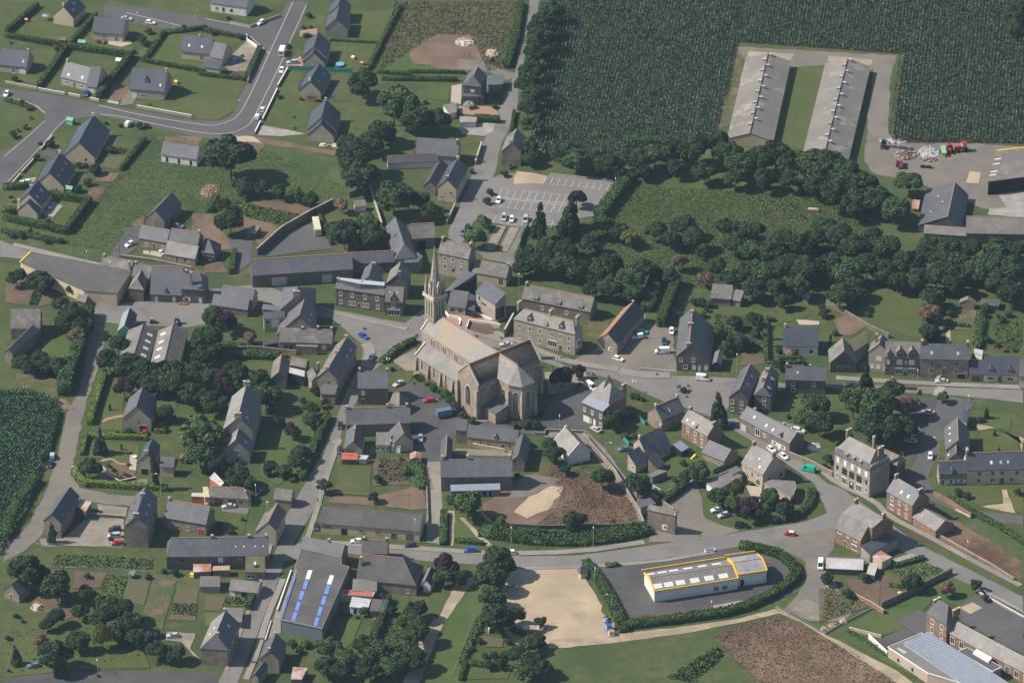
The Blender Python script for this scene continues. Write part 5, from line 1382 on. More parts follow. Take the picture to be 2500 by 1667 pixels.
house('small hipped tile-brown outbuilding between the plain stone house and the range',(2105,1490),(2230,1530),(2120,1335),3.6,wall='stone',roof='slate_old',hip=(.3,.6),ridge='r',name='outbuilding',cat='outbuilding')
K(1,3)
h=house('small ochre-gabled house beside a brown flat extension',(2105,252),(2158,392),(2230,142),3.5,wall='cream',roof='slate',roof2='slate_new',ridge='r',name='small_house',group=VIL,wmax=4)
volume(h,(1958,402),(2122,404),(1956,254),3.0,mono=True,tp=.6,wall='white',roof='slate_old',win=[('F',3,.8,.9,1.2,'w')])
prism('',[(2125,405),(2245,425),(2248,368),(2125,362)],2.6,'white','glass_sky',root=h)
h=house('long beige shop building with brown doors and dark letters on the wall',(1320,1300),(2462,1396),(1368,1052),3.9,tp=.5,mono=False,wall='cream',roof='fibro_dark',name='shop_building',cat='shop',win=[('F',[.24],.1,2,2.4,'G'),('F',[.42,.58],1.6,1.8,.8,'b'),('F',[.74],.1,1.8,2.2,'D'),('F',[.9],.1,2.6,2.4,'B')],wmax=5.5)
SHOP=h
# ---- bottom left
K('z',(470,1290,5.463))
h=house('long bottom-left stone row with four chimneys and a mossy lean-to',(-351,378),(1012,362),(-316,122),5.0,wall='stone_dark',roof='slate',name='stone_range',group=VIL,ridge='g',ch=[(.45,0,.8,'stone',.9),(.81,0,.8,'stone',.9),(.98,0,.8,'granite',.9)],sky=[(.68,.5,0,.4,.4,'frame'),(.76,.5,0,.4,.4,'frame'),(.87,.5,0,.4,.4,'frame'),(.95,.5,0,.4,.4,'frame')],win=[('F',[.53],2.6,1.4,1.7,'s'),('F',[.72],2.8,1.2,1.2,'b'),('F',[.15,.32],2.6,1.2,1.2,'n')],hip=(.35,0))
volume(h,(700,578),(962,580),(714,366),3.0,mono=True,tp=.75,wall='stone',roof='moss',sky=[(.5,.55,0,.6,1.1,'frame'),(.6,.35,0,1.6,1,'dark')],win=[('F',[.3],.6,2.4,1,'w'),('F',[.75],.6,.9,.6,'n')])
prism('rusty striped tin-roofed shed against the long row',[(8,578),(245,570),(250,465),(10,468)],2.6,'stone_dark','tin_rust',group=SHD)
prism('small terrace-topped outbuilding against the long row',[(262,558),(495,552),(498,490),(275,497)],2.6,'stone','sand',group=SHD)
house('grey fibre-cement shed left of the walled vegetable plot',(95,775),(365,775),(105,580),2.4,wall='concrete',roof='fibro',name='shed',cat='shed',group=SHD,wmax=3.2,tp=.55)
house('grey fibre-cement garden shed with a white door above the bean rows',(482,818),(870,862),(512,650),2.4,tp=.6,wall='beige_grey',roof='fibro',name='shed',cat='shed',group=SHD,win=[('F',[.12],.1,1.6,1.9,'t'),('F',[.52],.1,2,1.9,'G')],wmax=3.4)
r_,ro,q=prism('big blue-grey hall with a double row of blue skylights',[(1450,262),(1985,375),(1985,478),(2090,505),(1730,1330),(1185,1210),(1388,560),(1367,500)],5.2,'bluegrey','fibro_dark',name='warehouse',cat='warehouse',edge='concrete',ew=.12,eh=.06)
HALL=r_
for k,(x,y)in enumerate([(1553,615),(1505,748),(1455,888),(1405,1035),(1360,1170),(1842,683),(1797,815),(1750,955),(1700,1100),(1655,1240)]):
 w_=k in(0,5)
 roof_panel(ro,r_,[(x-10,y-64),(x+48,y-57),(x+8,y+64),(x-50,y+57)]if w_ else[(x-8,y-60),(x+42,y-52),(x+8,y+62),(x-42,y+52)],5.2,'skylight_white' if w_ else 'skylight_blue')
roof_panel(ro,r_,[(1368,645),(1380,650),(1195,1205),(1182,1205)],5.2,'blue_paint','roof_edge',.25)
house('slate-roofed stone house wedged between the street and the big hall',(1432,262),(1990,372),(1432,86),4.6,wall='stone',roof='slate',name='street_house',group=VIL,ch=[(.62,0,.8,'brick',.8)],wmax=4.5)
K(1,4)
house('dark-roofed house with a brick chimney opposite the shop building',(1795,78),(2092,92),(1812,-82),4.0,wall='stone',roof='fibro_dark',name='street_house',group=VIL,ridge='r',ch=[(.05,0,.8,'brick',.8),(.97,0,.8,'brick',.8)],wmax=3.5)
h=house('wide hip-ended grey slate house by the copper beech',(1735,380),(2425,452),(1810,75),4.2,wall='stone',roof='fibro_dark',hip=(0,.9),ridge='r',name='farmhouse',group=VIL,ch=[(.05,-2.5,.4,'stone',.8)],win=[('F',[.85],.8,1,1.2,'w')],wmax=6)
volume(h,(1690,510),(1972,512),(1690,372),3.0,mono=True,tp=.3,wall='concrete',roof='fibro')
prism('red and white striped roof over a passage beside the big hall',[(1530,545),(1925,575),(1952,525),(1610,500)],2.8,'concrete','tin_red',group=SHD,edge='tin')
prism('white-roofed conservatory behind the big hall',[(1655,690),(1872,712),(1905,605),(1690,575)],2.8,'white','tin',group=SHD,win=[(0,.3,.1,1.2,2,'n')])
prism('brown flat-roofed annex beside the white conservatory',[(1885,740),(2060,745),(2110,610),(1910,600)],2.4,'stone','fibro_dark',group=SHD)
h=house('stone house with a hipped slate roof at the bottom of the village street',(268,1190),(398,880),(147,1000),6.4,wall='stone',roof='slate',hip=(.5,0),back=1.1,roof2='slate_light',name='street_house',group=VIL,ch=[(.98,0,.9,'stone',1.2),(.12,-.6,.6,'stone',.9)],sky=[(.65,.5,0,1.3,1.1),(.35,.4,1,.7,.9,'frame'),(.5,.6,1,.7,.9,'frame')],win=[('F',3,1,1,1.5,'b'),('F',3,4,1,1.5,'w')],wmax=6)
prism('flat-roofed outbuilding behind the hipped stone house',[(200,860),(425,870),(440,705),(205,700)],2.6,'stone','fibro',group=SHD)
h=house('dark gable house with a front wing at the bottom edge',(700,1085),(618,1288),(830,1012),4.8,wall='stone',roof='slate',roof2='slate_new',name='street_house',group=VIL,ch=[(.95,0,.8,'stone',.8),(.05,0,.6,'stone',.8)],wmax=4.2)
volume(h,(640,1345),(530,1490),(690,1322),3.6,wall='stone',roof='slate',roof2='slate_new',wmax=4.2)
prism('rusty striped tin shelter at the bottom edge',[(985,1520),(1110,1522),(1180,1392),(1010,1380)],2.6,'stone_dark','tin_rust',group=SHD)
K(2,4)
house('small white gabled shed behind the copper beech',(180,280),(110,432),(245,225),2.8,wall='white',roof='slate_old',roof2='fibro_dark',name='shed',cat='shed',group=SHD,win=[('R',[.2],.1,1,2,'n')],wmax=2.8)
K(0,4)
house('small stone cottage with a chimney under the big dark trees at the left edge',(222,570),(360,470),(150,420),2.8,wall='stone',roof='slate',name='cottage',group=VIL,ch=[(1,0,.6,'granite',.7)],win=[('L',[.55],.1,1,2,'D')],wmax=3.6)
# ---- north of the church
K(2,0)
h=house('slate-hung tall house with hydrangeas against its wall by the road',(828,1000),(890,870),(722,885),7.6,wall='slatehung',roof='slate',ridge='r',roof2='slate',name='road_house',group=VIL,hip=(.5,0),sky=[(.5,.3,0,.9,.9,'wood')],win=[('L',[.5],5,1.3,1,'t')])
volume(h,(592,1108),(850,1108),(596,1085),3.6,mono=True,tp=.9,wall='stone',roof='slate')
prism('',[(900,985),(1072,965),(1075,862),(885,868)],3.2,'stone','slate',root=h)
prism('low grey lean-to with a white end wall among the trees',[(455,1308),(542,1285),(535,1182),(385,1200)],2.4,'white','fibro',group=SHD)
prism('flat-roofed pale garage at the roadside',[(575,1405),(765,1398),(768,1345),(575,1335)],2.4,'white','concrete',name='garage',cat='garage')
K(2,1)
house('narrow old stone house right of the road with pink flowers at its foot',(1282,190),(1345,20),(1160,82),5.6,wall='stone',roof='slate_old',name='stone_house',group=VIL,ch=[(0,0,.9,'stone',1.2)])
h=house('big dark slate house with a chimney beside the road wall',(70,205),(550,238),(78,8),4.2,wall='beige_grey',roof='slate',name='old_house',group=VIL,ch=[(.96,-1,.6,'stone',.8)])
h=house('cream-rendered gable house with paired slate ridges by the road',(540,610),(672,365),(425,492),5.4,wall='cream',roof='slate_new',name='roadside_house',group=VIL,ch=[(.08,0,.7,'stone_dark',.9),(1,0,.8,'granite',.9)],win=[('L',[.3],2.8,1,1.4,'w'),('L',[.75],.7,.9,1.3,'w'),('F',[.3,.6,.85],3,.9,1.5,'w'),('F',[.3,.85],.7,.9,1.5,'w')])
volume(h,(302,585),(432,345),(215,518),3.6,wall='stone',roof='slate_new')
h=house('tall grey presbytery with three tidy rows of white windows behind the spire',(322,1336),(672,1406),(362,1178),8.6,wall='granite',roof='slate_lichen' if 0 else 'slate_old',ridge='r',name='presbytery',cat='house',group=VIL,ch=[(.0,0,1,'brick',1.6),(1,0,1,'brick',1.6)],win=[('F',[.23,.5,.77],5.9,1,1.6,'w'),('F',[.23,.77],2.6,1,1.9,'w'),('F',[.5],2.2,1.1,2.3,'d')],cope=None)
h=house('low slate-roofed presbytery wing with double white doors',(715,1555),(1106,1625),(745,1405),3.6,wall='beige_grey',roof='slate_old',name='presbytery_wing',cat='building',ch=[(1,0,.7,'stone',.7)],win=[('F',[.84],.1,1.9,2.7,'w')])
# ---- farm at the upper right, poultry barns
K(3,0)
for lab,e1,e2,r_,n in(('left one of two long poultry barns with a pale stained roof',(1505,672),(1290,1590),(1770,625),14),('right one of two long poultry barns with a pale stained roof',(2417,728),(2150,1790),(2682,680),15)):
 h=house(lab,e1,e2,r_,2.6,tp=.35,wall='cream',roof='poultry',name='poultry_barn',cat='barn',group='poultry barns',ridge='d')
 L_,w_=h['_L'],h['_w']
 E1_,E2_=G(e1,2.6),G(e2,2.6)
 d_=(E2_-E1_)[:2]/np.linalg.norm((E2_-E1_)[:2])
 n_=np.array([-d_[1],d_[0]])
 zr=2.6+w_*.35
 me=None
 for k in range(n):
  if me is None:
   mb=MB()
   mb.box(-.45,.45,-.6,.6,-.4,.55,'concrete')
   mb.box(-.5,.5,-.65,.65,.56,.66,'tin')
   me=mb.mesh('roof_vent')
  o=link('roof_vent',me,h)
  s_=-1 if k%2 else 1
  p_=E1_[:2]+d_*(1.6+(L_-4)*k/n)+n_*(w_+s_*.85)
  o.location=(p_[0]-h.location[0],p_[1]-h.location[1],zr-.2)
  o.rotation_euler=(0,0,math.atan2(d_[1],d_[0]))
K(4,1)
h=house('farm barn with a red ridge and one long low slate slope',(1222,615),(1130,1018),(1570,572),3.0,tp=.42,tpb=.95,back=.5,wall='stone_dark',roof='slate',name='farm_barn',cat='barn',ridge='r',sky=[(.3,.5,0,.4,.5,'frame'),(.5,.7,0,.4,.5,'frame'),(.7,.35,0,.4,.5,'frame')])
h=house('blue-grey walled lean-to in front of the farm barn',(1195,1110),(1682,1142),(1200,1010),3.4,tp=.4,mono=True,wall='bluegrey',roof='fibro',name='lean_to',cat='shed',group=SHD)
house('long low stone farm range at the right edge',(1690,1112),(2420,1125),(1700,915),4.4,tp=.7,wall='stone_dark',roof='fibro',name='farm_range',cat='building',ridge='r',win=[('F',[.2],1,1,.8,'n'),('F',[.72],1,1,1,'n')])
r_,ro,q=prism('open farm hangar with a yellow roof edge in the upper right corner',[(1935,520),(2430,452),(2470,115),(2035,168)],5.6,'dark','fibro',name='hangar',cat='hangar')  # solid dark walls stand for the shade inside the open hangar
roof_panel(ro,r_,[(2033,172),(2470,120),(2470,110),(2033,160)],5.6,'yellow','roof_edge',.15)
for x,y in((2045,265),(2028,322),(2000,410),(1988,448)):
 roof_panel(ro,r_,[(x-40,y+8),(x+38,y-2),(x+42,y-16),(x-34,y-4)],5.6,'skylight_white')
 # ---- east of the church
K(2,2)
h=house('modern slate-roofed town hall with a large sloping dark roof',(750,218),(977,366),(858,62),7.3,tp=.6,mono=True,wall='granite',roof='slate_new',name='town_hall',cat='town hall',win=[('F',[.18],5,1,1.3,'n'),('F',[.2],.2,1.4,2.4,'G'),('R',[.15,.35,.55,.75],1,.9,4.5,'n')])
TOWN=h
volume(h,(434,380),(642,406),(490,192),3.2,tp=.75,mono=True,wall='beige_grey',roof='slate',win=[('F',[.25,.7],1.2,1.6,.9,'n')])
prism('',[(410,212),(490,192),(692,92),(776,2),(640,-20),(500,112)],6.2,'dark','slate',root=h,rise=[-1.5,0,0,1.2,1,-.5])
prism('',[(640,405),(750,440),(752,260),(690,232)],3.0,'dark','slate_new',root=h)
house('long stone house with low dormers at the edge of the wood',(1282,296),(2072,450),(1358,140),3.8,wall='stone_dark',roof='slate_old',ridge='r',name='stone_house',group=VIL,ch=[(.02,0,.9,'brick',1.2)],dor=[(.2,.05,1.6,.9,'f','stone_dark'),(.53,.05,1.6,.9,'f','stone_dark'),(.85,.05,1.6,.9,'f','stone_dark')],win=[('F',[.3,.65],.8,1,1.4,'w'),('F',[.45],.1,1,2.1,'D')])
HOTEL=house('broad stone hotel with hipped roof, pointed dormers and a shop window',(1186,528),(1896,706),(1232,388),8.3,wall='granite',roof='slate_light',ridge='r',hip=(.85,.7),name='hotel',cat='hotel',group=VIL,ch=[(.03,0,2.2,'granite',2.2),(.53,.6,1.6,'granite',1.9),(.97,0,2.2,'granite',2.2)],dor=[(.25,.1,1.7,1.5,'g','granite'),(.53,.05,.9,.8,'h','slate_old'),(.76,.1,1.7,1.5,'g','granite')],win=[('F',[.1,.27,.43,.62,.76,.9],5.0,1,1.7,'w'),('F',[.1,.43,.9],1.2,1,1.7,'w'),('F',[.27],.1,1.2,2.3,'D'),('F',[.63],1.2,3.4,2.1,'x'),('F',[.76],.1,1.2,2.3,'D'),('R',[.4],1.8,3.4,3.2,'p')])
garden_wall('mossy grey stone wall left of the hotel',[(1090,745),(1190,560)],3.4,.5,'stone_dark')
K(3,2)
house('old house with an orange tiled slope and posters on its gable',(38,828),(348,456),(-85,690),4.0,wall='granite',roof='fibro_dark',roof2='tile',ridge='r',name='old_house',group=VIL,ch=[(.55,0,.5,'stone',.7),(.95,0,.5,'stone',.7)],win=[('L',[.35],1,1.8,1.4,'p'),('F',[.2,.4,.6,.8],1,.8,1.2,'n')])
h=house('large dark slate house with an off-centre gable and a red ridge',(748,520),(703,958),(890,392),5.6,wall='stone_dark',roof='slate',back=1.75,ridge='r',name='big_house',group=VIL,ch=[(.98,0,.8,'stone',1.4),(.45,0,.7,'stone_dark',1.6),(.12,0,.6,'stone',1.2)],win=[('R',[.15,.5],3.6,1,1.5,'w'),('R',[.28],.9,1.4,1.4,'w'),('R',[.52,.86],.7,1.1,1.6,'s'),('R',[.67],.1,.9,2,'t')])
h=house('small dark open-fronted garage right of the large slate house',(1152,905),(1118,1045),(1218,900),3.0,tp=.7,wall='dark',roof='fibro',roof2='slate',name='garage',cat='garage')  # dark wall colour stands for the shade behind the open front
h=house('brown-roofed shed in the trees above the gardens',(1100,288),(1337,306),(1150,125),2.8,tp=.5,mono=True,wall='fibro',roof='slate_old',name='shed',cat='shed',group=SHD)
volume(h,(1342,308),(1442,328),(1382,182),2.5,tp=.5,mono=True,wall='fibro',roof='fibro')
house('white cottage with a white chimney and pink hydrangeas by the door',(1930,838),(2338,852),(1945,612),3.5,wall='white',roof='slate_new',name='cottage',group=VIL,ch=[(.01,0,.9,'white',.8)],win=[('F',[.22],.9,1,1.3,'n'),('F',[.4],.1,1,2.1,'d'),('F',[.8],.9,1.1,1.3,'n')])
prism('tiny corrugated shelter among the trees',[(2145,255),(2225,300),(2252,250),(2180,222)],2.2,'stone_dark','tin',group=SHD,rise=[0,0,.4,.4])
h=house('twin-ridged dark slate house with five small roof windows',(1440,1122),(1306,1425),(1580,1065),6.2,wall='stone_dark',roof='slate',ridge='g',name='twin_house',group=VIL,sky=[(t,.2,0,.8,.8,'dark')for t in(.15,.33,.5,.68,.86)]+[(.3,.5,1),(.6,.5,1)],win=[('R',[.2],3.8,1,1.5,'w'),('R',[.65],3.6,1,1.4,'w'),('R',[.2,.65],.9,1,1.5,'w')])
volume(h,(1800,1420),(1890,1160),(1655,1365),6.0,wall='stone_dark',roof='slate',roof2='slate_old',ch=[(.35,.6,1,'brick',.9),(.75,.6,1,'brick',.9)],dor=[(.2,.2,1.2,1,'h','slate'),(.6,.2,1.2,1,'h','slate')],win=[('L',[.4],3.9,1,1.4,'w'),('L',[.4],1,1,1.6,'w')],hip=(.4,0))
house('plain stone house with a chimney behind the tall poplar-like trees',(1957,1225),(2425,1240),(1965,1068),5.4,wall='stone_dark',roof='slate',name='stone_house',group=VIL,ch=[(.01,0,1,'brick',1),(.6,.5,.5,'granite',.6)],sky=[(.3,.55,0,.6,.9)],win=[('F',[.2,.7],3,1,1.4,'w'),('F',[.2],.6,1.2,1.4,'w')])
K(4,2)
h=house('gabled stone garage house with a wide brown door',(100,882),(118,1035),(245,722),3.8,wall='stone_dark',roof='slate_old',roof2='slate',ridge='r',name='garage_house',group=VIL,win=[('R',[.5],.1,4.2,2.3,'B'),('R',[.5],3.4,.9,1.2,'n')],sky=[(.6,.3,1,1,1,'wood')])  # paler slate on the left slope paints in the sunlight
h=house('grey gable-fronted house with white shutters in the east terrace',(594,800),(558,905),(690,655),7.2,wall='beige_grey',roof='slate_old',roof2='slate',name='terrace_house',group=VIL,ch=[(.5,-1.5,1.6,'brick',.8)],win=[('R',[.5],4.2,1.9,1.7,'s'),('R',[.2,.48],1,1.4,1.6,'s'),('R',[.8],.1,1,2.6,'t')])
prism('',[(398,905),(558,800),(575,642),(330,775)],5.0,'stone_dark','moss',root=h,rise=[0,0,1.5,1.5])
house('grey shop terrace with three gabled dormers and two shop windows',(752,962),(1158,975),(770,780),7.2,wall='stone_dark',roof='slate_old',name='terrace_house',group=VIL,dor=[(.12,.0,1.3,1.6,'g','stone_dark'),(.42,.0,2.4,1.9,'g','stone_dark'),(.76,.0,2.4,1.9,'g','stone_dark')],win=[('F',[.42,.76],4.4,1.7,1.7,'s'),('F',[.1],4.4,.9,1.6,'s'),('F',[.6],4.8,.5,.9,'s'),('F',[.42,.78],.5,2.3,2.1,'x'),('F',[.6],.1,1,2.4,'d'),('F',[.1],1.2,.6,1.2,'n')])
house('tall buff stone house with dark shutters and chimneys at both gables',(1160,984),(1716,1000),(1185,805),7.6,wall='stone',roof='slate',name='stone_house',group=VIL,ch=[(0,0,1.2,'stone',1.4),(1,0,1.2,'stone',1.4)],sky=[(.23,.4,0),(.77,.4,0)],win=[('F',[.24,.75],4.9,1.2,1.7,'b'),('F',[.5],5.2,.7,.9,'b'),('F',[.24,.75],2,1.2,1.7,'b'),('F',[.5],1.8,1.2,2.1,'D'),('F',[.86],.1,2.8,1.8,'G')])
h=house('low modern cream house with two hipped dormers at the right edge',(1882,1160),(2288,1174),(1900,945),3.3,wall='cream',roof='slate_new',name='modern_house',group=VIL,dor=[(.2,.12,1.8,1.2,'h','slate_new'),(.74,.12,1.8,1.2,'h','slate_new')],win=[('F',[.2,.76],.8,1.9,1.4,'w'),('F',[.47],.1,1.3,2.3,'D')])
volume(h,(1716,1165),(1895,1168),(1722,992),2.8,wall='stone',roof='slate_new',win=[('F',[.45],.1,2.9,2.1,'B')])
house('pinkish rendered house just cut off by the right picture edge',(2290,1190),(2500,1198),(2300,985),4.5,wall='pink',roof='slate',name='rendered_house',group=VIL,win=[('F',[.2],.1,1.8,2.1,'g')])
house('pale-gabled wooden cabin at the end of a garden',(1615,300),(1602,345),(1700,240),2.2,wall='wood',roof='fibro',name='garden_cabin',cat='shed',group=SHD,tp=.6)
prism('low brown garden shed beside the wooden cabin',[(1850,370),(2060,380),(2075,305),(1855,290)],2.0,'stone_dark','fibro_dark',group=SHD)
prism('small white greenhouse behind the stone terrace',[(1770,910),(1872,945),(1880,885),(1775,865)],2.0,'white','tin',name='greenhouse',cat='greenhouse')
# ---- turret house and the south-eastern quarter
K('z',(1390,900,8.386))
h=house('turreted villa with a zinc mansard front and three dormers',(385,545),(798,748),(581,184),8.0,tp=1.08,wall='brick',roof='slate_light',hip=(.64,.64),ridge='r',name='villa',cat='house',group=VIL,ch=[(.86,4.4,-1,'brick',2.0)])
volume(h,(250,682),(690,874),(420,575),7.2,tp=.3,mono=True,wall='slatehung',roof='zinc',win=[('F',[.12,.48,.86],4.0,.9,1.4,'w'),('F',[.2],.1,2.5,2.2,'g'),('F',[.4],.6,.7,1.4,'w'),('F',[.58],.1,.9,2.2,'t'),('F',[.86],.5,.9,1.6,'w')])
off=np.array(h.location)
g_=G((805,122),15.6)
mb=MB()
mb.box(g_[0]-1.2,g_[0]+1.2,g_[1]-1.2,g_[1]+1.2,0,11.6,'brick')
mb.build('turret',h,off)
mb=MB()
b_=[(-1.7,-1.7),(1.7,-1.7),(1.7,1.7),(-1.7,1.7)]
mb.hexa([(g_[0]+x,g_[1]+y,11.4)for x,y in b_],[(g_[0]+x*.03,g_[1]+y*.03,15.6)for x,y in b_],'slate')
mb.bar((g_[0],g_[1],15.4),(g_[0],g_[1],16.6),.06,'steel')
mb.build('turret_roof',h,off)
K('z',(1540,960,8.386))
house('brown stone house with a wide blank gable and a white flue pipe',(640,565),(1118,355),(505,262),4.4,wall='stone',roof='slate',name='old_house',group=VIL,ch=[(0,0,.9,'pink',.8),(.97,0,.9,'granite',.8)],ridge='r',sky=[(.45,.45,0,.3,1.6,'frame')])
h=house('long dark-roofed house with a catslide behind a pale stone gable',(362,1335),(840,1090),(200,888),2.9,tp=1.25,back=.55,wall='pink',roof='slate',name='old_house',group=VIL,ch=[(.02,0,.7,'pink',.8),(.98,0,.8,'granite',.9)],win=[('F',[.62,.78],.9,1,1.5,'w')])
volume(h,(548,1558),(705,1420),(392,1300),2.0,mono=True,tp=.8,wall='stone',roof='slate')
volume(h,(108,1490),(352,1355),(10,1165),3.0,mono=True,tp=.9,wall='pink',roof='slate_new',win=[('L',[.4],1.2,.9,1,'w')])
volume(h,(1045,1190),(1195,1105),(850,1060),2.6,mono=True,tp=.3,wall='dark',roof='zinc')
h=house('square brown stone house with cream string courses and small dormer',(1028,575),(1562,880),(1212,330),6.0,wall='brick',roof='slate_light',ridge=None,name='stone_house',group=VIL,ch=[(.02,.3,.9,'brick',1.2),(1,0,.5,'stone',1.4)],sky=[(.15,.3,0,.7,.9,'frame'),(.38,.28,0,.8,1.2)],dor=[(.52,.03,.8,1,'f','slate')],win=[('F',[.25,.53,.78],3.4,1,1.5,'w'),('F',[.25],.1,1,2.1,'D'),('F',[.53],1,.9,1.2,'w'),('F',[.78],.4,.9,1.8,'w')])
volume(h,(1445,1205),(1905,1400),(1640,970),2.7,tp=.75,wall='stone',roof='slate',roof2='slate')
K(3,3)
h=house('long low stone house with a pale garage door along the back lane',(1428,92),(2005,390),(1565,-8),4.5,tp=.8,wall='stone',roof='slate',name='stone_range',group=VIL,ridge='g',ch=[(.15,.3,.6,'stone',.8),(.72,.6,.6,'stone',.8)],sky=[(.22,.55,0),(.48,.4,0),(.62,.35,0)],dor=[(.8,.05,1.0,1,'g','stone')],win=[('F',[.08],.1,2.2,2.3,'k'),('F',[.36],1.2,2,2.4,'w'),('F',[.5],2,1,1.2,'w'),('F',[.7,.86],.9,1.1,1.4,'o'),('F',[.78],.1,.9,2.1,'t')],wmax=4)
h=house('pinkish rendered house with red flower boxes and a curved annex',(1450,610),(1697,750),(1602,392),5.0,wall='pink',roof='slate_light',name='rendered_house',group=VIL,ch=[(.0,.0,1,'stone',1.3),(1,0,1,'stone',1.4)],sky=[(.55,.55,0,.6,.6,'frame'),(.72,.25,0,.8,.9,'frame')],win=[('F',[.2,.78],3,1,1.4,'w'),('F',[.25],.1,.9,2.1,'d'),('F',[.78],.1,1.8,2.2,'w'),('F',[.5],2,.5,1.6,'n'),('R',[.3,.8],1,.8,1.6,'n')])
prism('',[(1712,842),(1790,800),(2062,818),(2078,850),(2078,905),(2055,960),(2020,1002),(1850,910)],3.0,'pink','fibro',root=h,edge='concrete',ew=.15,eh=.05,win=[(7,.35,.1,1.2,2.1,'w')])
r_,ro,q=prism('grey-roofed carport range beside the rendered house',[(1040,822),(1310,700),(1470,750),(1165,925)],2.8,'white','fibro',group=SHD)
prism('',[(1195,742),(1400,640),(1452,688),(1355,750),(1310,698),(1215,748)],3.1,'stone','slate_old',root=r_)
r_,ro,q=prism('flat-roofed concrete garage below the catslide house',[(370,748),(510,680),(612,700),(435,772)],2.6,'bluegrey','fibro',name='garage',cat='garage',edge=None)
h=house('tall stone roadside building with a poster panel on its blank wall',(372,1140),(697,1212),(398,1080),7.6,tp=.35,mono=True,wall='stone',roof='slate_old',name='roadside_building',cat='building',win=[('F',[.62],1.2,1.7,1.9,'p')])
prism('',[(245,1040),(300,1120),(480,1072),(415,1005)],3.6,'stone','slate',root=h)
K(4,3)
h=house('tall mansard-roofed pharmacy building with three big arched windows',(165,490),(580,702),(350,312),10.6,tp=1.0,mans=(.9,2.0),roof='slate_light',roof2='slate',wall='granite',hip=(.25,.25),name='pharmacy',cat='pharmacy',group=VIL,ch=[(.0,1.5,1.4,'brick',2.2),(.55,4.6,1,'granite',.9),(1,.5,1.6,'brick',2.6)],dor=[(.32,0,1.3,1.5,'f','slate'),(.52,0,1.3,1.5,'f','slate'),(.71,0,1.3,1.5,'f','slate')],win=[('F',[.11,.31,.51,.7,.89],7.6,1.1,1.9,'s'),('F',[.1,.9],4.6,1,1.7,'n'),('F',[.1,.9],1.6,.9,1.7,'w'),('F',[.3,.5,.7],4.0,2.3,2.6,'n'),('F',[.3,.7],.6,2.4,2.3,'x'),('F',[.5],.1,2,2.8,'d')])
PHARM=h
h=house('stone annex with an orange ridge behind the pharmacy',(692,555),(892,640),(602,372),6.4,tp=.9,wall='stone_dark',roof='slate_old',roof2='slate',ridge='r',name='annex',cat='building',hip=(0,.4),win=[('R',[.4,.7],3,1,1.4,'n')],wmax=5)
h=house('pinkish-brown stone house with two white skylights and brown shutters',(765,930),(1063,1106),(925,795),6.8,wall='brick',roof='slate',name='stone_house',group=VIL,ch=[(.02,0,1,'stone',1.4),(1,0,.8,'stone',2.0)],sky=[(.45,.38,0,.8,1.2,'frame'),(.72,.38,0,.8,1.2,'frame')],win=[('F',[.22,.5,.78],4.2,1,1.6,'w'),('F',[.22],1,1.8,1.5,'x'),('F',[.5,.78],.9,.9,1.6,'w')])
volume(h,(1063,1230),(1332,1392),(1165,1100),2.8,tp=.6,wall='brick',roof='slate_light')
K('z',(2000,1200,7.84))
h=house('big house with a pale upper roof and a mossy lower catslide roof',(440,405),(1012,700),(690,205),9.6,tp=.25,back=.75,tpb=.8,wall='brick',roof='slate_light',name='big_house',group=VIL,ch=[(.0,0,1.4,'stone',1.6),(1,0,1.3,'brick',1.6)])
volume(h,(290,690),(790,945),(440,405),5.4,tp=1.15,mono=True,wall='brick',roof='slate_old',win=[('F',[.2,.78],4.1,1.4,.9,'w'),('F',[.5],4.1,.7,.9,'w'),('F',[.4],.1,1,2.2,'D'),('F',[.75],.8,2.4,1.6,'x')])
prism('',[(790,1030),(1300,790),(1512,895),(965,1195)],3.6,'granite','slate_new',root=h,rise=[1.2,1.2,0,0],win=[(2,.3,.8,1.8,1.3,'w')])
prism('small cream shed with a red and white tin roof',[(1015,1240),(1170,1115),(1390,1245),(1205,1345)],3.2,'cream','tin_rust',group=SHD)
house('white tin-roofed shed among the nettles beside the dirt yard',(122,1462),(842,1495),(130,1235),2.4,tp=.55,wall='fibro_dark',roof='tin',roof2='fibro_dark',name='shed',cat='shed',group=SHD,ridge='g',wmax=3.6)
prism('rusting flat tin shed right of the white tin-roofed shed',[(905,1560),(960,1350),(1130,1390),(1060,1600)],2.3,'fibro_dark','tin',group=SHD)
K(4,3)
h=house('long slate-roofed range with a red ridge along the right-hand lane',(1432,205),(1440,470),(1590,98),4.4,wall='stone',roof='slate',roof2='slate_new',ridge='r',name='stone_range',group=VIL,sky=[(.2,.4,0,.7,.8,'frame'),(.45,.4,0,.7,.8,'frame'),(.75,.4,0,.7,.8,'frame')])
volume(h,(1445,492),(1440,600),(1592,425),3.4,wall='stone',roof='slate',roof2='slate_new',ridge='r',sky=[(.5,.3,0,.7,.9,'frame')])
prism('small slate-roofed outbuilding at the top of the right-hand lane',[(1620,100),(1690,150),(1728,40),(1680,-10)],3.2,'stone','slate_new',group=SHD)
h=house('long two-storey cream house above a stone base with white skylights',(1690,700),(2375,680),(1705,490),5.6,wall='cream',roof='slate_new',ridge='r',name='farmhouse',group=VIL,ch=[(.0,0,1.4,'stone_gold',1.8)],sky=[(.42,.42,0,.8,1.1,'frame'),(.58,.42,0,.7,1.0),(.7,.42,0,.7,1.0)],win=[('F',[.22,.44,.6,.85],3.5,1.1,1.4,'b'),('F',[.21,.44,.76],.8,1.3,1.6,'w'),('F',[.6],.1,1.6,2.2,'D')])
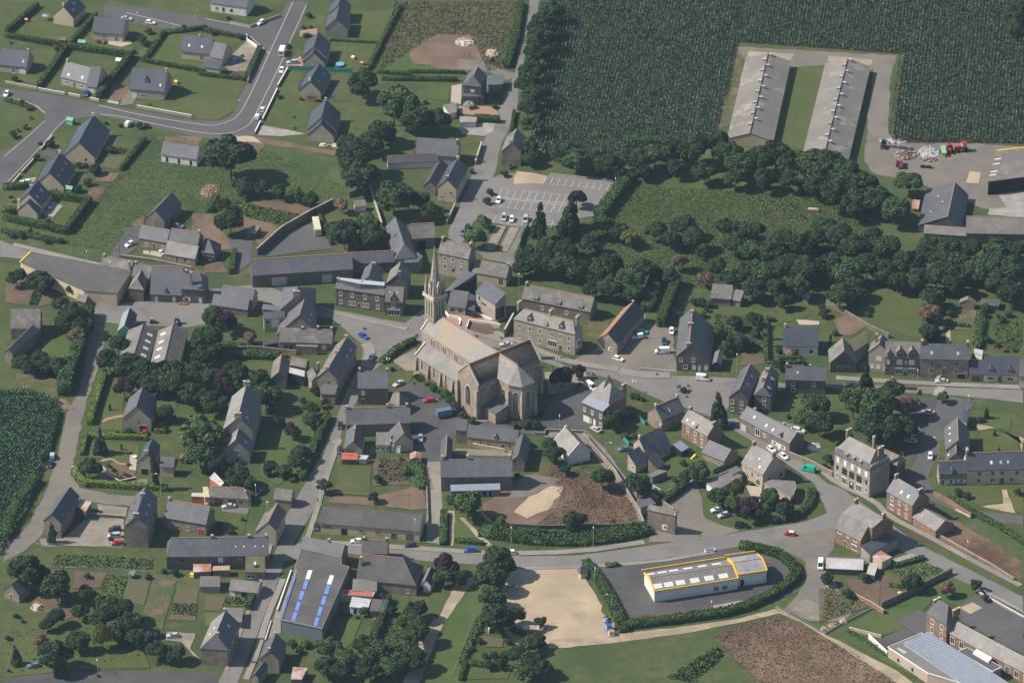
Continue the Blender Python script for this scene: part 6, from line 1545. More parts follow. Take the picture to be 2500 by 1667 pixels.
volume(h,(1375,742),(1690,732),(1345,590),4.4,wall='stone',roof='slate_new',ridge='r',dor=[(.48,.03,1,1.3,'h','stone')],win=[('F',[.15],.1,1.1,2.1,'o'),('F',[.45],.6,1,1.6,'o'),('F',[.82],1,1.3,1,'o'),('L',[.2,.4,.7],1,.8,1.6,'w')])
# ---- white hall and school
K(3,4)
h=house('white commercial hall with a yellow roof edge and rows of pale skylights',(457,515),(1422,366),(395,360),4.4,tp=.28,wall='white',roof='fibro',name='white_hall',cat='hall',ridge='g',sky=[(t,.32,0,3.0,2.0,'skylight_white')for t in(.06,.19,.33,.5,.67,.84)]+[(t,.42,1,3.0,1.6,'skylight_white')for t in(.05,.19,.33,.5,.67,.84)],win=[('F',[.74,.845],.8,1.6,1.5,'u')],cope='yellow')
volume(h,(1408,326),(1752,274),(1345,190),4.9,tp=.28,wall='white',roof='tin_rust' if 0 else 'concrete',ridge='g',cope='yellow',win=[('F',[.18],.1,1.2,2.4,'G')],sky=[(.35,.3,0,1.2,1.2,'skylight_blue'),(.72,.55,0,1.2,1.2,'skylight_blue'),(.6,.5,1,1.2,1.2,'skylight_blue'),(.85,.35,1,1.2,1.2,'skylight_blue')])
off=np.array(h.location)
for a,b,z in(((457,515),(1422,366),4.4),((310,272),(1268,125),4.4),((1408,326),(1752,274),4.9),((1268,104),(1610,56),4.9)):
 A,B=G(a,z),G(b,z)
 mb=MB()
 d_=(B-A)[:2]/np.linalg.norm((B-A)[:2])
 n_=np.array([-d_[1],d_[0]])*.16
 r_=[A[:2]-n_,B[:2]-n_,B[:2]+n_,A[:2]+n_]
 mb.hexa([(*p,z-.32)for p in r_],[(*p,z+.16)for p in r_],'yellow')
 mb.build('roof_edge',h,off)
K(4,4)
h=house('tall brick school block with a steep pyramid roof and two great chimneys',(1222,768),(1458,905),(1372,600),7.4,tp=1.7,hip=(.8,.8),wall='brick',roof='slate',name='school',cat='school',group='school buildings',ch=[(.0,1.2,-1.2,'brick',3.0),(1,1.6,-1.2,'brick',3.0)],win=[('F',[.3,.76],4.6,1.1,1.8,'w'),('F',[.3,.76],1.4,1.1,2,'w')],wmax=4.6)
volume(h,(1466,985),(2420,1490),(1582,860),4.2,wall='brick',roof='slate_light',win=[('F',[.06,.17,.72,.83,.94],.9,1.6,2.3,'w')],wmax=4.4)
r_,ro,q=prism('modern school wing with a big blue standing-seam metal roof',[(970,1115),(1245,975),(2300,1640),(1760,1650)],4.8,'white','zinc',name='school_wing',cat='school',group='school buildings',rise=[-.4,.5,.5,-.4])
for k in range(30):
 t=(k+.5)/30
 a=np.array((970,1115))+(np.array((1760,1650))-np.array((970,1115)))*t
 b=np.array((1245,975))+(np.array((2300,1640))-np.array((1245,975)))*t
 A,B=G(a,4.45),G(b,5.32)
 if k==0:
  mb=MB()
 mb.bar(A,B,.06,'concrete',n=4)
mb.build('roof_seams',ro,np.array(r_.location))
r_,ro,q=prism('flat-roofed pinkish brick school building with white roof edges',[(785,1150),(1172,990),(1200,1010),(985,1108),(1650,1570),(1245,1452)],4.0,'pink','asphalt_old',name='school_building',cat='school',group='school buildings',edge='frame',ew=.2,eh=.12,win=[(5,.62,.8,1,1.4,'n'),(5,.26,.8,1,1.4,'n')])
roof_panel(ro,r_,[(890,1168),(910,1160),(1015,1215),(975,1232)],4.0,'glass_sky')
r_,ro,q=prism('flat school connecting block with a long white glazed skylight',[(1590,1200),(1695,1158),(2092,1382),(1985,1432)],4.0,'pink','asphalt',name='school_connector',cat='school',group='school buildings',edge='frame',ew=.2,eh=.12)
roof_panel(ro,r_,[(1760,1235),(1800,1185),(1985,1285),(1940,1340)],4.0,'skylight_white','skylight',.5)
# ---- the stone farm and the white house south of the church
K(2,3)
h=house('long slate farmhouse with three chimneys facing the bare plot',(355,775),(1178,765),(395,562),5.5,wall='stone',roof='slate',name='farmhouse',group=VIL,ch=[(.03,0,1.2,'dressing',.8),(.38,0,1.2,'dressing',.8),(.97,0,1.2,'dressing',.8)])
volume(h,(470,932),(1040,915),(455,858),2.6,tp=.5,mono=True,wall='stone',roof='zinc',win=[('F',[.55,.68,.8],.1,1.2,2,'G')])
h=house('back range of the stone farm with a tiny dormer and brown doors',(650,312),(1230,378),(662,165),3.6,wall='stone_gold',roof='slate',name='farm_range',cat='building',dor=[(.58,.03,1.1,1.1,'g','slate')],win=[('F',[.28,.43],.9,1,1.7,'b'),('F',[.72],.1,1.2,2.2,'D'),('F',[.86],1.2,.7,.9,'n')],wmax=3.6)
volume(h,(525,235),(655,242),(575,105),5.0,wall='stone',roof='slate',wmax=3.2)
house('left wing of the stone farm with a red ridge',(360,345),(346,590),(428,290),4.4,wall='stone',roof='slate',roof2='slate_new',ridge='r',name='farm_wing',cat='building')
house('right wing of the stone farm with a stone gable',(1228,330),(1167,582),(1305,268),4.2,wall='stone',roof='slate',roof2='slate_new',name='farm_wing',cat='building')  # darker slate on the right slope stands for its shade
house('white gabled house with a worn grey roof above the bare plot',(1652,350),(1815,532),(1790,200),3.6,wall='white',roof='slate_light',name='white_house',group=VIL,cope='dressing',ch=[(0,0,.6,'white',.8)])
# ================================================ THE CHURCH, in its own axes: x along the nave from the tower, y to the right, z up
K(2,2)
o_=G((282,981))
t1,t2=G((282,445+536)),G((282+728,981+465))
dx_=(t2-t1)[:2]/np.linalg.norm((t2-t1)[:2])
dy_=np.array([-dx_[1],dx_[0]])
CH=tag(empty('church',(o_[0],o_[1],0)),'large stone church with a tall slender spire in the middle of the village','church')
def cf(x,y,z):
 return(dx_[0]*x+dy_[0]*y,dx_[1]*x+dy_[1]*y,z)
def gable_body(x0,x1,y0,y1,he,tp,along='x',ov=.25,ridge=True,walls=True,hipend=False):
 def f(u,v,z):
  return cf(u,v,z)if along=='x' else cf(v,u,z)
 u0,u1,v0,v1=(x0,x1,y0,y1)if along=='x' else(y0,y1,x0,x1)
 w=(v1-v0)/2
 vm=(v0+v1)/2
 mb=MB()
 ring=[(v0,-.3),(v1,-.3),(v1,he),(vm,he+w*tp),(v0,he)]
 A,B=[f(u0,v,z)for v,z in ring],[f(u1,v,z)for v,z in ring]
 mb.face(A[::-1]if along=='x' else A,'church_stone')
 mb.face(B if along=='x' else B[::-1],'church_stone')
 for a in range(5):
  c=(a+1)%5
  q=[A[a],A[c],B[c],B[a]]
  mb.face(q if along=='x' else q[::-1],'church_stone')
 mb.build('wall',CH)
 return f,u0,u1,v0,v1,w,vm
def slab(pts,m,th=.25,name='roof'):
 mb=MB()
 mb.shell([cf(*p)for p in pts],[tuple(range(len(pts)))],m,th)
 return mb.build(name,CH)
HE,TPc=13.2,1.02
XC=35.5
gable_body(0,XC,-5.2,5.2,HE,TPc)
gable_body(XC-5.35,XC+5.35,-13.2,13.6,HE,TPc,along='y')
mb=MB()
for s in(-1,1):
 y0,y1=sorted((s*5.1,s*9.3))
 zz=(8.6,5.6)if s>0 else(5.6,8.6)
 A=[cf(2,y0,-.3),cf(2,y1,-.3),cf(2,y1,zz[1]),cf(2,y0,zz[0])]
 B=[cf(30.3,y0,-.3),cf(30.3,y1,-.3),cf(30.3,y1,zz[1]),cf(30.3,y0,zz[0])]
 mb.face(A[::-1],'church_stone')
 mb.face(B,'church_stone')
 for a in range(4):
  c=(a+1)%4
  mb.face([A[a],A[c],B[c],B[a]],'church_stone')
mb.build('aisle_wall',CH)
aps=[(XC+5,-4.8),(46.9,-4.8),(50.7,-2.1),(50.7,3.0),(46.9,4.9),(XC+5,4.9)]
mb=MB()
mb.hexa([cf(x,y,-.3)for x,y in aps],[cf(x,y,HE-.3)for x,y in aps],'church_stone')
mb.build('choir_wall',CH)
mb=MB()
mb.box(41,47.5,-11,-4.9,-.3,4.2,'church_stone',cf)
mb.build('sacristy',CH)
zr=HE+5.2*TPc
lo=HE-.3*TPc
mb=MB()
mb.shell([cf(-.2,-5.5,lo),cf(XC,-5.5,lo),cf(XC,0,zr+.02),cf(-.2,0,zr+.02),cf(XC,5.5,lo),cf(-.2,5.5,lo)],[(0,1,2,3),(3,2,4,5)],'slate_lichen',.25)
mb.build('nave_roof',CH)
zt=HE+5.35*TPc
mb=MB()
mb.shell([cf(XC-5.65,-13.0,lo),cf(XC,-13.0,zt),cf(XC,13.4,zt),cf(XC-5.65,13.4,lo),cf(XC+5.65,-13.0,lo),cf(XC+5.65,13.4,lo)],[(0,1,2,3),(1,4,5,2)],'slate',.25)
mb.build('transept_roof',CH)
mb=MB()
e=.3
ap2=[(XC,-5.15),(47.0,-5.15),(51.05,-2.3),(51.05,3.2),(47.0,5.2),(XC,5.2)]
zc=HE+4.9*TPc
T=[cf(x,y,lo)for x,y in ap2]+[cf(45.6,0,zc),cf(XC,0,zc)]
mb.shell(T,[(0,1,6,7),(1,2,6),(2,3,6),(3,4,6),(4,5,7,6)],'slate_light',.25)
mb.build('choir_roof',CH)
for s in(-1,1):
 mb=MB()
 a=[cf(1.8,s*9.7,5.45),cf(30.2,s*9.7,5.45),cf(30.2,s*5.2,8.85),cf(1.8,s*5.2,8.85)]
 mb.shell(a if s<0 else a[::-1],[(0,1,2,3)],'slate_light',.25)
 mb.build('aisle_roof',CH)
mb=MB()
mb.shell([cf(40.8,-11.3,4.2),cf(47.8,-11.3,4.2),cf(47.8,-4.9,6.0),cf(40.8,-4.9,6.0)],[(0,1,2,3)],'slate',.2)
mb.build('sacristy_roof',CH)
def ccbar(a,b,w,h,m,name,z0=-.1):
 a,b=np.array(a,float),np.array(b,float)
 d=b-a
 n=np.array([-d[1],d[0],0])
 n=n/(np.linalg.norm(n)+1e-9)*w/2
 q=[a-n,b-n,b+n,a+n]
 mb=MB()
 mb.hexa([cf(p[0],p[1],p[2]+z0)for p in q],[cf(p[0],p[1],p[2]+z0+h)for p in q],m)
 return mb.build(name,CH)
ccbar((2.5,0,zr),(XC,0,zr),.4,.3,'ridge_red','ridge_tiles')
ccbar((XC,-13,zt),(XC,13.4,zt),.4,.3,'ridge_red','ridge_tiles')
ccbar((XC+.5,0,zc),(45.6,0,zc),.4,.3,'ridge_red','ridge_tiles')
for y in(-13.2,13.6):
 for s in(-1,1):
  ccbar((XC+s*5.8,y,HE-.3),(XC,y,zt+.15),.55,.5,'dressing','gable_coping',.0)
for s in(-1,1):
 ccbar((-.1,s*5.6,HE-.3),(-.1,0,zr),.55,.5,'dressing','gable_coping',.0)
 ccbar((1.9,s*9.8,5.5),(1.9,s*5.2,8.9),.5,.5,'dressing','gable_coping',.0)
 ccbar((0,s*5.25,HE-.7),(30,s*5.25,HE-.7),.35,.4,'dressing','cornice',0)
def gothic(x,y,ax,w,h,z,out):
 def f(u,v,t):
  return cf(x+ax[0]*u+out[0]*t,y+ax[1]*u+out[1]*t,z+v)
 def arch(w,h,t):
  r=[(-w/2,0),(w/2,0),(w/2,h-w*.75)]
  for k in range(1,4):
   a=k/4
   r.append((w/2*(1-a**1.6),h-w*.75+w*.75*math.sin(a*math.pi/2)))
  r.append((0,h))
  r+=[(-p[0],p[1])for p in r[:1:-1]if p[0]>0]
  return[f(u,v,t)for u,v in r]
 mb=MB()
 mb.hexa(arch(w+.7,h+.4,-.1),arch(w+.7,h+.4,.05),'dressing')
 mb.hexa(arch(w,h,-.1),arch(w,h,.09),'glass')
 for u in([0]if w<1.6 else[-w/4,0,w/4]):
  q0=[f(u-.07,.05,.08),f(u+.07,.05,.08),f(u+.07,h-w*.5,.08),f(u-.07,h-w*.5,.08)]
  q1=[f(u-.07,.05,.14),f(u+.07,.05,.14),f(u+.07,h-w*.5,.14),f(u-.07,h-w*.5,.14)]
  mb.hexa(q0,q1,'granite')
 mb.build('window',CH)
for k in range(4):
 for s in(-1,1):
  gothic(6.0+k*6.4-.62,s*5.2,(1,0),.75,2.3,9.7,(0,s))
  gothic(6.0+k*6.4+.62,s*5.2,(1,0),.75,2.3,9.7,(0,s))
  gothic(5.2+k*6.6,s*9.3,(1,0),1.05,3.3,1.6,(0,s))
gothic(XC,-13.2,(1,0),2.7,7.2,3.2,(0,-1))
gothic(XC,13.6,(1,0),2.7,7.2,3.2,(0,1))
gothic(XC,-13.2,(1,0),.4,1.3,13.4,(0,-1))
for y in(-11.2,-7.0,7.4,11.6):
 for q in(-.6,.6):
  gothic(XC+5.35,y+q,(0,1),.7,2.1,9.4,(1,0))
for(x0,y0),(x1,y1)in zip(aps[1:],aps[2:5]):
 L_=math.hypot(x1-x0,y1-y0)
 ax=((x1-x0)/L_,(y1-y0)/L_)
 gothic((x0+x1)/2,(y0+y1)/2,ax,1.6,6.6,3.6,(ax[1],-ax[0]))
gothic(44.2,-4.8,(1,0),1.3,5.6,4.4,(0,-1))
mb=MB()
mb.box(17.6,19.0,-9.42,-9.2,0,2.6,'brown',cf)
mb.build('door',CH)
for k in range(5):
 for s in(-1,1):
  x=2.4+k*6.6
  mb=MB()
  y0,y1=sorted((s*9.2,s*10.4))
  yt=sorted((s*9.2,s*9.7))
  mb.hexa([cf(a,b,-.3)for a,b in((x-.45,y0),(x+.45,y0),(x+.45,y1),(x-.45,y1))],[cf(a,b,4.9)for a,b in((x-.4,yt[0]),(x+.4,yt[0]),(x+.4,yt[1]),(x-.4,yt[1]))],'granite')
  mb.build('buttress',CH)
for x,y in((XC-5.2,-13.6),(XC+5.2,-13.6),(XC-5.2,14),(XC+5.2,14),(46.9,-5),(50.8,-2.2),(50.8,3.2),(46.9,5.1)):
 mb=MB()
 mb.box(x-.6,x+.6,y-.6,y+.6,-.3,7.2,'granite',cf)
 mb.hexa([cf(a,b,7.2)for a,b in((x-.6,y-.6),(x+.6,y-.6),(x+.6,y+.6),(x-.6,y+.6))],[cf(x+(a-x)*.55,y+(b-y)*.55,10.6)for a,b in((x-.6,y-.6),(x+.6,y-.6),(x+.6,y+.6),(x-.6,y+.6))],'granite')
 mb.build('buttress',CH)
TX=.7
a=2.5
mb=MB()
mb.box(TX-a-.15,TX+a+.15,-a-.15,a+.15,-.3,17.6,'church_stone',cf)
mb.box(TX-a,TX+a,-a,a,17.6,24.9,'granite',cf)
mb.build('tower',CH)
for s,(ax,out)in enumerate((((1,0),(0,-1)),((1,0),(0,1)),((0,1),(-1,0)),((0,1),(1,0)))):
 for u in(-1.35,0,1.35):
  gothic(TX+ax[0]*u+out[0]*a,ax[1]*u+out[1]*a,ax,.75,5.6,18.4,out)
mb=MB()
mb.box(TX-a-.55,TX+a+.55,-a-.55,a+.55,24.9,25.5,'dressing',cf)
for s in(-1,1):
 mb.box(TX-a-.5,TX+a+.5,s*(a+.38)-.1,s*(a+.38)+.1,25.5,26.3,'ridge_red' if 0 else 'dressing',cf)
 mb.box(TX+s*(a+.38)-.1,TX+s*(a+.38)+.1,-a-.27,a+.27,25.5,26.3,'dressing',cf)
mb.build('parapet',CH)
mb=MB()
an=[math.pi/8+k*math.pi/4 for k in range(8)]
b0=[cf(TX+2.35*math.cos(t),2.35*math.sin(t),25.5)for t in an]
b1=[cf(TX+2.15*math.cos(t),2.15*math.sin(t),27.6)for t in an]
b2=[cf(TX+.16*math.cos(t),.16*math.sin(t),43.6)for t in an]
mb.hexa(b0,b1,'stone_gold')
mb.hexa(b1,b2,'granite')
sp=mb.build('spire',CH)
mb=MB()
mb.bar(cf(TX,0,43.4),cf(TX,0,46.0),.09,'dark')
mb.bar(cf(TX-.55,0,45.1),cf(TX+.55,0,45.1),.07,'dark')
mb.bar(cf(TX,0,43.5),cf(TX,0,44.0),.3,'granite',.2,8)
mb.build('cross',sp)
for sx in(-1,1):
 for sy in(-1,1):
  x,y=TX+sx*2.15,sy*2.15
  mb=MB()
  mb.box(x-.42,x+.42,y-.42,y+.42,25.5,28.6,'granite',cf)
  q=((-.42,-.42),(.42,-.42),(.42,.42),(-.42,.42))
  mb.hexa([cf(x+u,y+v,28.6)for u,v in q],[cf(x+u*.1,y+v*.1,32.2)for u,v in q],'granite')
  mb.bar(cf(x,y,32.0),cf(x,y,32.8),.14,'lamp_glass',.1)
  mb.build('pinnacle',CH)
for ax,out in(((1,0),(0,-1)),((1,0),(0,1)),((0,1),(-1,0)),((0,1),(1,0))):
 mb=MB()
 def f(u,t,z):
  return cf(TX+ax[0]*u+out[0]*t,ax[1]*u+out[1]*t,z)
 q=[(-.6,2.3),(.6,2.3),(.6,.6),(-.6,.6)]
 mb.hexa([f(u,t,25.5)for u,t in q],[f(u,t,29.3)for u,t in q],'granite')
 mb.hexa([f(u*1.15,t+(.06 if t>1 else 0),29.3)for u,t in q],[f(u*.03,t,31.4)for u,t in q],'dressing')
 mb.build('spire_dormer',CH)
 gothic(TX+out[0]*2.3,out[1]*2.3,ax,.6,2.2,26.6,out)
 # ================================================ TREES, SHRUBS, HEDGES, CROPS
K('o')
TG='trees of the village and its fields'
grove('beside the north road at the cornfield edge',TG,[(1268,30,26),(1248,60,29),(1240,93,29),(1229,128,27),(1222,160,25),(1215,193,25),(1228,222,25),(1212,250,21),(1222,285,23,'m'),(1212,338,22,'m'),(1218,362,17,'m')])
grove('in the belt below the cornfield',TG,[(1297,350,27),(1325,368,27,'m'),(1362,360,26),(1398,380,25),(1432,368,25),(1470,372,27),(1505,358,29,'m'),(1545,352,31),(1590,345,32),(1640,332,32),(1672,352,32),(1705,372,30,'m'),(1745,368,31),(1782,358,33),(1822,378,33),(1862,372,35,'m'),(1902,385,38),(1945,412,38),(1985,435,36),(2012,462,33),(2055,482,30,'m'),(1915,445,32),(1962,468,30),(1872,428,26),(1550,388,20),(1620,398,24),(1690,408,24),(1755,412,24),(1815,415,24),(1480,395,18),(1420,398,16),(2090,418,27,'m')])
grove('in the wood and orchard below the meadow',TG,[(1385,520,22,'m'),(1425,532,20),(1360,560,22),(1345,530,18,'m'),(1443,546,18,'y'),(1505,530,20,'k'),(1540,548,22),(1572,520,24),(1592,548,25),(1612,580,18),(1662,522,20,'k'),(1700,528,20,'b'),(1735,532,21),(1690,562,25),(1730,575,27,'m'),(1775,580,31),(1800,550,23),(1832,562,28),(1868,552,26),(1898,522,25,'m'),(1930,542,29),(1962,572,31),(1978,560,22,'o'),(2004,555,29),(2040,572,31),(2080,602,29),(1215,586,26),(1250,602,28),(1290,612,27,'m'),(1330,622,27),(1370,634,25),(1300,570,22),(1258,562,18,'m'),(1202,612,20),(1400,602,25),(1442,642,29,'m'),(1480,622,27),(1402,664,25),(1455,672,23,'m'),(1538,636,20),(1560,602,18,'n'),(1362,662,20),(1720,622,27),(1762,632,29,'m'),(1812,612,29),(1852,622,31),(1902,612,29),(1945,622,29,'m'),(1992,612,29),(1690,642,22),(1732,664,24),(1782,662,22),(1832,660,24,'m'),(2032,622,27),(2062,645,24),(1622,642,17,'n'),(1645,612,20),(1930,682,28),(1962,662,24),(1800,692,17)])
grove('in the dark wood at the right edge',TG,[(2122,590,27),(2162,602,29),(2202,612,31),(2242,622,31,'m'),(2282,612,32),(2322,622,32),(2140,560,24),(2182,570,25),(2232,575,25),(2290,572,26,'m'),(2332,575,25),(2112,642,27),(2152,642,29),(2192,648,28),(2142,682,26),(2138,722,22,'n'),(2292,652,29),(2328,672,29),(2132,762,20),(2335,30,26),(2330,65,20)])
grove('among the houses north of the church',TG,[(530,362,48),(832,192,31),(905,240,43,'m'),(952,270,32,'m'),(1006,278,25),(878,300,28),(962,288,22,'m'),(815,362,38),(832,408,36),(802,330,24),(852,328,27),(905,455,36,'m'),(965,460,22,'m'),(985,485,20),(790,536,32),(842,520,27,'m'),(855,546,28),(785,472,15,'n'),(530,510,26),(760,530,18),(560,426,18),(600,432,17),(640,440,16),(680,448,16,'m'),(715,456,16),(512,470,15),(560,440,15)])
grove('around the marked car park',TG,[(1325,455,18,'p'),(1310,498,27,'c'),(1240,508,20,'c'),(1108,510,16,'l'),(1090,546,22,'l')])
grove('in the gardens east of the hotel',TG,[(1690,740,16),(1732,732,18),(1690,782,18,'b'),(1655,762,14,'m'),(1720,790,12),(1662,802,12,'m'),(1742,752,9,'x'),(1768,768,9,'x'),(1788,836,12),(1650,938,19,'c'),(1870,932,28,'m'),(1882,972,26),(1850,962,20,'m')])
grove('beside the chestnut-shaded car park',TG,[(1990,868,17,'c'),(1960,922,36,'m'),(2012,932,38,'m'),(2052,902,28),(2078,932,26,'n'),(2002,982,34),(2042,990,32),(2078,982,28),(2165,912,12,'m')])
grove('beside the choir of the church',TG,[(1290,866,21,'p'),(1328,854,15,'p'),(1408,960,22),(1262,1022,15),(1272,1044,19)])
grove('around the white-skylight workshop',TG,[(140,702,20),(165,722,26),(192,748,22),(150,742,20),(178,772,18,'n'),(82,642,22),(38,636,19),(104,652,19),(165,664,12,'m'),(272,792,23),(252,826,25),(292,842,28),(332,852,28),(372,866,27,'m'),(412,852,28),(402,882,31),(450,862,30),(312,870,20),(285,888,20,'p'),(350,882,24),(482,872,28),(520,882,26,'p'),(562,872,32),(592,882,31),(612,912,27,'m'),(442,902,28),(492,922,25),(535,852,21),(478,782,33),(476,816,27),(486,726,22,'m'),(520,738,22,'p'),(575,776,14,'n'),(106,836,20),(70,842,18),(132,842,20),(50,832,16,'m'),(92,820,15)])
grove('in gardens left of the church street',TG,[(460,1000,42,'m'),(460,1042,30,'m'),(382,948,18),(500,1062,22),(545,1092,24),(565,1106,18,'m'),(620,1072,15),(715,940,16,'k'),(715,966,16,'k'),(690,1040,17,'k'),(680,1062,17,'k'),(672,990,16,'p'),(640,966,13),(652,1082,15,'m'),(737,925,10,'y'),(745,1116,16),(868,1098,10),(858,1142,12),(230,1012,15,'v'),(205,1076,23),(355,1088,12,'x'),(120,1222,12,'c')])
grove('around the bare plot below the church',TG,[(1075,1160,30,'m'),(1046,1150,16),(1150,1196,10,'l'),(1318,1196,21),(1385,1100,24),(1300,1078,12),(1465,1112,28),(1600,1082,24,'m'),(1575,1096,16)])
grove('in the garden at the road bend',TG,[(1690,1124,20,'w'),(1650,1142,22,'m'),(1690,1160,20,'m'),(1770,1142,19,'m'),(1800,1168,18),(1722,1166,23,'p'),(1745,1180,16)])
grove('beside the south street and the sandy square',TG,[(1025,1296,24,'p'),(1020,1322,22,'m'),(1052,1326,18),(1145,1290,32),(1125,1330,29,'m'),(1108,1304,13),(1132,1372,28,'m'),(1140,1420,31),(1182,1416,22),(1240,1428,13,'m'),(1236,1470,17),(1215,1482,20,'m'),(1190,1502,20),(1222,1520,25),(1202,1545,22,'m'),(1150,1522,12),(1120,1526,11),(1242,1532,22)])
grove('in gardens right of the big hall',TG,[(955,1400,23),(937,1430,25,'m'),(960,1450,27),(932,1480,26,'m'),(950,1512,27),(905,1530,27,'m'),(870,1502,29,'m'),(842,1482,25),(850,1532,27),(800,1512,26,'m'),(760,1490,24,'m'),(742,1530,22),(835,1402,10,'m'),(900,1402,10),(778,1542,20)])
grove('in the park garden at the bottom left',TG,[(50,1312,36),(92,1322,22),(130,1346,32),(200,1370,20),(182,1402,17),(250,1392,28,'m'),(236,1422,26),(282,1402,26),(302,1432,28),(312,1462,23),(270,1452,23),(132,1416,19),(108,1432,15),(95,1472,14,'n'),(235,1462,23,'w'),(180,1472,22,'m'),(120,1502,34),(137,1530,13,'c'),(36,1502,12,'v'),(340,1470,20,'b'),(362,1490,22),(402,1500,20)])
grove('in the gardens beside the school',TG,[(2098,1338,20),(2176,1352,16,'n'),(2240,1342,13,'m'),(1900,1328,14),(1983,1326,10,'m'),(1946,1362,11,'m'),(2262,1372,8,'m')])
g=G((1850,438))
t=tag(empty('dead_tree',g),'dead white bare-branched tree standing at the meadow edge','tree')
mb=MB()
p0=np.array([0,0,0.0])
def limb(mb,a,d,L,r,n):
 b=a+d*L
 mb.bar(a,b,r,'dead_wood',r*.65,6)
 if n:
  for k in range(3):
   e=d*.7+rand_dirs(1)[0]*.75
   e[2]=abs(e[2])*.6+.25
   limb(mb,b-d*L*rng.uniform(0,.4),e/np.linalg.norm(e),L*rng.uniform(.55,.8),r*.55,n-1)
limb(mb,p0,np.array([.04,0,1.0]),5.0,.3,4)
mb.build('trunk',t)
# ---- shrubs
BG='shrubs and bushes'
def bushes(c,r,where,spec,dk='m'):
 K(c,r)
 grove(where,BG,spec,True,dk)
bushes(0,0,'in the upper left estate gardens',[(650,552,42,'l'),(1530,592,28,'d'),(1700,352,50,'y'),(1622,452,58),(1660,500,40,'d'),(120,492,18),(170,905,40,'d'),(620,1030,16),(1720,1195,14,'d'),(2110,310,30,'d'),(250,1180,40,'d'),(330,1240,35),(120,1150,35),(290,1450,40,'l'),(150,1540,50,'d'),(200,1490,30,'r'),(350,1350,26,'r'),(1380,1440,26,'d'),(1600,1440,45,'d'),(1680,1440,35),(1220,1410,25,'d'),(1120,470,30,'f'),(1190,480,30,'f')])
bushes(1,0,'in the estate gardens along the straight road',[(1190,180,40,'d'),(1130,310,28),(1210,310,26),(340,870,45,'r'),(100,380,35,'d'),(410,430,32,'d'),(860,1110,30,'d'),(1020,1340,16,'d'),(1090,1130,32,'r'),(1035,1450,16,'c'),(430,640,20),(270,210,30,'d')])
bushes(0,1,'in the gardens along the left estate road',[(1100,380,75,'d'),(1000,520,55),(900,605,50,'d'),(430,240,45,'d'),(580,80,52,'d'),(1250,150,50,'b'),(330,1085,52,'y'),(410,1115,42,'y'),(150,730,28,'f'),(120,690,24,'d'),(550,970,35,'d'),(900,330,40,'d'),(980,330,35,'d'),(240,1130,45,'d'),(130,1130,40,'b'),(520,1200,40),(460,80,32)])
bushes(2,1,'beside the car park entrance',[(1085,430,48),(920,640,45,'d'),(880,740,52,'n'),(1150,335,42,'f'),(60,180,30,'r'),(715,400,35)])
bushes(2,0,'by the slate-hung house',[(690,1205,55,'h'),(640,1200,35,'h'),(1000,1080,40),(970,1220,36),(180,1170,30,'d')])
bushes(2,2,'along the church wall',[(75,1190,42,'d'),(130,1215,40),(195,1255,42,'f'),(270,1320,48),(330,1350,32),(420,1400,70),(460,1470,70),(520,1530,60)])
bushes(2,3,'at the foot of the church choir',[(620,60,55),(710,120,50),(1200,180,50),(1330,160,65),(1450,170,60,'d'),(1230,740,35,'d'),(2330,1290,40)])
bushes(1,2,'in the courtyard gardens',[(250,1090,28,'y'),(340,1110,26,'x'),(430,1150,36,'y'),(330,750,25,'d'),(1400,1440,62,'l'),(1250,1350,60,'d'),(1120,1460,40,'m'),(2150,1100,32,'d')])
bushes(3,2,'in the gardens by the white cottage',[(2010,920,50,'f'),(1890,890,45,'d'),(2150,880,40),(1020,480,45),(1050,420,40,'d'),(900,330,50,'d'),(1000,340,60,'d'),(1100,360,50),(750,480,45,'d'),(1350,860,42,'y'),(1420,870,40,'y'),(1500,760,40),(1600,700,45),(1560,800,35,'l'),(1640,840,35),(1400,740,40,'d'),(1820,530,30),(1760,520,40,'n'),(790,1340,40,'d'),(200,1400,45,'y'),(260,1420,40),(320,1440,35)])
bushes(4,2,'in the back gardens of the east terrace',[(1400,640,42,'h'),(1330,700,62,'d'),(1290,640,60,'d'),(1280,740,50),(1360,760,35,'d'),(1890,400,60),(1880,470,52,'d'),(2030,480,32,'l'),(2170,470,45),(2100,540,45),(2120,880,36,'r'),(1490,540,30,'r'),(1920,760,50,'d'),(2200,750,26,'l'),(2040,820,36),(2220,880,36,'r'),(1850,820,36,'d'),(1500,460,55),(1430,440,36),(1370,480,36,'d'),(560,475,36),(440,120,90,'d'),(200,230,80,'d'),(300,260,80,'d'),(380,320,60),(50,470,60,'d'),(30,400,50,'d'),(180,680,42,'l'),(130,720,30,'x')])
bushes(0,3,'in the two hedged gardens',[(1270,1480,26,'d'),(1390,400,24,'x'),(1200,545,18,'l'),(1470,620,26,'y'),(1500,490,18,'l'),(1340,735,18,'y'),(1300,690,30,'d'),(1420,730,30,'r'),(1240,640,30),(1480,770,35,'d'),(1380,780,30),(1480,240,42),(1420,240,30,'l'),(1340,260,22),(1260,-60,28,'x'),(1880,130,50,'d'),(1880,220,40,'d'),(1990,100,40,'m')])
bushes(1,3,'in the gardens beside the lower church street',[(170,1320,55,'d'),(430,1250,30,'l'),(300,1390,40,'d'),(720,720,55),(850,680,50),(900,760,45),(1000,790,40,'n'),(840,110,32,'l'),(810,135,22,'y'),(470,840,60,'d'),(2300,690,62,'l'),(2010,640,24),(300,760,60,'d'),(2250,560,30,'l')])
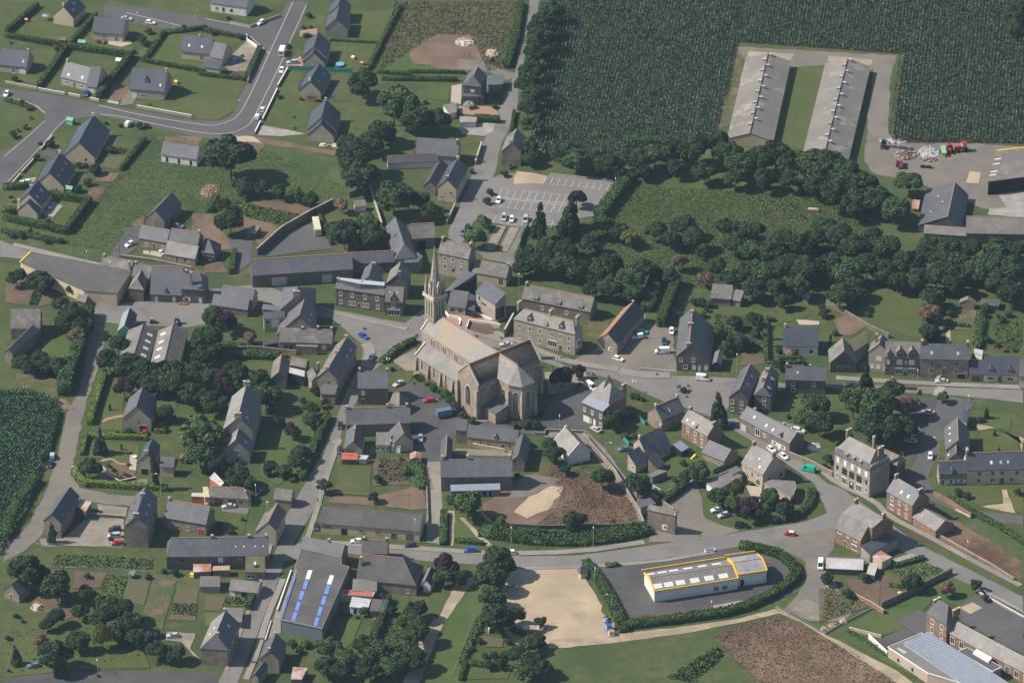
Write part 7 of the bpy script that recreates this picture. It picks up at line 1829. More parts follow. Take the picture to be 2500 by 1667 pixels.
bushes(3,3,'in the gardens of the south-eastern houses',[(230,290,40),(120,300,45),(780,610,42,'d'),(690,800,36),(730,880,30),(1560,840,26,'y'),(1740,1010,42),(1800,940,45,'d'),(1820,1060,45),(1850,1260,45,'b'),(1930,1260,35,'b'),(1990,1230,32,'b'),(2060,1200,36),(1760,1110,36,'l'),(2060,110,38,'l'),(1990,70,34,'l'),(200,80,45,'d'),(100,100,45,'d'),(60,40,45,'d')])
bushes(4,3,'on the lawns at the right edge',[(1610,950,50,'d'),(1690,985,48,'d'),(1580,920,36),(1840,110,42,'d'),(1920,30,40,'c'),(2015,240,34,'c'),(2060,430,26,'c'),(2270,940,48),(200,380,36,'l'),(100,560,60,'d'),(60,640,40,'d'),(950,490,40,'l')])
bushes(0,4,'around the kitchen gardens at the bottom left',[(1520,320,48,'h'),(1700,345,40,'d'),(1880,280,35),(2010,300,50,'d'),(180,790,36,'d'),(260,850,28),(820,730,36,'n'),(1800,1340,26,'l'),(1900,1330,24,'l'),(1120,1480,24),(2030,1340,26,'r'),(1000,340,45),(100,1420,22,'d'),(980,500,70,'d'),(90,1050,40,'d')])
bushes(1,4,'behind the big hall',[(1960,840,36,'f'),(1920,780,24,'f'),(1150,1110,60,'l'),(1000,1120,60),(1280,1110,55,'l'),(1080,1190,50),(1600,760,45,'d'),(2030,570,45,'d'),(2090,660,45,'d'),(1750,810,26,'d'),(2270,880,50)])
bushes(2,4,'in the plot beside the grassy strip',[(860,1250,42,'d'),(960,1250,55,'d'),(1090,1240,55),(820,960,30),(800,1080,45),(700,1170,40),(1270,990,60,'d'),(1190,960,45,'d'),(1120,1080,45),(20,640,14,'h'),(2250,820,30)])
# ---- hedges
HG='hedges'
def hd(c,r,where,what,specs):
 K(c,r)
 hedges(where,what,specs,HG)
HB=dict(m='hedge_bright')
hd(0,0,'between the upper left estate gardens','clipped green hedge',[([(90,370),(420,90)],dict(w=1.6,h=1.9)),([(80,430),(640,530)],dict(w=1.6,h=1.8)),([(820,510),(1090,200)],dict(w=1.5,h=2)),([(800,565),(1480,655)],dict(w=1.6,h=2.2)),([(450,1000),(760,570)],dict(w=1.6,h=2)),([(1140,1120),(1500,670)],dict(w=2,h=2.8)),([(1640,710),(2347,835)],dict(w=1.1,h=1.5)),([(1680,670),(1880,395),(2347,335)],dict(w=1.3,h=1.4,jit=.4)),([(80,1165),(360,1250)],dict(w=1.2,h=1.2,jit=.4))])
hd(1,0,'along the straight estate road','garden hedge',[([(0,365),(480,455)],dict(w=1.2,h=1.4,jit=.4)),([(490,900),(630,580)],dict(w=1.6,h=1.7)),([(-50,865),(470,930)],dict(w=1.3,h=1.4)),([(1440,475),(2040,505)],dict(w=.6,h=.9)),([(2230,100),(1870,810)],dict(w=1.2,h=1.6,jit=.35)),([(1990,840),(2347,870)],dict(w=1.1,h=1.4)),([(2050,920),(2347,925)],dict(w=1.2,h=1.4))])
hd(2,0,'by the slate-hung house and the north road','hedge',[([(0,835),(620,845)],dict(w=1,h=1.2)),([(1200,1300),(1170,1500)],dict(w=1,h=1.4)),([(1275,70),(1220,450),(1120,770)],dict(w=2.2,h=2.0,jit=.4)),([(780,1385),(990,1400)],dict(w=2.6,h=2.2)),([(0,920),(520,930)],dict(w=1.5,h=1.3,jit=.4)),([(1150,420),(1090,720)],dict(w=2.6,h=1.6,jit=.5))])
hd(0,1,'around the lower left estate gardens','tall clipped hedge',[([(1390,390),(1660,60)],dict(w=1.1,h=1.7)),([(75,605),(300,595)],dict(w=2,h=2.2)),([(600,700),(1010,770)],dict(w=1.9,h=2.6)),([(1020,770),(765,1110)],dict(w=2,h=2.6)),([(80,960),(740,1110)],dict(w=2.2,h=2.2)),([(70,870),(150,880)],dict(w=2,h=2)),([(60,1100),(700,1220)],dict(w=2.0,h=1.3,jit=.5))])
hd(1,1,'around the bus yard and its gardens','hedge',[([(1300,905),(1450,1240)],dict(w=1.1,h=1.3)),([(340,1350),(300,1568)],dict(w=1.6,h=1.9)),([(130,740),(60,860)],dict(w=2,h=2,jit=.5))])
hd(3,1,'at the top edge of the orchard','broad leafy hedge',[([(140,530),(-160,930)],dict(w=4,h=3.2,jit=.6)),([(150,60),(700,100)],dict(w=3,h=2,jit=.6))])
hd(3,2,'beside the gardens east of the hotel','hedge',[([(700,190),(540,600)],dict(w=2.8,h=4.2,jit=.5)),([(1730,700),(1740,1040)],dict(w=1.2,h=1.8)),([(1745,1060),(2170,1050)],dict(w=1.4,h=1.5)),([(1900,985),(2150,985)],dict(w=.9,h=1)),([(480,100),(380,420)],dict(w=4,h=3,jit=.6))])
hd(4,2,'along the gardens of the east terrace','hedge',[([(1790,690),(1740,980)],dict(w=.9,h=1.5,m='hedge_bright')),([(1480,600),(1700,620)],dict(w=1,h=1,jit=.4)),([(1850,560),(1800,880)],dict(w=2.4,h=1.6,jit=.6)),([(1230,420),(1215,800)],dict(w=2,h=2,jit=.5))])
hd(0,2,'along the grey farm lane','great dark rounded hedge',[([(1015,510),(935,800),(860,1040)],dict(w=3.4,h=4.4,jit=.4,sm=1)),([(825,1100),(760,1250),(745,1370)],dict(w=4.6,h=5.0,jit=.4,sm=1)),([(200,1070),(760,1130)],dict(w=3,h=2.6,jit=.6))])
hd(0,3,'around the two gardens by the grey lane','bright yellow-green clipped hedge',[([(1195,-380),(1080,-20),(1030,160)],dict(w=2,h=2.2,**HB)),([(1010,320),(1670,345)],dict(w=1.3,h=1.7,**HB)),([(985,320),(935,510)],dict(w=1.5,h=1.7,**HB)),([(865,690),(885,790),(1000,870),(1890,925)],dict(w=1.8,h=2.0,**HB)),([(1845,200),(1800,260),(1885,265)],dict(w=1.2,h=1.4,**HB))])
hd(0,3,'along the edge of the left cornfield','rough leafy hedge bank',[([(390,850),(230,1060),(120,1260),(70,1450)],dict(w=3.2,h=2.4,jit=.6)),([(640,60),(600,250),(500,560)],dict(w=2.4,h=1.6,jit=.6))])
hd(1,2,'in the courtyard gardens of the church street','garden hedge',[([(200,950),(540,965),(830,975)],dict(w=3,h=2.2,jit=.4)),([(110,830),(560,855)],dict(w=1.6,h=1.3)),([(2050,1020),(2200,900),(2380,800)],dict(w=2.2,h=1.6,jit=.4,m='hedge_green'))])
hd(1,3,'along the shaded side of the church street','dark hedge above the wall',[([(1400,110),(1210,560),(1120,800)],dict(w=2,h=2.4,jit=.4)),([(520,970),(560,1050)],dict(w=1.4,h=1.3))])
hd(2,3,'beside the bare plot and the south street','hedge',[([(395,1210),(385,1530)],dict(w=2.2,h=1.7)),([(560,1515),(820,1540)],dict(w=1.6,h=1.2)),([(930,1420),(1400,1490),(1900,1500),(2347,1460),(2640,1400)],dict(w=6.5,h=1.7,jit=.6,sm=1)),([(90,620),(140,880)],dict(w=3,h=1.4,jit=.6))])
hd(3,4,'around the white commercial hall','thick clipped hedge',[([(-310,230),(-130,480),(60,850),(100,960)],dict(w=2.8,h=2,jit=.35,sm=1)),([(150,925),(800,850),(1400,760),(1850,560),(2060,400),(2080,290),(1960,160),(1820,90),(1490,20)],dict(w=2.8,h=2.0,jit=.35,sm=1)),([(-70,235),(20,225)],dict(w=1.5,h=1.2))])
hd(3,3,'in the south-eastern gardens','hedge',[([(2265,960),(2250,1080),(2150,1195),(2020,1250)],dict(w=2.2,h=1.4,jit=.4,sm=1)),([(560,1065),(760,920),(800,860)],dict(w=2.4,h=2,jit=.3)),([(1640,1180),(1800,1140),(2010,1060)],dict(w=2,h=1.6,jit=.4))])
hd(4,3,'along the sloping lane at the right edge','long low clipped hedge',[([(1515,1040),(1800,1210),(2120,1390),(2347,1530)],dict(w=2.0,h=1.4)),])
hd(4,4,'in the plots beside the school','low hedge',[([(870,240),(1180,155)],dict(w=1.6,h=1.3)),([(820,460),(1000,480)],dict(w=1,h=.9,jit=.4)),([(350,985),(760,1250)],dict(w=.9,h=.7,jit=.5))])
hd(1,4,'beside the village street at the bottom','bright clipped hedge',[([(505,720),(600,480)],dict(w=1.6,h=2.2)),([(2100,640),(1900,1180)],dict(w=2,h=2.2,jit=.5))])
hd(2,4,'around the plot by the grassy strip','hedge',[([(640,1350),(1150,1420)],dict(w=1.8,h=1.4)),([(830,820),(600,1330)],dict(w=1.6,h=1.1,jit=.5)),([(640,1360),(580,1530)],dict(w=1.2,h=1.4))])
# ---- crops and rough growth that nobody could count
K('o')
BARN=[(1690,98),(2066,125),(2048,300),(2060,345),(1630,345),(1640,300)]
CORN=[(1262,-40),(2420,-40),(2420,332),(2045,326),(2042,300),(2066,125),(1690,98),(1642,296),(1600,322),(1270,375),(1225,330),(1240,200)]
scatter('maize_crop',CORN,'corn',1,2.2,.27,rows=(83,1.3,.1),holes=(),label='tall dark green maize standing in rows behind the poultry barns',cat='crop',up=.8)
scatter('maize_crop',[(0,905),(60,900),(135,925),(128,985),(100,1060),(62,1180),(0,1275),(-60,1275),(-60,905)],'corn',1,2.2,.27,rows=(70,1.2,.1),label='dark green maize at the left edge of the picture',cat='crop',up=.8)
scatter('meadow_grass',[(1440,425),(1860,450),(2010,480),(2040,560),(1900,680),(1560,660),(1200,620),(1215,520),(1380,520)],'tuft',6,.35,.15,label='long lush grass of the orchard meadow',cat='grass')
scatter('rough_grass',[(905,5),(1210,5),(1178,150),(1120,165),(1080,82),(1000,80),(868,168)],'tuft_dry',4.0,.5,.2,label='rough brownish grass on the plot by the north road',cat='grass')
scatter('heath_growth',[(1255,1070),(1280,1062),(1350,1082),(1430,1110),(1470,1180),(1440,1215),(1330,1212),(1240,1205),(1290,1150)],'leaf_brown',3,.35,.16,label='dry brown weeds covering the bare plot',cat='weeds')
scatter('dry_weeds',[(1640,1460),(1780,1410),(1850,1440),(1960,1500),(2080,1580),(1750,1580),(1680,1510)],'leaf_brown',3,.35,.16,label='brown weeds on the mound beside the sandy footpath',cat='weeds')
scatter('ditch_reeds',[(1530,1560),(1640,1490),(1660,1495),(1655,1510),(1590,1567)],'leaf_mid',5,1.0,.3,label='dark green rushes in the ditch across the lawn',cat='reeds')
scatter('meadow_grass',[(330,300),(480,330),(600,340),(820,440),(760,470),(520,460),(440,520),(270,580),(140,560),(230,440)],'tuft',3,.25,.13,label='meadow grass around the white bungalow',cat='grass')
for k,(c,r,pts,m,d,lab)in enumerate([(1,1,[(260,720),(600,800),(1180,920),(950,1050),(560,950),(220,840)],'leaf_light',5,'green potato rows above the bus yard wall'),(0,4,[(640,100),(1750,150),(1740,270),(580,240)],'leaf_light',6,'broad bed of green vegetables below the car yard'),(0,4,[(1240,340),(1460,350),(1390,590),(1140,510)],'leaf_light',5,'bright green lettuce bed among the plots'),(1,4,[(260,590),(500,600),(480,690),(220,680)],'leaf_mid',6,'bean rows beside the clipped hedge'),(0,4,[(1990,660),(2250,670),(2240,800),(1950,780)],'leaf_mid',6,'cabbage rows in the long kitchen garden'),(1,3,[(2000,560),(2347,600),(2347,820),(1960,850)],'leaf_mid',3.5,'mixed vegetables in the fenced kitchen garden'),(4,4,[(780,280),(1170,160),(1450,290),(1180,440),(980,400)],'leaf_mid',3,'potato plants on the plot above the school'),(3,2,[(1150,480),(1720,520),(1720,920),(1300,900),(1120,700)],'leaf_mid',2.6,'overgrown vegetable garden behind the large slate house'),(4,2,[(1990,560),(2320,560),(2320,900),(1990,880)],'leaf_mid',2.5,'overgrown green garden at the right edge'),(1,4,[(2060,880),(2347,860),(2347,1450),(2100,1350)],'leaf_mid',3,'weedy garden strip right of the shaded hedge'),(4,4,[(60,480),(560,600),(420,740),(40,860)],'tuft_dry',3,'rough weeds beside the rutted dirt track'),(0,4,[(60,980),(900,880),(1700,1000),(1720,1250),(100,1480)],'tuft',.4,'garden grass of the bottom left park'),(0,1,[(1170,120),(1460,150),(1400,210),(1150,190)],'leaf_mid',6,'green bean rows beside the estate meadow'),(0,2,[(370,240),(480,140),(500,190),(420,380),(330,370)],'leaf_mid',8,'tall green pea row on the left plots'),(3,1,[(1620,740),(2100,760),(2250,1000),(1700,900)],'leaf_brown',1.5,'bramble scrub at the right end of the meadow')]):
 K(c,r)
 scatter('vegetable_rows' if 'grass' not in lab and 'weed' not in lab else 'weeds',pts,m,d,.55,.22,label=lab,cat='vegetation')
mat('pool_water',(.16,.36,.52),rough=.1)
# ================================================ WALLS, FENCES, LAMPS
for c,r,lab,pts,h,t,m,cp in[(0,0,'pale roadside wall left of the double gate posts',[(60,955),(425,1025)],.9,.3,'beige_grey','dressing'),(0,0,'low white-capped wall in front of the house with a garage wing',[(440,1035),(745,1090)],1.0,.25,'beige_grey','white_paint'),(0,0,'short low wall beside the blue car drive',[(785,1095),(920,1122)],1.0,.25,'beige_grey','white_paint'),(0,0,'short white wall at the foot of the dark tall hedge',[(1030,1145),(1135,1168)],1.0,.25,'beige_grey','white_paint'),(0,0,'short white kerb wall before the unfinished drive',[(1235,1175),(1360,1198)],.6,.25,'white','white_paint'),(0,0,'long white-topped wall below the sloping lawn',[(1570,1238),(2195,1352)],1.1,.25,'beige_grey','white_paint'),(1,0,'white wall at the top of the straight estate road',[(290,270),(520,320),(870,190)],.9,.25,'beige_grey','concrete'),(1,0,'white front wall with gate pillars by the parked estate car',[(950,805),(835,1005)],1.1,.3,'beige_grey','white_paint'),(1,0,'white front wall along the lawn beside the white van',[(830,1040),(660,1390)],1.0,.3,'beige_grey','white_paint'),(1,0,'white wall end at the estate road bend',[(640,1410),(575,1540)],1.0,.3,'beige_grey','white_paint'),(1,0,'grey wall behind the hedge at the estate junction',[(640,600),(490,960)],1.2,.25,'concrete','concrete'),(1,0,'white wall around the paved forecourt corner',[(480,430),(485,480),(600,560)],1.3,.25,'white','white_paint'),(0,1,'pale front wall along the left estate road',[(250,430),(405,262)],1.0,.3,'beige_grey','dressing'),(0,1,'short front wall above the white hatchback',[(145,555),(235,450)],1.0,.3,'beige_grey','dressing'),(0,1,'upper front wall of the left estate road',[(470,165),(600,10)],.9,.3,'beige_grey','dressing'),(0,1,'stone wall behind the cottage and the street',[(1370,1390),(1760,1440),(2200,1530)],1.2,.4,'stone_dark','granite'),(1,1,'tall dark stone wall around the bus yard',[(600,1370),(880,1118),(1210,930),(1470,800)],3.0,.5,'stone_dark','granite'),(1,1,'dark wall between the upper meadow and the garden',[(1650,700),(1890,620)],2.2,.5,'stone_dark','stone_dark'),(1,1,'pale garden wall behind the tall tree',[(1900,620),(1925,710),(2030,1040)],1.8,.3,'beige_grey','dressing'),(2,1,'mossy stone wall climbing beside the north road',[(520,810),(425,1010)],1.5,.5,'stone','granite'),(2,1,'pale wall above the road opposite the narrow stone house',[(825,110),(755,330)],1.8,.4,'beige_grey','dressing'),(1,2,'long stone garden wall behind the hedge',[(180,890),(640,895),(1050,940)],1.7,.4,'stone','stone'),(2,2,'curved white wall left of the town hall steps',[(410,465),(450,515),(560,535),(590,560),(570,620)],1.0,.3,'white','white_paint'),(2,2,'white wall around the planted bed by the steps',[(655,645),(685,565),(930,595),(1040,615)],1.0,.3,'white','white_paint'),(2,2,'white-topped wall below the town hall gable',[(740,475),(950,560)],1.0,.3,'white','white_paint'),(2,3,'long lane wall climbing from the white house',[(1990,320),(2347,735),(2450,900),(2620,1180),(2680,1330)],1.9,.4,'stone','granite'),(2,3,'long dark retaining wall above the ivy bank',[(940,1330),(1500,1365),(2347,1350),(2670,1320)],1.4,.5,'stone_dark','stone_dark'),(2,3,'short buff wall below the mid-green tree',[(825,1220),(935,1330)],1.6,.5,'stone','granite'),(2,3,'low ochre wall inside the stone farm courtyard',[(725,425),(1095,490)],1.3,.35,'stone_gold','dressing'),(2,3,'narrow wall along the grey lane',[(195,900),(210,1300)],1.0,.3,'stone','stone'),(2,3,'low wall behind the church apron',[(1440,285),(1550,295),(1560,250),(2000,270)],1.0,.3,'stone','granite'),(3,3,'garden wall running up to the poster building',[(440,900),(570,975)],1.2,.3,'beige_grey','dressing'),(3,3,'white-topped terrace wall among the garden pots',[(620,960),(770,880)],1.3,.3,'white','white_paint'),(3,3,'sloping garden wall beside the slate shed',[(410,985),(680,1180)],1.6,.4,'stone','granite'),(3,3,'stone roadside wall leading to the pharmacy',[(2000,540),(2250,640),(2500,770)],2.0,.4,'stone','granite'),(4,3,'reddish stone wall behind the annex roof',[(1310,985),(1480,1075),(1740,1245)],1.8,.4,'brick','brick'),(4,3,'roadside stone wall below the bare brown plot',[(1340,1440),(1600,1590),(1960,1790),(2230,1960)],1.1,.45,'brick','granite'),(4,4,'brick garden wall beside the dirt track',[(380,580),(600,690),(740,780)],1.7,.35,'brick','pink'),(4,4,'dark ivy-topped wall between the plots and the school',[(710,710),(1010,570),(1520,315)],2.2,.45,'stone_dark','stone_dark'),(4,4,'low pale wall around the school lawn',[(340,955),(710,1050)],1.0,.3,'cream','dressing'),(4,4,'white-edged school yard wall along the road',[(1820,540),(2347,830)],.8,.25,'concrete','white_paint'),(4,4,'white wall along the school ramp',[(565,1060),(780,1260)],1.8,.25,'white','white_paint'),(1,4,'long low white roadside wall beside the big hall',[(990,295),(830,750)],.8,.3,'white','white_paint'),(1,4,'broken-edged low wall at the bottom of the street',[(760,870),(690,1090)],.6,.35,'stone','dressing'),(4,2,'dark stone wall beside the sunny lawn',[(80,360),(330,500),(560,640),(800,750)],1.8,.45,'stone_dark','stone'),(4,2,'garden wall between the east terrace gardens',[(1225,450),(1215,790)],1.4,.3,'stone','stone'),(4,2,'stone parapet beside the chestnut car park entrance',[(800,1330),(1130,1345),(1130,1400)],1.2,.35,'stone_dark','stone'),(3,2,'low grey wall of the large slate house forecourt',[(290,1110),(690,1150)],.7,.35,'granite','granite'),(0,3,'curved stone wall beside the garden drive',[(1170,670),(1260,780),(1370,840),(1560,800)],1.0,.35,'stone','dressing'),(0,3,'low dark wall behind the barn yard',[(1010,1220),(1420,1250)],1.2,.35,'stone_dark','granite'),(2,4,'white wall end beside the garden plots',[(905,940),(912,1000)],1.6,.25,'white','white_paint')]:
 K(c,r)
 garden_wall(lab,pts,h,t,m,cp)
for c,r,lab,pts,kw in[(1,0,'green mesh garden screen behind the estate car',[(960,800),(1690,840)],dict(h=1.8,m='net_green',panel='net_green',rail=False)),(3,3,'green mesh screen beside the pink gable wall',[(270,105),(350,180)],dict(h=1.8,m='net_green',panel='net_green',rail=False)),(3,3,'green mesh screen by the silver-blue car',[(85,335),(168,415)],dict(h=1.8,m='net_green',panel='net_green',rail=False)),(3,3,'curved green mesh screen around the play lawn',[(1130,730),(1240,680),(1300,635),(1240,600)],dict(h=1.7,m='net_green',panel='net_green',rail=False)),(2,1,'sagging turquoise netting along the bowling pitches',[(1365,1040),(1290,1180),(1225,1450)],dict(h=2.2,m='net_green',panel='net_green',rail=False)),(3,4,'concrete-post fence along the sandy footpath',[(1850,705),(2100,845),(2347,985)],dict(h=1.3,m='concrete',plinth='concrete')),(4,4,'concrete-post fence around the fenced stone heaps',[(0,985),(65,1008),(235,905),(600,720)],dict(h=1.2,m='concrete',plinth='concrete')),(0,4,'long concrete rail fence between the vegetable beds',[(480,245),(1100,265),(1790,305)],dict(h=1.0,m='concrete',plinth='concrete')),(0,3,'wire fence with thin posts below the parked cars',[(390,1548),(900,1570),(1400,1598)],dict(h=1.0,m='steel')),(2,4,'wire fence along the grassy strip',[(745,810),(600,1200),(480,1490)],dict(h=1.2,m='concrete')),(1,3,'wire fence around the mown green plot',[(1490,970),(1885,990),(1900,640)],dict(h=1.2,m='concrete')),(0,1,'thin wire fence across the meadow',[(1550,310),(1850,370),(2347,480)],dict(h=.9,m='pole_wood')),(0,1,'dark garden fence beside the vegetable plots',[(1400,430),(1090,775)],dict(h=1.1,m='pole_wood')),(4,4,'white railing between the school yard and the road',[(1820,500),(2100,640),(2347,780)],dict(h=1.1,m='white_paint')),(4,3,'metal railing beside the lane at the right',[(1730,1245),(1560,1160)],dict(h=1.0,m='steel')),(3,2,'white garden fence in front of the white cottage',[(2170,1000),(2160,1080),(1740,1080)],dict(h=.9,m='white_paint')),(0,0,'green iron swing-side fence posts at the top left',[(1700,660),(1900,400)],dict(h=1.0,m='pole_wood',rail=False))]:
 K(c,r)
 rail_fence(lab,pts,**kw)
for c,r,p,lab,h,arm,kd in[(0,3,(898,892),'street lamp at the bright hedge corner of the grey lane',8,(-1,0),'street'),(0,3,(1846,978),'street lamp behind the tall end-on stone house',8,(-1,0),'street'),(1,3,(588,1050),'street lamp above the silver saloon by the red doors',7,(0,-1),'street'),(1,3,(1536,610),'street lamp on the sunny pavement of the church street',8,(-1,0),'street'),(1,3,(1338,1100),'green-based street lamp beside the round tree',8,(-1,0),'street'),(1,3,(522,1110),'thin lamp post right of the red-doored garage',6,(-1,0),'street'),(2,3,(1163,1568),'street lamp in front of the ivy bank, left one',8,(0,-1),'street'),(2,3,(2104,1568),'street lamp in front of the ivy bank, right one',8,(0,-1),'street'),(2,3,(1717,240),'street lamp beside the church apron',6.5,(0,-1),'street'),(2,3,(2250,560),'street lamp beside the climbing lane wall',6,(1,0),'street'),(2,3,(62,1530),'thin street lamp at the right end of the shop building',8,(0,1),'street'),(3,3,(690,1422),'white street lamp beside the poster building',8,(0,-1),'street'),(3,3,(1658,1258),'street lamp at the garden corner by the black car',8,(0,-1),'street'),(4,3,(1362,560),'street lamp on the verge of the right-hand lane',8,(-1,0),'street'),(4,2,(1124,1335),'street lamp in front of the grey shop terrace',6.5,(0,1),'street'),(4,2,(1703,1580),'street lamp beside the two people on the pavement',6.5,(0,-1),'street'),(3,2,(1400,1150),'tall street lamp beside the dark open garage',8,(0,-1),'street'),(3,4,(1108,765),'lamp post by the pale slab inside the hall hedge',5,(0,-1),'street'),(2,4,(2122,455),'lamp post in the hedge next to the bus shelter',7.5,(0,-1),'street'),(2,4,(2310,740),'lamp post in the hedge near the recycling bins',6,(-1,0),'street'),(2,1,(1665,985),'street lamp in the lower rows of the car park',6.5,(0,-1),'street'),(3,1,(10,705),'tall lamp at the back corner of the car park',8.5,(0,-1),'street'),(4,4,(1690,135),'white lamp column on the wall above the right-hand road',7,(0,-1),'street'),(2,2,(1692,1105),'three-globe lamp in front of the hotel',4.2,(1,0),'globe'),(3,2,(217,1372),'three-globe lamp at the road beyond the villa',4.2,(1,0),'globe'),(1,2,(2100,1112),'three-globe lamp beside the yellow-flowered hedge',4.2,(1,0),'globe'),(2,2,(1253,240),'street lamp behind the town hall',8.5,(0,-1),'street'),(1,0,(352,1280),'small lamp at the corner lawn of the estate',4.5,(1,0),'street'),(0,0,(2240,295),'lamp beside the upper estate road',4.5,(0,-1),'street'),(0,0,(1577,255),'lamp by the white hatchback on the upper estate road',4.5,(0,-1),'street'),(0,4,(1122,1430),'thin lamp post beside the bottom left path',5,(0,-1),'street'),(0,1,(1000,1425),'thin lamp post behind the yellow-edged hall',4.5,(0,-1),'street')]:
 K(c,r)
 lamp(p,lab,h,arm,kd)
for c,r,p,lab,h in[(0,1,(1372,1390),'wooden pole beside the white coupe on the drive',8.5),(0,1,(842,1388),'wooden pole behind the yellow-edged hall',4.5),(2,3,(1968,660),'wooden pole in front of the white gable',12),(2,1,(393,965),'wooden pole by the mossy roadside wall',7),(4,4,(690,690),'short wooden post in the potato plot',2.4),(1,4,(0,0),'thin pole beside the big hall',0)][:5]:
 K(c,r)
 pole(p,lab,h)
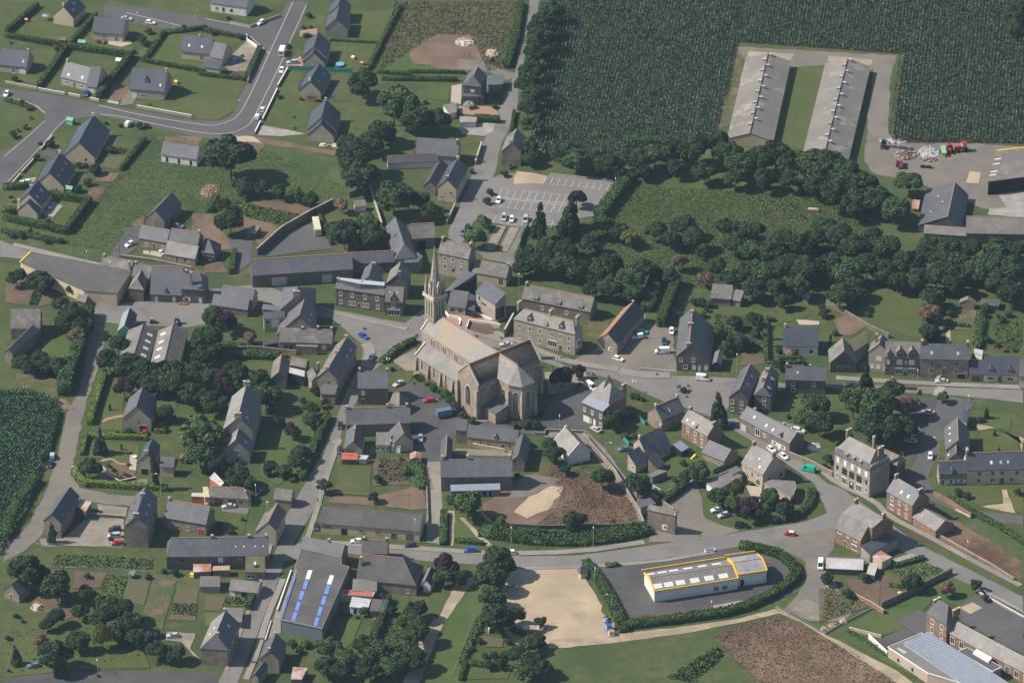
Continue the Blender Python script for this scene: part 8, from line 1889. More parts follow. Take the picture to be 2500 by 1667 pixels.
 # ================================================ VEHICLES
for c,r,p,f,lab,kd,col,rf in[(0,0,(1725,278),(1,.12),'white small car driving along the upper estate road','hatch','white',None),(0,0,(1452,232),(1,.1),'pale silver car parked behind the pink-beige house','sedan','silver',None),(0,0,(75,1095),(-.6,.9),'white car at the left edge by the estate road','hatch','white',None),(0,0,(985,1092),(-.2,1),'dark blue car on the drive between short walls','hatch','blue',None),(0,0,(1472,1438),(.9,-.9),'white delivery van seen from behind at the estate bend','smallvan','white',None),(1,0,(345,710),(.5,-1),'silver-blue hatchback on the paved forecourt','hatch','skyblue',None),(1,0,(640,280),(-.9,.55),'white old box-shaped car by the corner lawn','oldbox','white',None),(1,0,(942,545),(.35,-1),'dark blue car in front of the caravan','hatch','navy',None),(1,0,(1005,732),(-1,.05),'silver estate car on the red drive','estate','silver',None),(1,0,(880,825),(-.25,1),'white hatchback by the pale kerb facing down the road','hatch','white',None),(1,0,(662,1272),(.35,-1),'white small car parked ahead of the square white van','hatch','white',None),(1,0,(605,1358),(.4,-1),'square white van by the white front wall','smallvan','white',None),(1,0,(1180,425),(1,-.15),'dark teal car on the pinkish drive','hatch','green',None),(0,1,(297,542),(-1,.08),'white hatchback on the concrete drive','hatch','white',None),(0,1,(1485,1252),(-1,.55),'white coupe on the grey drive of the cottage','hatch','white',None),(0,1,(2045,1045),(1,.15),'blue car half hidden behind the stone cottage','hatch','steelblue',None),(2,1,(1020,750),(-.35,1),'white hatchback alone in the marked car park','hatch','white',None),(2,1,(1080,948),(-.15,1),'silver-white people carrier at the lower row of the car park','mpv','silver',None),(2,1,(1170,970),(-.1,1),'small white saloon in the lower row of the car park','oldbox','white',None),(2,1,(1330,970),(-.2,1),'silver estate car next to the dark cone tree','mpv','silver',None),(2,1,(660,1065),(-.3,1),'dark green car parked beside the light green tree','hatch','green',None),(2,1,(612,1118),(-.3,1),'grey-blue car below the dark green one','hatch','steelblue',None),(1,2,(1820,742),(.8,.4),'bright blue car behind the stone street house','hatch','blue',None),(1,2,(1908,990),(-.35,1),'dark teal car coming down the church street','hatch','steelblue',None),(1,2,(2220,1285),(-1,.5),'silver coupe on the yard beside the church','sedan','silver',None),(2,2,(1105,838),(-1,.02),'silver saloon driving past the hotel','sedan','silver',None),(2,2,(225,1478),(-1,.05),'dark red car in the shade of the church yard','hatch','red',None),(2,2,(2080,1325),(.7,.5),'white van beside the turreted villa','van','white',None),(2,2,(1920,1315),(-1,.2),'dark red car in the tree shade near the church','hatch','darkred',None),(3,2,(45,1002),(1,.3),'white small car at the gable with the posters','hatch','white',None),(3,2,(548,918),(-1,.02),'white van parked in front of the large slate house','van','white',None),(3,2,(572,805),(0,1),'dark blue car beside the large slate house','hatch','navy',None),(3,2,(655,690),(0,1),'white car with a dark rear beside the large slate house','oldbox','white',None),(3,2,(265,752),(-1,.12),'small white van next to the old orange-roofed house','smallvan','white',None),(3,2,(1015,1228),(1,.1),'white van driving through the square','van','white',None),(4,2,(1403,1258),(-1,.02),'silver saloon in front of the buff stone house','sedan','silver',None),(4,2,(362,1305),(-1,.02),'dark blue car on the street beyond the pointed conifer','hatch','navy',None),(4,2,(448,1128),(-1,.05),'dark car under the open barn front','hatch','navy',None),(0,3,(600,548),(.1,-1),'grey-white van in the lane by the cornfield','smallvan','silver',None),(0,3,(572,640),(-.2,1),'dark car behind the grey-white van','hatch','navy',None),(0,3,(1315,1390),(-1,.06),'dark blue people carrier in the gravel yard','mpv','navy',None),(0,3,(1308,1462),(-1,.06),'silver estate car in the gravel yard','mpv','silver',None),(0,3,(1348,1545),(-1,.05),'red small car in the gravel yard','hatch','red',None),(0,3,(1655,295),(-.1,1),'red car at the open garage door','hatch','red',None),(1,3,(275,1122),(-1,.08),'silver saloon before the dark red garage doors','sedan','silver',None),(1,3,(625,970),(-.8,.4),'dark car in the shade under the garden trees','hatch','navy',None),(1,3,(1550,200),(-.2,1),'black car in the shaded street by the stone range','hatch','dark',None),(1,3,(1545,480),(-.1,1),'dark car behind the lamp by the red lean-to','hatch','dark',None),(1,3,(1280,1358),(-.15,1),'dark blue car at the corner of the shop building','hatch','navy',None),(1,3,(1740,1522),(-1,.02),'white hatchback in front of the shop building','hatch','white',None),(2,3,(10,1572),(-1,.05),'dark grey car on the street right of the shop building','hatch','navy',None),(2,3,(125,345),(0,1),'silver-blue hatchback in the village yard','hatch','skyblue',None),(2,3,(2135,242),(-1,-.55),'silver saloon below the turreted villa','sedan','silver',None),(3,3,(2060,245),(-1,.1),'white car left of the pair by the long stone house','hatch','white',None),(3,3,(2120,255),(1,.2),'white car right of the pair by the long stone house','hatch','white',None),(3,3,(1345,198),(-1,-.2),'deep blue car behind the square brown house','hatch','blue',None),(3,3,(110,468),(-1,.1),'steel-blue car beside the green mesh screen','hatch','steelblue',None),(3,3,(1942,552),(.8,.6),'white car on the lane above the teal van','hatch','white',None),(3,3,(1800,470),(.8,.6),'white car partly hidden behind the pinkish house','hatch','white',None),(3,3,(2222,700),(-1,-.25),'teal-green delivery van on the sloping road','van','teal',None),(3,3,(1172,1162),(-1,.2),'white hatchback in the parking bay by the copper beech','hatch','white',None),(3,3,(1250,1222),(-1,.3),'silver hatchback in the parking bay by the copper beech','hatch','silver',None),(3,3,(1458,1345),(1,.05),'black off-road car at the garden corner','suv','black',None),(3,3,(2008,1435),(-1,-.1),'red small car with a white roof on the south road','mini','red','white'),(4,3,(1243,48),(-1,-.05),'silver-white saloon at the upper end of the chestnut car park','sedan','silver',None),(4,3,(1080,272),(-1,.02),'white small van in the shade of the chestnut car park','smallvan','silver',None),(4,3,(1050,372),(-1,-.12),'silver saloon lowest in the chestnut car park','sedan','silver',None),(4,3,(1272,552),(-.1,1),'white car driving up the right-hand lane','oldbox','white',None),(2,4,(695,68),(-1,.02),'bright blue small van on the south street','smallvan','blue',None),(2,4,(960,86),(-1,.05),'silver car between the blue van and a white car','hatch','silver',None),(2,4,(1150,92),(-1,.05),'white hatchback rightmost of three on the south street','hatch','white',None),(2,4,(1180,490),(1,-.1),'pale blue car in the tree shade on the sandy square','hatch','skyblue',None),(0,4,(1980,1042),(-1,.05),'silver hatchback in the gravel yard at the bottom left','hatch','silver',None),(0,4,(385,1385),(-1,.1),'dark blue car on the grass at the bottom left','hatch','steelblue',None),(4,4,(15,235),(-.05,1),'white truck cab beside the white tin-roofed shed','van','white',None)]:
 K(c,r)
 car(lab,p,f,kd,col,rf)
K(1,0)
boxes('caravan','white caravan parked behind a dark blue car','caravan',(888,620),(.35,-1),0,[('body',[('b',-2.6,2.4,-1.1,1.1,.45,2.5,'car_white')]),('roof',[('b',-2.4,2.2,-.95,.95,2.503,2.6,'car_white')]),('window',[('b',-2.62,-2.55,-.8,.8,1.3,2.0,'glass_dark')]),('window',[('b',-1.6,1.5,1.08,1.12,1.3,1.95,'glass_dark')]),('wheel',[('c',(0,1.0,.32),(0,1.2,.32),.32,'tyre')]),('wheel',[('c',(0,-1.2,.32),(0,-1.0,.32),.32,'tyre')]),('drawbar',[('c',(2.4,0,.5),(3.7,0,.45),.06,'steel')])])
K(1,1)
boxes('bus','old cream-white bus standing alone in the walled yard','bus',(1285,1075),(-.22,-1),0,[('body',[('b',-5,4.9,-1.2,1.2,.5,2.9,'car_cream'),('b',4.9,5.2,-1.05,1.05,.55,1.6,'car_white')]),('roof',[('b',-4.8,4.6,-1.05,1.05,2.903,3.05,'car_cream')]),('windows',[('b',-4.6,4.5,-1.22,-1.15,1.5,2.4,'glass_dark')]),('windows',[('b',-4.6,4.5,1.15,1.22,1.5,2.4,'glass_dark')]),('windscreen',[('b',4.85,4.93,-1.0,1.0,1.6,2.6,'glass_dark')])]+[('wheel',[('c',(x,s*1.22,.5),(x,s*.95,.5),.5,'tyre')])for x in(-3,3.2)for s in(-1,1)])
K(2,3)
boxes('box_truck','blue box truck parked in the yard beside the church','truck',(405,75),(1,-.2),0,[('cargo_box',[('b',-3,2.2,-1.15,1.15,.8,2.9,'car_steelblue')]),('cab',[('b',2.3,3.9,-1.05,1.05,.5,2.2,'car_navy')]),('windscreen',[('b',3.87,3.93,-.9,.9,1.3,2.0,'glass_dark')])]+[('wheel',[('c',(x,s*1.12,.45),(x,s*.85,.45),.45,'tyre')])for x in(-1.8,2.9)for s in(-1,1)])
K(4,1)
def machine(lab,p,f,body,cab,s=1.0,name='tractor',cat='tractor'):
 boxes(name,lab,cat,p,f,0,[('body',[('b',-1.2*s,1.6*s,-.5*s,.5*s,.7*s,1.4*s,body),('b',-.2*s,1.9*s,-.4*s,.4*s,1.4*s,1.7*s,body)]),('cab',[('b',-1.2*s,.1*s,-.7*s,.7*s,1.42*s,2.6*s,cab),('b',-1.3*s,.2*s,-.8*s,.8*s,2.61*s,2.75*s,body)])]+[('wheel',[('c',(x*s,y*s,z*s),(x*s,(y+.35*np.sign(y))*s,z*s),z*s,'tyre',None,14)])for x,z in((-.8,.8),(1.4,.5))for y in(-.75,.75)])
machine('dark tractor by the scrap heap',(738,130),(0,1),'car_black','glass_dark')
machine('red tractor among the scrapped farm machines',(1495,180),(.2,1),'car_red','glass_dark',1.1)
machine('red and white harvester at the end of the scrap row',(1635,170),(-1,.1),'car_red','car_silver',1.3,'harvester','farm machine')
boxes('grain_trailer','long pale green tipping trailer lying in the scrap row','trailer',(1425,195),(.2,1),0,[('body',[('b',-3,3,-.9,.9,.8,1.7,'car_lime')]),('drawbar',[('c',(3,0,.7),(4.2,0,.5),.08,'steel')]),('wheel',[('c',(-1,.9,.5),(-1,1.2,.5),.5,'tyre')]),('wheel',[('c',(-1,-1.2,.5),(-1,-.9,.5),.5,'tyre')])])
boxes('pipe_bundle','dark bundle of long pipes on the ground of the farm yard','pipes',(965,140),(1,.12),0,[('pipe',[('c',(-3.6,y,.3),(3.6,y,.3),.22,'car_navy')])for y in(-.5,0,.5)]+[('strap',[('b',x-.1,x+.1,-.8,.8,.5,.56,'steel')])for x in(-2,2)])
boxes('farm_roller','black ribbed roller standing in the open farm yard','roller',(1225,362),(1,.08),0,[('drum',[('c',(-2,0,.6),(-.1,0,.6),.6,'car_black',None,14)]),('drum',[('c',(.1,0,.6),(2,0,.6),.6,'car_black',None,14)]),('frame',[('b',-2.1,2.1,-.1,.1,1.22,1.34,'steel')])])
boxes('farm_trailer','dark red tipping trailer half hidden by the farm tree','trailer',(918,345),(.05,1),0,[('body',[('b',-2.5,2.5,-1.1,1.1,.9,1.0,'car_darkred'),('b',-2.5,2.5,-1.15,-1.05,.9,2,'car_darkred'),('b',-2.5,2.5,1.05,1.15,.9,2,'car_darkred')]),('wheel',[('c',(0,1,.5),(0,1.3,.5),.5,'tyre')]),('wheel',[('c',(0,-1.3,.5),(0,-1,.5),.5,'tyre')])])
boxes('scrap_wagon','rusty flat wagon beside the farm barn','wagon',(1105,810),(-.2,1),0,[('bed',[('b',-3.5,3.5,-1.3,1.3,.8,1.1,'tin_rust')]),('wheel',[('c',(2,1.1,.4),(2,1.4,.4),.4,'tyre')]),('wheel',[('c',(-2,1.1,.4),(-2,1.4,.4),.4,'tyre')])])
def heap(name,lab,cat,p,rx,ry,h,mats,n,c,r,sz=.35):
 K(c,r)
 g=G(p)
 mb=MB()
 for k in range(n):
  t,q=rng.uniform(0,6.28),math.sqrt(rng.random())
  x,y=rx*q*math.cos(t),ry*q*math.sin(t)
  z=h*max(0,1-q**1.5)*rng.uniform(.5,1)
  s=sz*rng.uniform(.5,1.3)
  a=rng.uniform(0,3.14)
  cc,ss=math.cos(a)*s,math.sin(a)*s
  b=[(x+cc,y+ss,z-s*.5),(x-ss,y+cc,z-s*.5),(x-cc,y-ss,z-s*.5),(x+ss,y-cc,z-s*.5)]
  mb.hexa(b,[(x+(u-x)*.7,y+(v-y)*.7,z+s*.6)for u,v,w in b],mats[k%len(mats)])
 ring=[(rx*math.cos(k*math.pi/9),ry*math.sin(k*math.pi/9),-.05)for k in range(18)]
 mb.hexa(ring,[(x*.35,y*.35,h*.8)for x,y,z in ring],mats[0])
 o=mb.build(name)
 o.location=(g[0],g[1],.08)
 return tag(o,lab,cat,None,'stuff' if n>60 else None)
heap('stone_heap','white pile of building stone on the bare earth plot','stone heap',(625,490),3.6,3.2,.7,['white','stone_gold','granite'],150,2,0,.45)
heap('sand_heap','pale heap of sand and rubble beside the north road plot','sand heap',(945,620),2.7,3.4,1.6,['stone_gold','white'],90,2,0,.3)
heap('scrap_heap','scattered grey scrap and timber along the cornfield edge','scrap heap',(860,55),5.5,2.2,.7,['steel','brown','tin','wood'],90,4,1,.45)
heap('brushwood_heap','dark heap of brushwood in the farm yard','brush heap',(990,220),4,3.6,1.6,['brown','dead_wood','stone_dark'],110,4,1,.5)
heap('scrap_heap','low heap of white drums and scrap in front of the red tractors','scrap heap',(1260,190),4,4.5,.6,['steel','tin','stone_dark'],80,4,1,.45)
heap('twig_heap','brown heap of twigs beside the black roller','brush heap',(1260,270),3,2,.9,['brown','dead_wood'],70,4,1,.4)
heap('log_heap','tumbled heap of sawn logs on the park lawn','log heap',(430,700),2,2.4,1.0,['dead_wood','wood'],45,0,4,.45)
heap('rubble_heap','white heap of rubble beside the slate-roofed lane house','rubble heap',(2290,430),2.2,2.8,.8,['white','tin','granite'],80,3,3,.4)
heap('rubble_heap','straw-brown mound on the meadow edge below the great tree','mound',(60,640),3.6,5,.9,['earth','sand'],80,1,1,.4)
heap('planks_heap','stack of pale timber boards beside the estate house','timber stack',(1370,105),2.0,1.1,.6,['stone_gold','white'],24,1,1,.5)
heap('planks_heap','second stack of pale boards nearer the conifers','timber stack',(1510,110),1.8,1.1,.6,['white','pink'],24,1,1,.5)
heap('timber_stack','orange timber boards stacked before the farmhouse','timber stack',(2085,362),2.5,.8,.6,['wood','tile'],30,0,2,.4)
heap('stone_heap','grey stones heaped inside the post fence','stone heap',(60,950),1.4,1.6,.5,['granite','stone'],30,4,4,.35)
heap('stone_heap','beige gravel heaped beside the grey stones','stone heap',(150,910),1.4,1.6,.5,['stone_gold','granite'],30,4,4,.35)
heap('stone_heap','pinkish rubble heaped rightmost behind the post fence','stone heap',(280,860),1.4,1.8,.5,['pink','brick'],30,4,4,.35)
# ================================================ SMALL THINGS
K(2,4)
boxes('bus_shelter','little timber-framed bus shelter with a steep slate roof by the sandy square','bus shelter',(1985,350),(-1,.25),0,[('wall',[('b',-1.2,1.2,.9,1.0,0,2.1,'cream'),('b',-1.2,-1.1,-.9,.9,0,1.2,'cream'),('b',1.1,1.2,-.9,.9,0,1.2,'cream')]),('post',[('b',-1.22,-1.08,-1.02,-.9,0,2.1,'brown')]),('post',[('b',1.08,1.22,-1.02,-.9,0,2.1,'brown')]),('roof',[('h',[(-1.5,-1.4,2.1),(1.5,-1.4,2.1),(1.5,1.4,2.1),(-1.5,1.4,2.1)],[(-.9,-.05,4.2),(.9,-.05,4.2),(.9,.05,4.2),(-.9,.05,4.2)],'slate')])])
for p,lab,c1,c2 in(((2250,880),'round pale green recycling bank, farthest of three','car_skyblue','green_trim'),((2285,950),'light blue recycling bank in the middle of three','car_skyblue','car_blue'),((2312,1020),'cream recycling bank nearest the sandy path','car_cream','stone_gold')):
 if 'round' in lab:
  boxes('recycling_bank',lab,'recycling bank',p,(1,0),0,[('body',[('c',(0,0,0),(0,0,1.1),.85,c1,.98,14),('c',(0,0,1.1),(0,0,1.9),.98,c1,.45,14)]),('opening',[('c',(0,-.9,1.2),(0,-1.0,1.2),.16,'dark')])],'recycling banks on the sandy square')
 else:
  boxes('recycling_bank',lab,'recycling bank',p,(1,-.1),0,[('body',[('h',[(-.9,-.8,0),(.9,-.8,0),(.9,.8,0),(-.9,.8,0)],[(-.8,-.7,1.6),(.8,-.7,1.6),(.8,.7,1.6),(-.8,.7,1.6)],c1)]),('lid',[('b',-.85,.85,-.75,.75,1.603,1.75,c2)]),('opening',[('b',-.3,.3,-.83,-.76,1.0,1.3,'dark')])],'recycling banks on the sandy square')
K(2,2)
boxes('monument','slim stone monument with a statue on top before the church choir','monument',(1632,1190),(1,0),0,[('plinth',[('b',-.8,.8,-.8,.8,0,.6,'granite'),('b',-.5,.5,-.5,.5,.6,1.4,'granite')]),('shaft',[('h',[(-.32,-.32,1.4),(.32,-.32,1.4),(.32,.32,1.4),(-.32,.32,1.4)],[(-.24,-.24,3.4),(.24,-.24,3.4),(.24,.24,3.4),(-.24,.24,3.4)],'dressing')]),('statue',[('c',(0,0,3.4),(0,0,4.3),.24,'stone_dark',.17,8),('c',(0,0,4.3),(0,0,4.65),.13,'stone_dark',.11,8)])])
def signpost(c,r,p,lab):
 K(c,r)
 boxes('signpost',lab,'signpost',p,(1,0),0,[('post',[('c',(0,0,0),(0,0,3.0),.05,'dark')])]+[('arrow_board',[('b',-.75+.2*k,.75+.1*k,-.04,.04,1.9+.42*k,2.15+.42*k,'dark')])for k in range(3)])
signpost(2,2,(80,790),'black direction signpost at the square left of the church')
signpost(3,2,(735,1372),'black direction signpost by the planted triangle')
def planter(c,r,p,lab,m='granite'):
 K(c,r)
 boxes('planter',lab,'planter',p,(1,.1),0,[('tub',[('c',(0,0,0),(0,0,.5),.42,m,.55,12)]),('soil',[('c',(0,0,.5),(0,0,.56),.45,'soil',.45,12)]),('flowers',[('c',(0,0,.56),(0,0,.8),.5,'leaf_mid',.2,9)])],'stone flower planters')
for c,r,p,lab in((2,2,(760,730),'planter on the kerb above the church roof'),(2,2,(1048,755),'planter on the kerb left of the hotel'),(2,2,(1520,1080),'planter beside the crossing near the hotel'),(2,2,(1790,1105),'planter behind the second copper tree'),(2,2,(2098,1168),'planter at the road edge by the villa'),(2,2,(40,1270),'planter on the church path below the aisle'),(2,2,(335,1452),'round planter by the red car'),(1,2,(1825,645),'planter on the grassy kerb island'),(3,2,(485,1170),'planter on the pavement island by the slate house'),(3,2,(860,1355),'planter right of the planted triangle'),(3,2,(820,1425),'planter lowest by the planted triangle'),(3,2,(840,1300),'planter topmost by the planted triangle')):
 planter(c,r,p,lab)
K(3,4)
boxes('trough','long white stone trough beside the road above the white hall','trough',(1095,58),(1,-.2),0,[('basin',[('b',-1.7,1.7,-.7,-.55,0,.7,'white'),('b',-1.7,1.7,.55,.7,0,.7,'white'),('b',-1.7,-1.55,-.55,.55,0,.7,'white'),('b',1.55,1.7,-.55,.55,0,.7,'white')]),('soil',[('b',-1.54,1.54,-.54,.54,0,.45,'soil')])])
K(1,0)
boxes('paddling_pool','round blue paddling pool on the estate lawn','pool',(1548,755),(1,0),0,[('wall',[('c',(0,0,0),(0,0,.75),1.85,'car_blue',1.85,20)]),('water',[('c',(0,0,.75),(0,0,.79),1.72,'pool_water',1.72,20)])])
def swing(c,r,p,lab):
 K(c,r)
 boxes('swing_frame',lab,'swing',p,(1,.2),0,[('frame',[('c',(-1.3,-.7,0),(-1.2,0,2.3),.05,'green_trim'),('c',(-1.3,.7,0),(-1.2,0,2.3),.05,'green_trim'),('c',(1.3,-.7,0),(1.2,0,2.3),.05,'green_trim'),('c',(1.3,.7,0),(1.2,0,2.3),.05,'green_trim'),('c',(-1.3,0,2.3),(1.3,0,2.3),.05,'green_trim')]),('seat',[('b',-.7,-.3,-.1,.1,.5,.55,'brown'),('c',(-.65,0,.5),(-.65,0,2.3),.015,'steel'),('c',(-.35,0,.5),(-.35,0,2.3),.015,'steel')])])
swing(0,0,(265,560),'green swing frame on the upper left lawn')
swing(1,0,(1580,610),'green swing frame beside the estate house with the pool')
def toy(c,r,p,lab,m='car_orange',m2='car_yellow'):
 K(c,r)
 boxes('play_hut',lab,'toy',p,(1,.2),0,[('body',[('h',[(-.7,-.6,0),(.7,-.6,0),(.7,.6,0),(-.7,.6,0)],[(-.6,-.5,1.0),(.6,-.5,1.0),(.6,.5,1.0),(-.6,.5,1.0)],m)]),('roof',[('h',[(-.75,-.65,1.0),(.75,-.65,1.0),(.75,.65,1.0),(-.75,.65,1.0)],[(-.5,-.05,1.5),(.5,-.05,1.5),(.5,.05,1.5),(-.5,.05,1.5)],m2)])])
toy(0,0,(2020,960),'orange plastic play hut beside the house with a stone porch')
toy(1,0,(1700,680),'orange and white plastic play hut on the estate lawn','car_orange','car_white')
toy(1,0,(1805,745),'small red and orange plastic toy on the estate lawn','car_red','car_orange')
toy(4,4,(925,560),'green and yellow plastic play house at the plot corner','car_lime','car_yellow')
toy(0,0,(305,250),'orange-red toy on the top left lawn','car_red','car_orange')
toy(0,4,(2205,345),'yellow plastic toy before the tin-roofed shed','car_yellow','car_yellow')
K(3,3)
boxes('slide','yellow plastic slide on the small lawn','slide',(903,555),(1,-.5),0,[('chute',[('h',[(-1.1,-.3,.05),(.9,-.3,1.1),(.9,.3,1.1),(-1.1,.3,.05)],[(-1.1,-.3,.2),(.9,-.3,1.25),(.9,.3,1.25),(-1.1,.3,.2)],'car_yellow')]),('ladder',[('b',.9,1.1,-.3,.3,0,1.2,'car_yellow')])])
def parasol(c,r,p,lab,m,m2=None):
 K(c,r)
 boxes('parasol',lab,'parasol',p,(1,0),0,[('pole',[('c',(0,0,0),(0,0,2.3),.04,'steel')]),('canopy',[('c',(0,0,1.9),(0,0,2.4),1.4,m,.05,10)])])
parasol(0,0,(525,230),'blue and white parasol behind the top left house','car_skyblue')
def table(c,r,p,lab,m='white_paint'):
 K(c,r)
 boxes('garden_table',lab,'table',p,(1,.1),0,[('tabletop',[('c',(0,0,.70),(0,0,.75),.7,m,.7,12)])]+[('leg',[('c',(x,y,0),(x*.8,y*.8,.7),.04,m)])for x in(-.45,.45)for y in(-.45,.45)])
table(0,1,(575,835),'round white table on the hedged terrace')
table(0,1,(1840,1330),'white oval table before the stone cottage')
table(0,3,(1545,555),'white table on the house terrace with clipped balls')
table(1,1,(65,1432),'white garden table on the brown cottage plot')
table(1,4,(2130,500),'white table beside the dark hipped house')
def chair(c,r,p,lab):
 K(c,r)
 boxes('garden_chair',lab,'chair',p,(.2,1),0,[('seat',[('b',-.24,.24,-.24,.24,.4,.45,'white_paint')]),('backrest',[('b',-.26,-.2,-.24,.24,.45,.95,'white_paint')])]+[('leg',[('b',x-.03,x+.03,y-.03,y+.03,0,.4,'white_paint')])for x in(-.2,.2)for y in(-.2,.2)],'white garden chairs')
for k,x in enumerate((1335,1360,1395)):
 chair(0,0,(x,480+k),('leftmost','middle','rightmost')[k]+' white garden chair on the semicircular terrace')
def shed(c,r,p,f,lab,wm,rm,L=2.4,Wd=1.9,h=1.9):
 K(c,r)
 a,b=L/2,Wd/2
 boxes('garden_hut',lab,'shed',p,f,0,[('wall',[('b',-a,a,-b,b,0,h,wm)]),('roof',[('h',[(-a-.15,-b-.2,h),(a+.15,-b-.2,h),(a+.15,b+.2,h),(-a-.15,b+.2,h)],[(-a-.15,-.05,h+.8),(a+.15,-.05,h+.8),(a+.15,.05,h+.8),(-a-.15,.05,h+.8)],rm)]),('door',[('b',a-.02,a+.04,-.4,.4,0,1.7,'brown')])],SHD)
shed(0,0,(725,500),(1,.1),'small brown wooden hut between two hedges at the top left','brown','slate',2.8)
shed(0,0,(945,530),(1,.1),'small brown hut with a green roof at the hedge corner','wood','green_trim',2.8)
shed(0,0,(1378,740),(1,.1),'small white-roofed garden hut in the vegetable plot','concrete','white_paint',2.8,2.2)
shed(0,0,(810,1420),(1,.2),'pale green garden hut at the estate junction','green_trim','green_trim',2.4,2.0)
shed(0,1,(790,640),(1,.15),'orange-brown garden hut with a green roof behind the cream house','wood','green_trim',3.0,2.4)
shed(2,0,(937,700),(.1,1),'tiny dark tent-shaped hut beside the sand heap','slate','slate_new',1.8,1.3,.5)
shed(0,3,(2105,600),(-.4,1),'brown wooden hut under the garden trees','wood','brown',2.6,2.2)
shed(2,3,(70,590),(0,1),'pink and white tin hut beside the kitchen garden','green_trim','tin_rust',3.6,3.4,2.0)
shed(2,4,(1390,985),(1,.02),'rusty tin-roofed hut hidden in the trees by the square','stone','tin_rust',5.0,1.8,1.8)
shed(3,1,(1800,150),(1,0),'pale green silo-top hut between the barns and the trees','car_lime','lamp_glass',1.6,1.6,1.4)
shed(4,2,(1690,372),(.1,-1),'pale plank playhouse inside the dark garden','wood','tin',2.0,2.0,1.4)
K(0,2)
machine('red and yellow farm machine by the workshop wall',(2285,995),(-1,.1),'car_red','car_yellow',.8,'farm_machine','farm machine')
machine('yellow mini digger below the red machine',(2300,1055),(-1,0),'car_yellow','car_black',.6,'mini_digger','digger')
machine('green-grey tractor behind the twin-ridged workshop',(2030,590),(-.2,1),'car_steelblue','glass_dark',.9)
machine('orange implement standing on the grey yard',(1755,575),(1,0),'car_orange','steel',.7,'farm_implement','farm machine')
K(3,2)
boxes('covered_car','car hidden under a bright green cover beside a white van','covered car',(318,690),(1,.1),0,[('cover',[('h',[(-2,-.85,.1),(2,-.85,.1),(2,.85,.1),(-2,.85,.1)],[(-1.9,-.8,.9),(1.9,-.8,.8),(1.9,.8,.8),(-1.9,.8,.9)],'car_teal'),('h',[(-1.5,-.75,.9),(1.0,-.75,.85),(1.0,.75,.85),(-1.5,.75,.9)],[(-1.2,-.6,1.45),(.5,-.6,1.45),(.5,.6,1.45),(-1.2,.6,1.45)],'car_teal')]),('hem',[('b',-2.03,2.03,-.88,.88,.05,.1,'net_green')])])
K(3,1)
boxes('water_tank','rust-red flat tank in the scrub at the right end of the meadow','tank',(2280,860),(1,.05),0,[('body',[('b',-2,2,-.9,.9,0,1.0,'tile')]),('lid',[('b',-1.9,1.9,-.8,.8,1.003,1.1,'tin_rust')])])
def steps(c,r,a,b,w,n,h,lab,m='granite'):
 K(c,r)
 A,B=G(a),G(b)
 d=(B-A)[:2]
 L=np.linalg.norm(d)
 d/=L
 nn=np.array([-d[1],d[0]])*w/2
 root=tag(empty('steps',A),lab,'steps')
 for k in range(n):
  p,q=A[:2]+d*L*k/n,A[:2]+d*L*(k+1)/n
  mb=MB()
  rr=[p-nn,q-nn,q+nn,p+nn]
  mb.hexa([(*t,-.1)for t in rr],[(*t,h*(k+1)/n)for t in rr],m)
  mb.build('step',root,A)
steps(2,2,(600,650),(640,560),3.2,7,1.0,'wide stone steps up to the town hall terrace')
steps(2,2,(1000,640),(960,565),2.4,6,1.0,'narrow stone steps at the right end of the town hall terrace')
steps(4,2,(1340,1235),(1400,1190),1.2,6,1.6,'outside stair to the door of the buff stone house')
# ---- lettering
def letters(txt,org,ux,out,h,m,root,name='lettering'):
 cu=bpy.data.curves.new(name,'FONT')
 cu.body=txt
 cu.size=h
 cu.extrude=.04
 cu.align_x='CENTER'
 o=bpy.data.objects.new(name,cu)
 COL.objects.link(o)
 me=bpy.data.meshes.new_from_object(o.evaluated_get(bpy.context.evaluated_depsgraph_get()))
 bpy.data.objects.remove(o)
 me.materials.clear()
 me.materials.append(MATS[m])
 o=link(name,me,root)
 from mathutils import Matrix
 o.matrix_local=Matrix(((ux[0],0,out[0],org[0]),(ux[1],0,out[1],org[1]),(0,1,0,org[2]),(0,0,0,1)))
def wall_letters(txt,E1,E2,he,u,z,h,m,root,inset=.22):
 e1,e2=G(E1,he),G(E2,he)
 d=(e2-e1)[:2]
 L=np.linalg.norm(d)
 d/=L
 n=np.array([d[1],-d[0]])
 p=e1[:2]+d*L*u-n*inset
 off=np.array(root.location)
 letters(txt,(p[0]-off[0],p[1]-off[1],z),d,n,h,m,root)
K(1,3)
wall_letters('CMMK',(1320,1300),(2462,1396),3.9,.065,2.2,1.3,'dark',SHOP)
K(2,2)
wall_letters('MAIRIE',(750,218),(977,366),7.3,.42,4.2,.9,'dark',TOWN)
K(4,3)
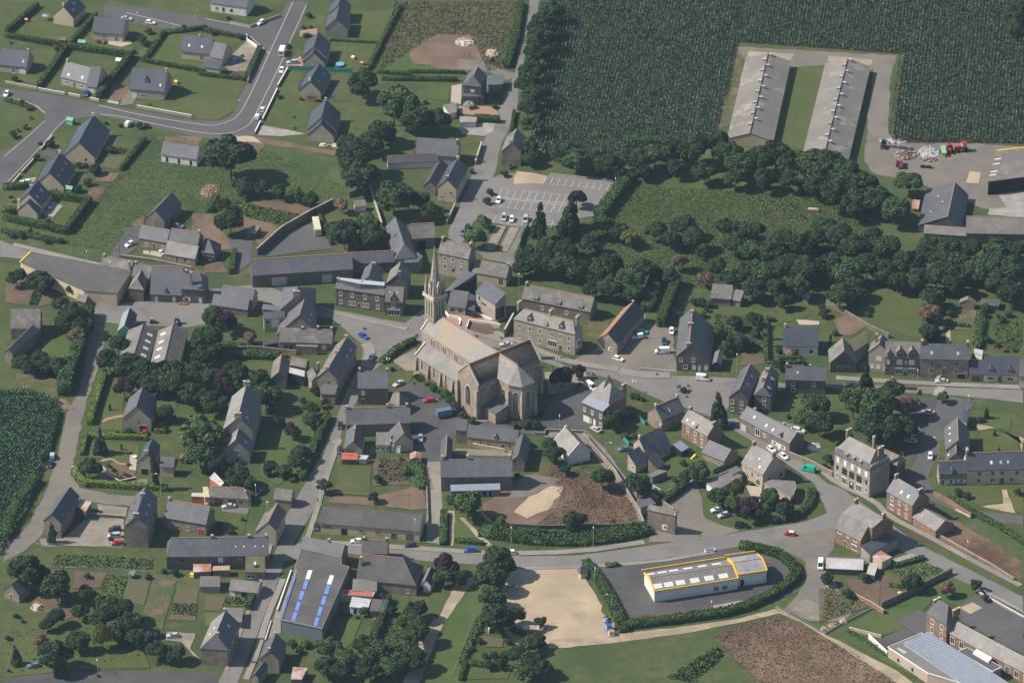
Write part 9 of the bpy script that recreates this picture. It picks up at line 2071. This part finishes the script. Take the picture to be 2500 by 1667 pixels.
# ================================================ PEOPLE
def person(c,r,p,lab,top,legs,face=0.0,stride=.18,ride=False):
 K(c,r)
 g=G(p)
 J=[(0,0,.95),(0,0,1.2),(0,0,1.42),(0,.01,1.53),(0,.02,1.66),(0,.01,1.75),(.10,0,.90),(.11,stride,.50),(.11,stride*.9,.09),(.11,stride*.9+.15,.05),(-.10,0,.90),(-.11,-stride*.5,.50),(-.11,-stride*1.3,.09),(-.11,-stride*1.3+.15,.05),(.19,0,1.40),(.25,-.05,1.13),(.25,.06,.90),(.25,.09,.80),(-.19,0,1.40),(-.25,.05,1.13),(-.25,.16,.92),(-.25,.2,.83)]
 E=[(0,1),(1,2),(2,3),(3,4),(4,5),(0,6),(6,7),(7,8),(8,9),(0,10),(10,11),(11,12),(12,13),(2,14),(14,15),(15,16),(16,17),(2,18),(18,19),(19,20),(20,21)]
 RD=[.15,.14,.15,.06,.10,.07,.095,.07,.045,.04,.095,.07,.045,.04,.065,.05,.036,.03,.065,.05,.036,.03]
 if ride:
  J[7],J[8],J[9]=(.16,.42,.72),(.16,.38,.35),(.16,.5,.32)
  J[11],J[12],J[13]=(-.16,.42,.72),(-.16,.38,.35),(-.16,.5,.32)
  J[16],J[17],J[20],J[21]=(.26,.45,1.05),(.24,.55,1.0),(-.26,.45,1.05),(-.24,.55,1.0)
 me=bpy.data.meshes.new('person')
 me.from_pydata(J,E,[])
 o=bpy.data.objects.new('person',me)
 COL.objects.link(o)
 md=o.modifiers.new('s','SKIN')
 for k,v in enumerate(me.skin_vertices[0].data):
  v.radius=(RD[k],RD[k])
  v.use_root=k==0
 o.modifiers.new('d','SUBSURF').levels=1
 dg=bpy.context.evaluated_depsgraph_get()
 m2=bpy.data.meshes.new_from_object(o.evaluated_get(dg))
 o.modifiers.clear()
 o.data=m2
 m2.materials.clear()
 for m in(legs,top,'skin','hair'):
  m2.materials.append(MATS[m])
 for f in m2.polygons:
  z,x=f.center.z,abs(f.center.x)
  f.material_index=3 if z>1.68 or(z>1.6 and f.center.y<-.02)else 2 if z>1.5 or(x>.2 and z<.95 and not ride)else 1 if z>.98 else 0
 o.location=(g[0],g[1],.12 if not ride else.45)
 o.rotation_euler=(0,0,face)
 return tag(o,lab,'person','people out in the village')
mat('skin',(.42,.26,.19))
mat('hair',(.05,.035,.025))
mat('cloth_dark',(.03,.035,.05))
mat('cloth_grey',(.16,.16,.17))
mat('cloth_white',(.55,.54,.52))
mat('cloth_blue',(.06,.09,.16))
person(2,0,(687,665),'person in dark clothes standing on the bare earth plot','cloth_dark','cloth_dark',2.4,.1)
person(1,3,(1293,1060),'person walking on the pavement beside the green-based lamp','cloth_blue','cloth_dark',2.8)
person(4,2,(1722,1500),'person in a white top standing by the right-hand lamp','cloth_white','cloth_dark',.6,.08)
person(4,2,(1745,1480),'person in dark clothes beside the one in white','cloth_dark','cloth_grey',-.5,.12)
person(4,2,(842,1240),'rider in a white top on the small red motorcycle','cloth_white','cloth_blue',1.55,.1,True)
K(4,2)
boxes('motorcycle','small red motorcycle ridden along the terrace street','motorcycle',(842,1240),(-1,.02),0,[('frame',[('b',-.7,.5,-.12,.12,.5,.8,'car_red'),('c',(.5,0,.8),(.75,0,.35),.05,'steel')]),('seat',[('b',-.7,.1,-.14,.14,.8,.9,'car_black')]),('handlebar',[('c',(.45,-.35,1.1),(.45,.35,1.1),.03,'steel'),('c',(.5,0,.8),(.45,0,1.1),.03,'steel')]),('wheel',[('c',(.72,-.06,.32),(.72,.06,.32),.32,'tyre',None,14)]),('wheel',[('c',(-.65,-.06,.32),(-.65,.06,.32),.32,'tyre',None,14)])],None,.12)
person(0,1,(1715,1345),'person sitting-height figure on the cottage terrace','cloth_blue','cloth_dark',0,.05)
m=bpy.data.materials.new('haze_air')
m.use_nodes=True
N,Lk=m.node_tree.nodes,m.node_tree.links
N.remove(N['Principled BSDF'])
pv=N.new('ShaderNodeVolumePrincipled')
pv.inputs['Color'].default_value=(.55,.78,1.0,1)
pv.inputs['Density'].default_value=3.5e-5
pv.inputs['Anisotropy'].default_value=0.2
Lk.new(pv.outputs[0],N['Material Output'].inputs['Volume'])
mb=MB()
MATS['haze_air']=m
mb.box(-2600,2600,-1900,3600,-1.0,1010.0,'haze_air')
tag(mb.build('haze'),None,None,None,'stuff')
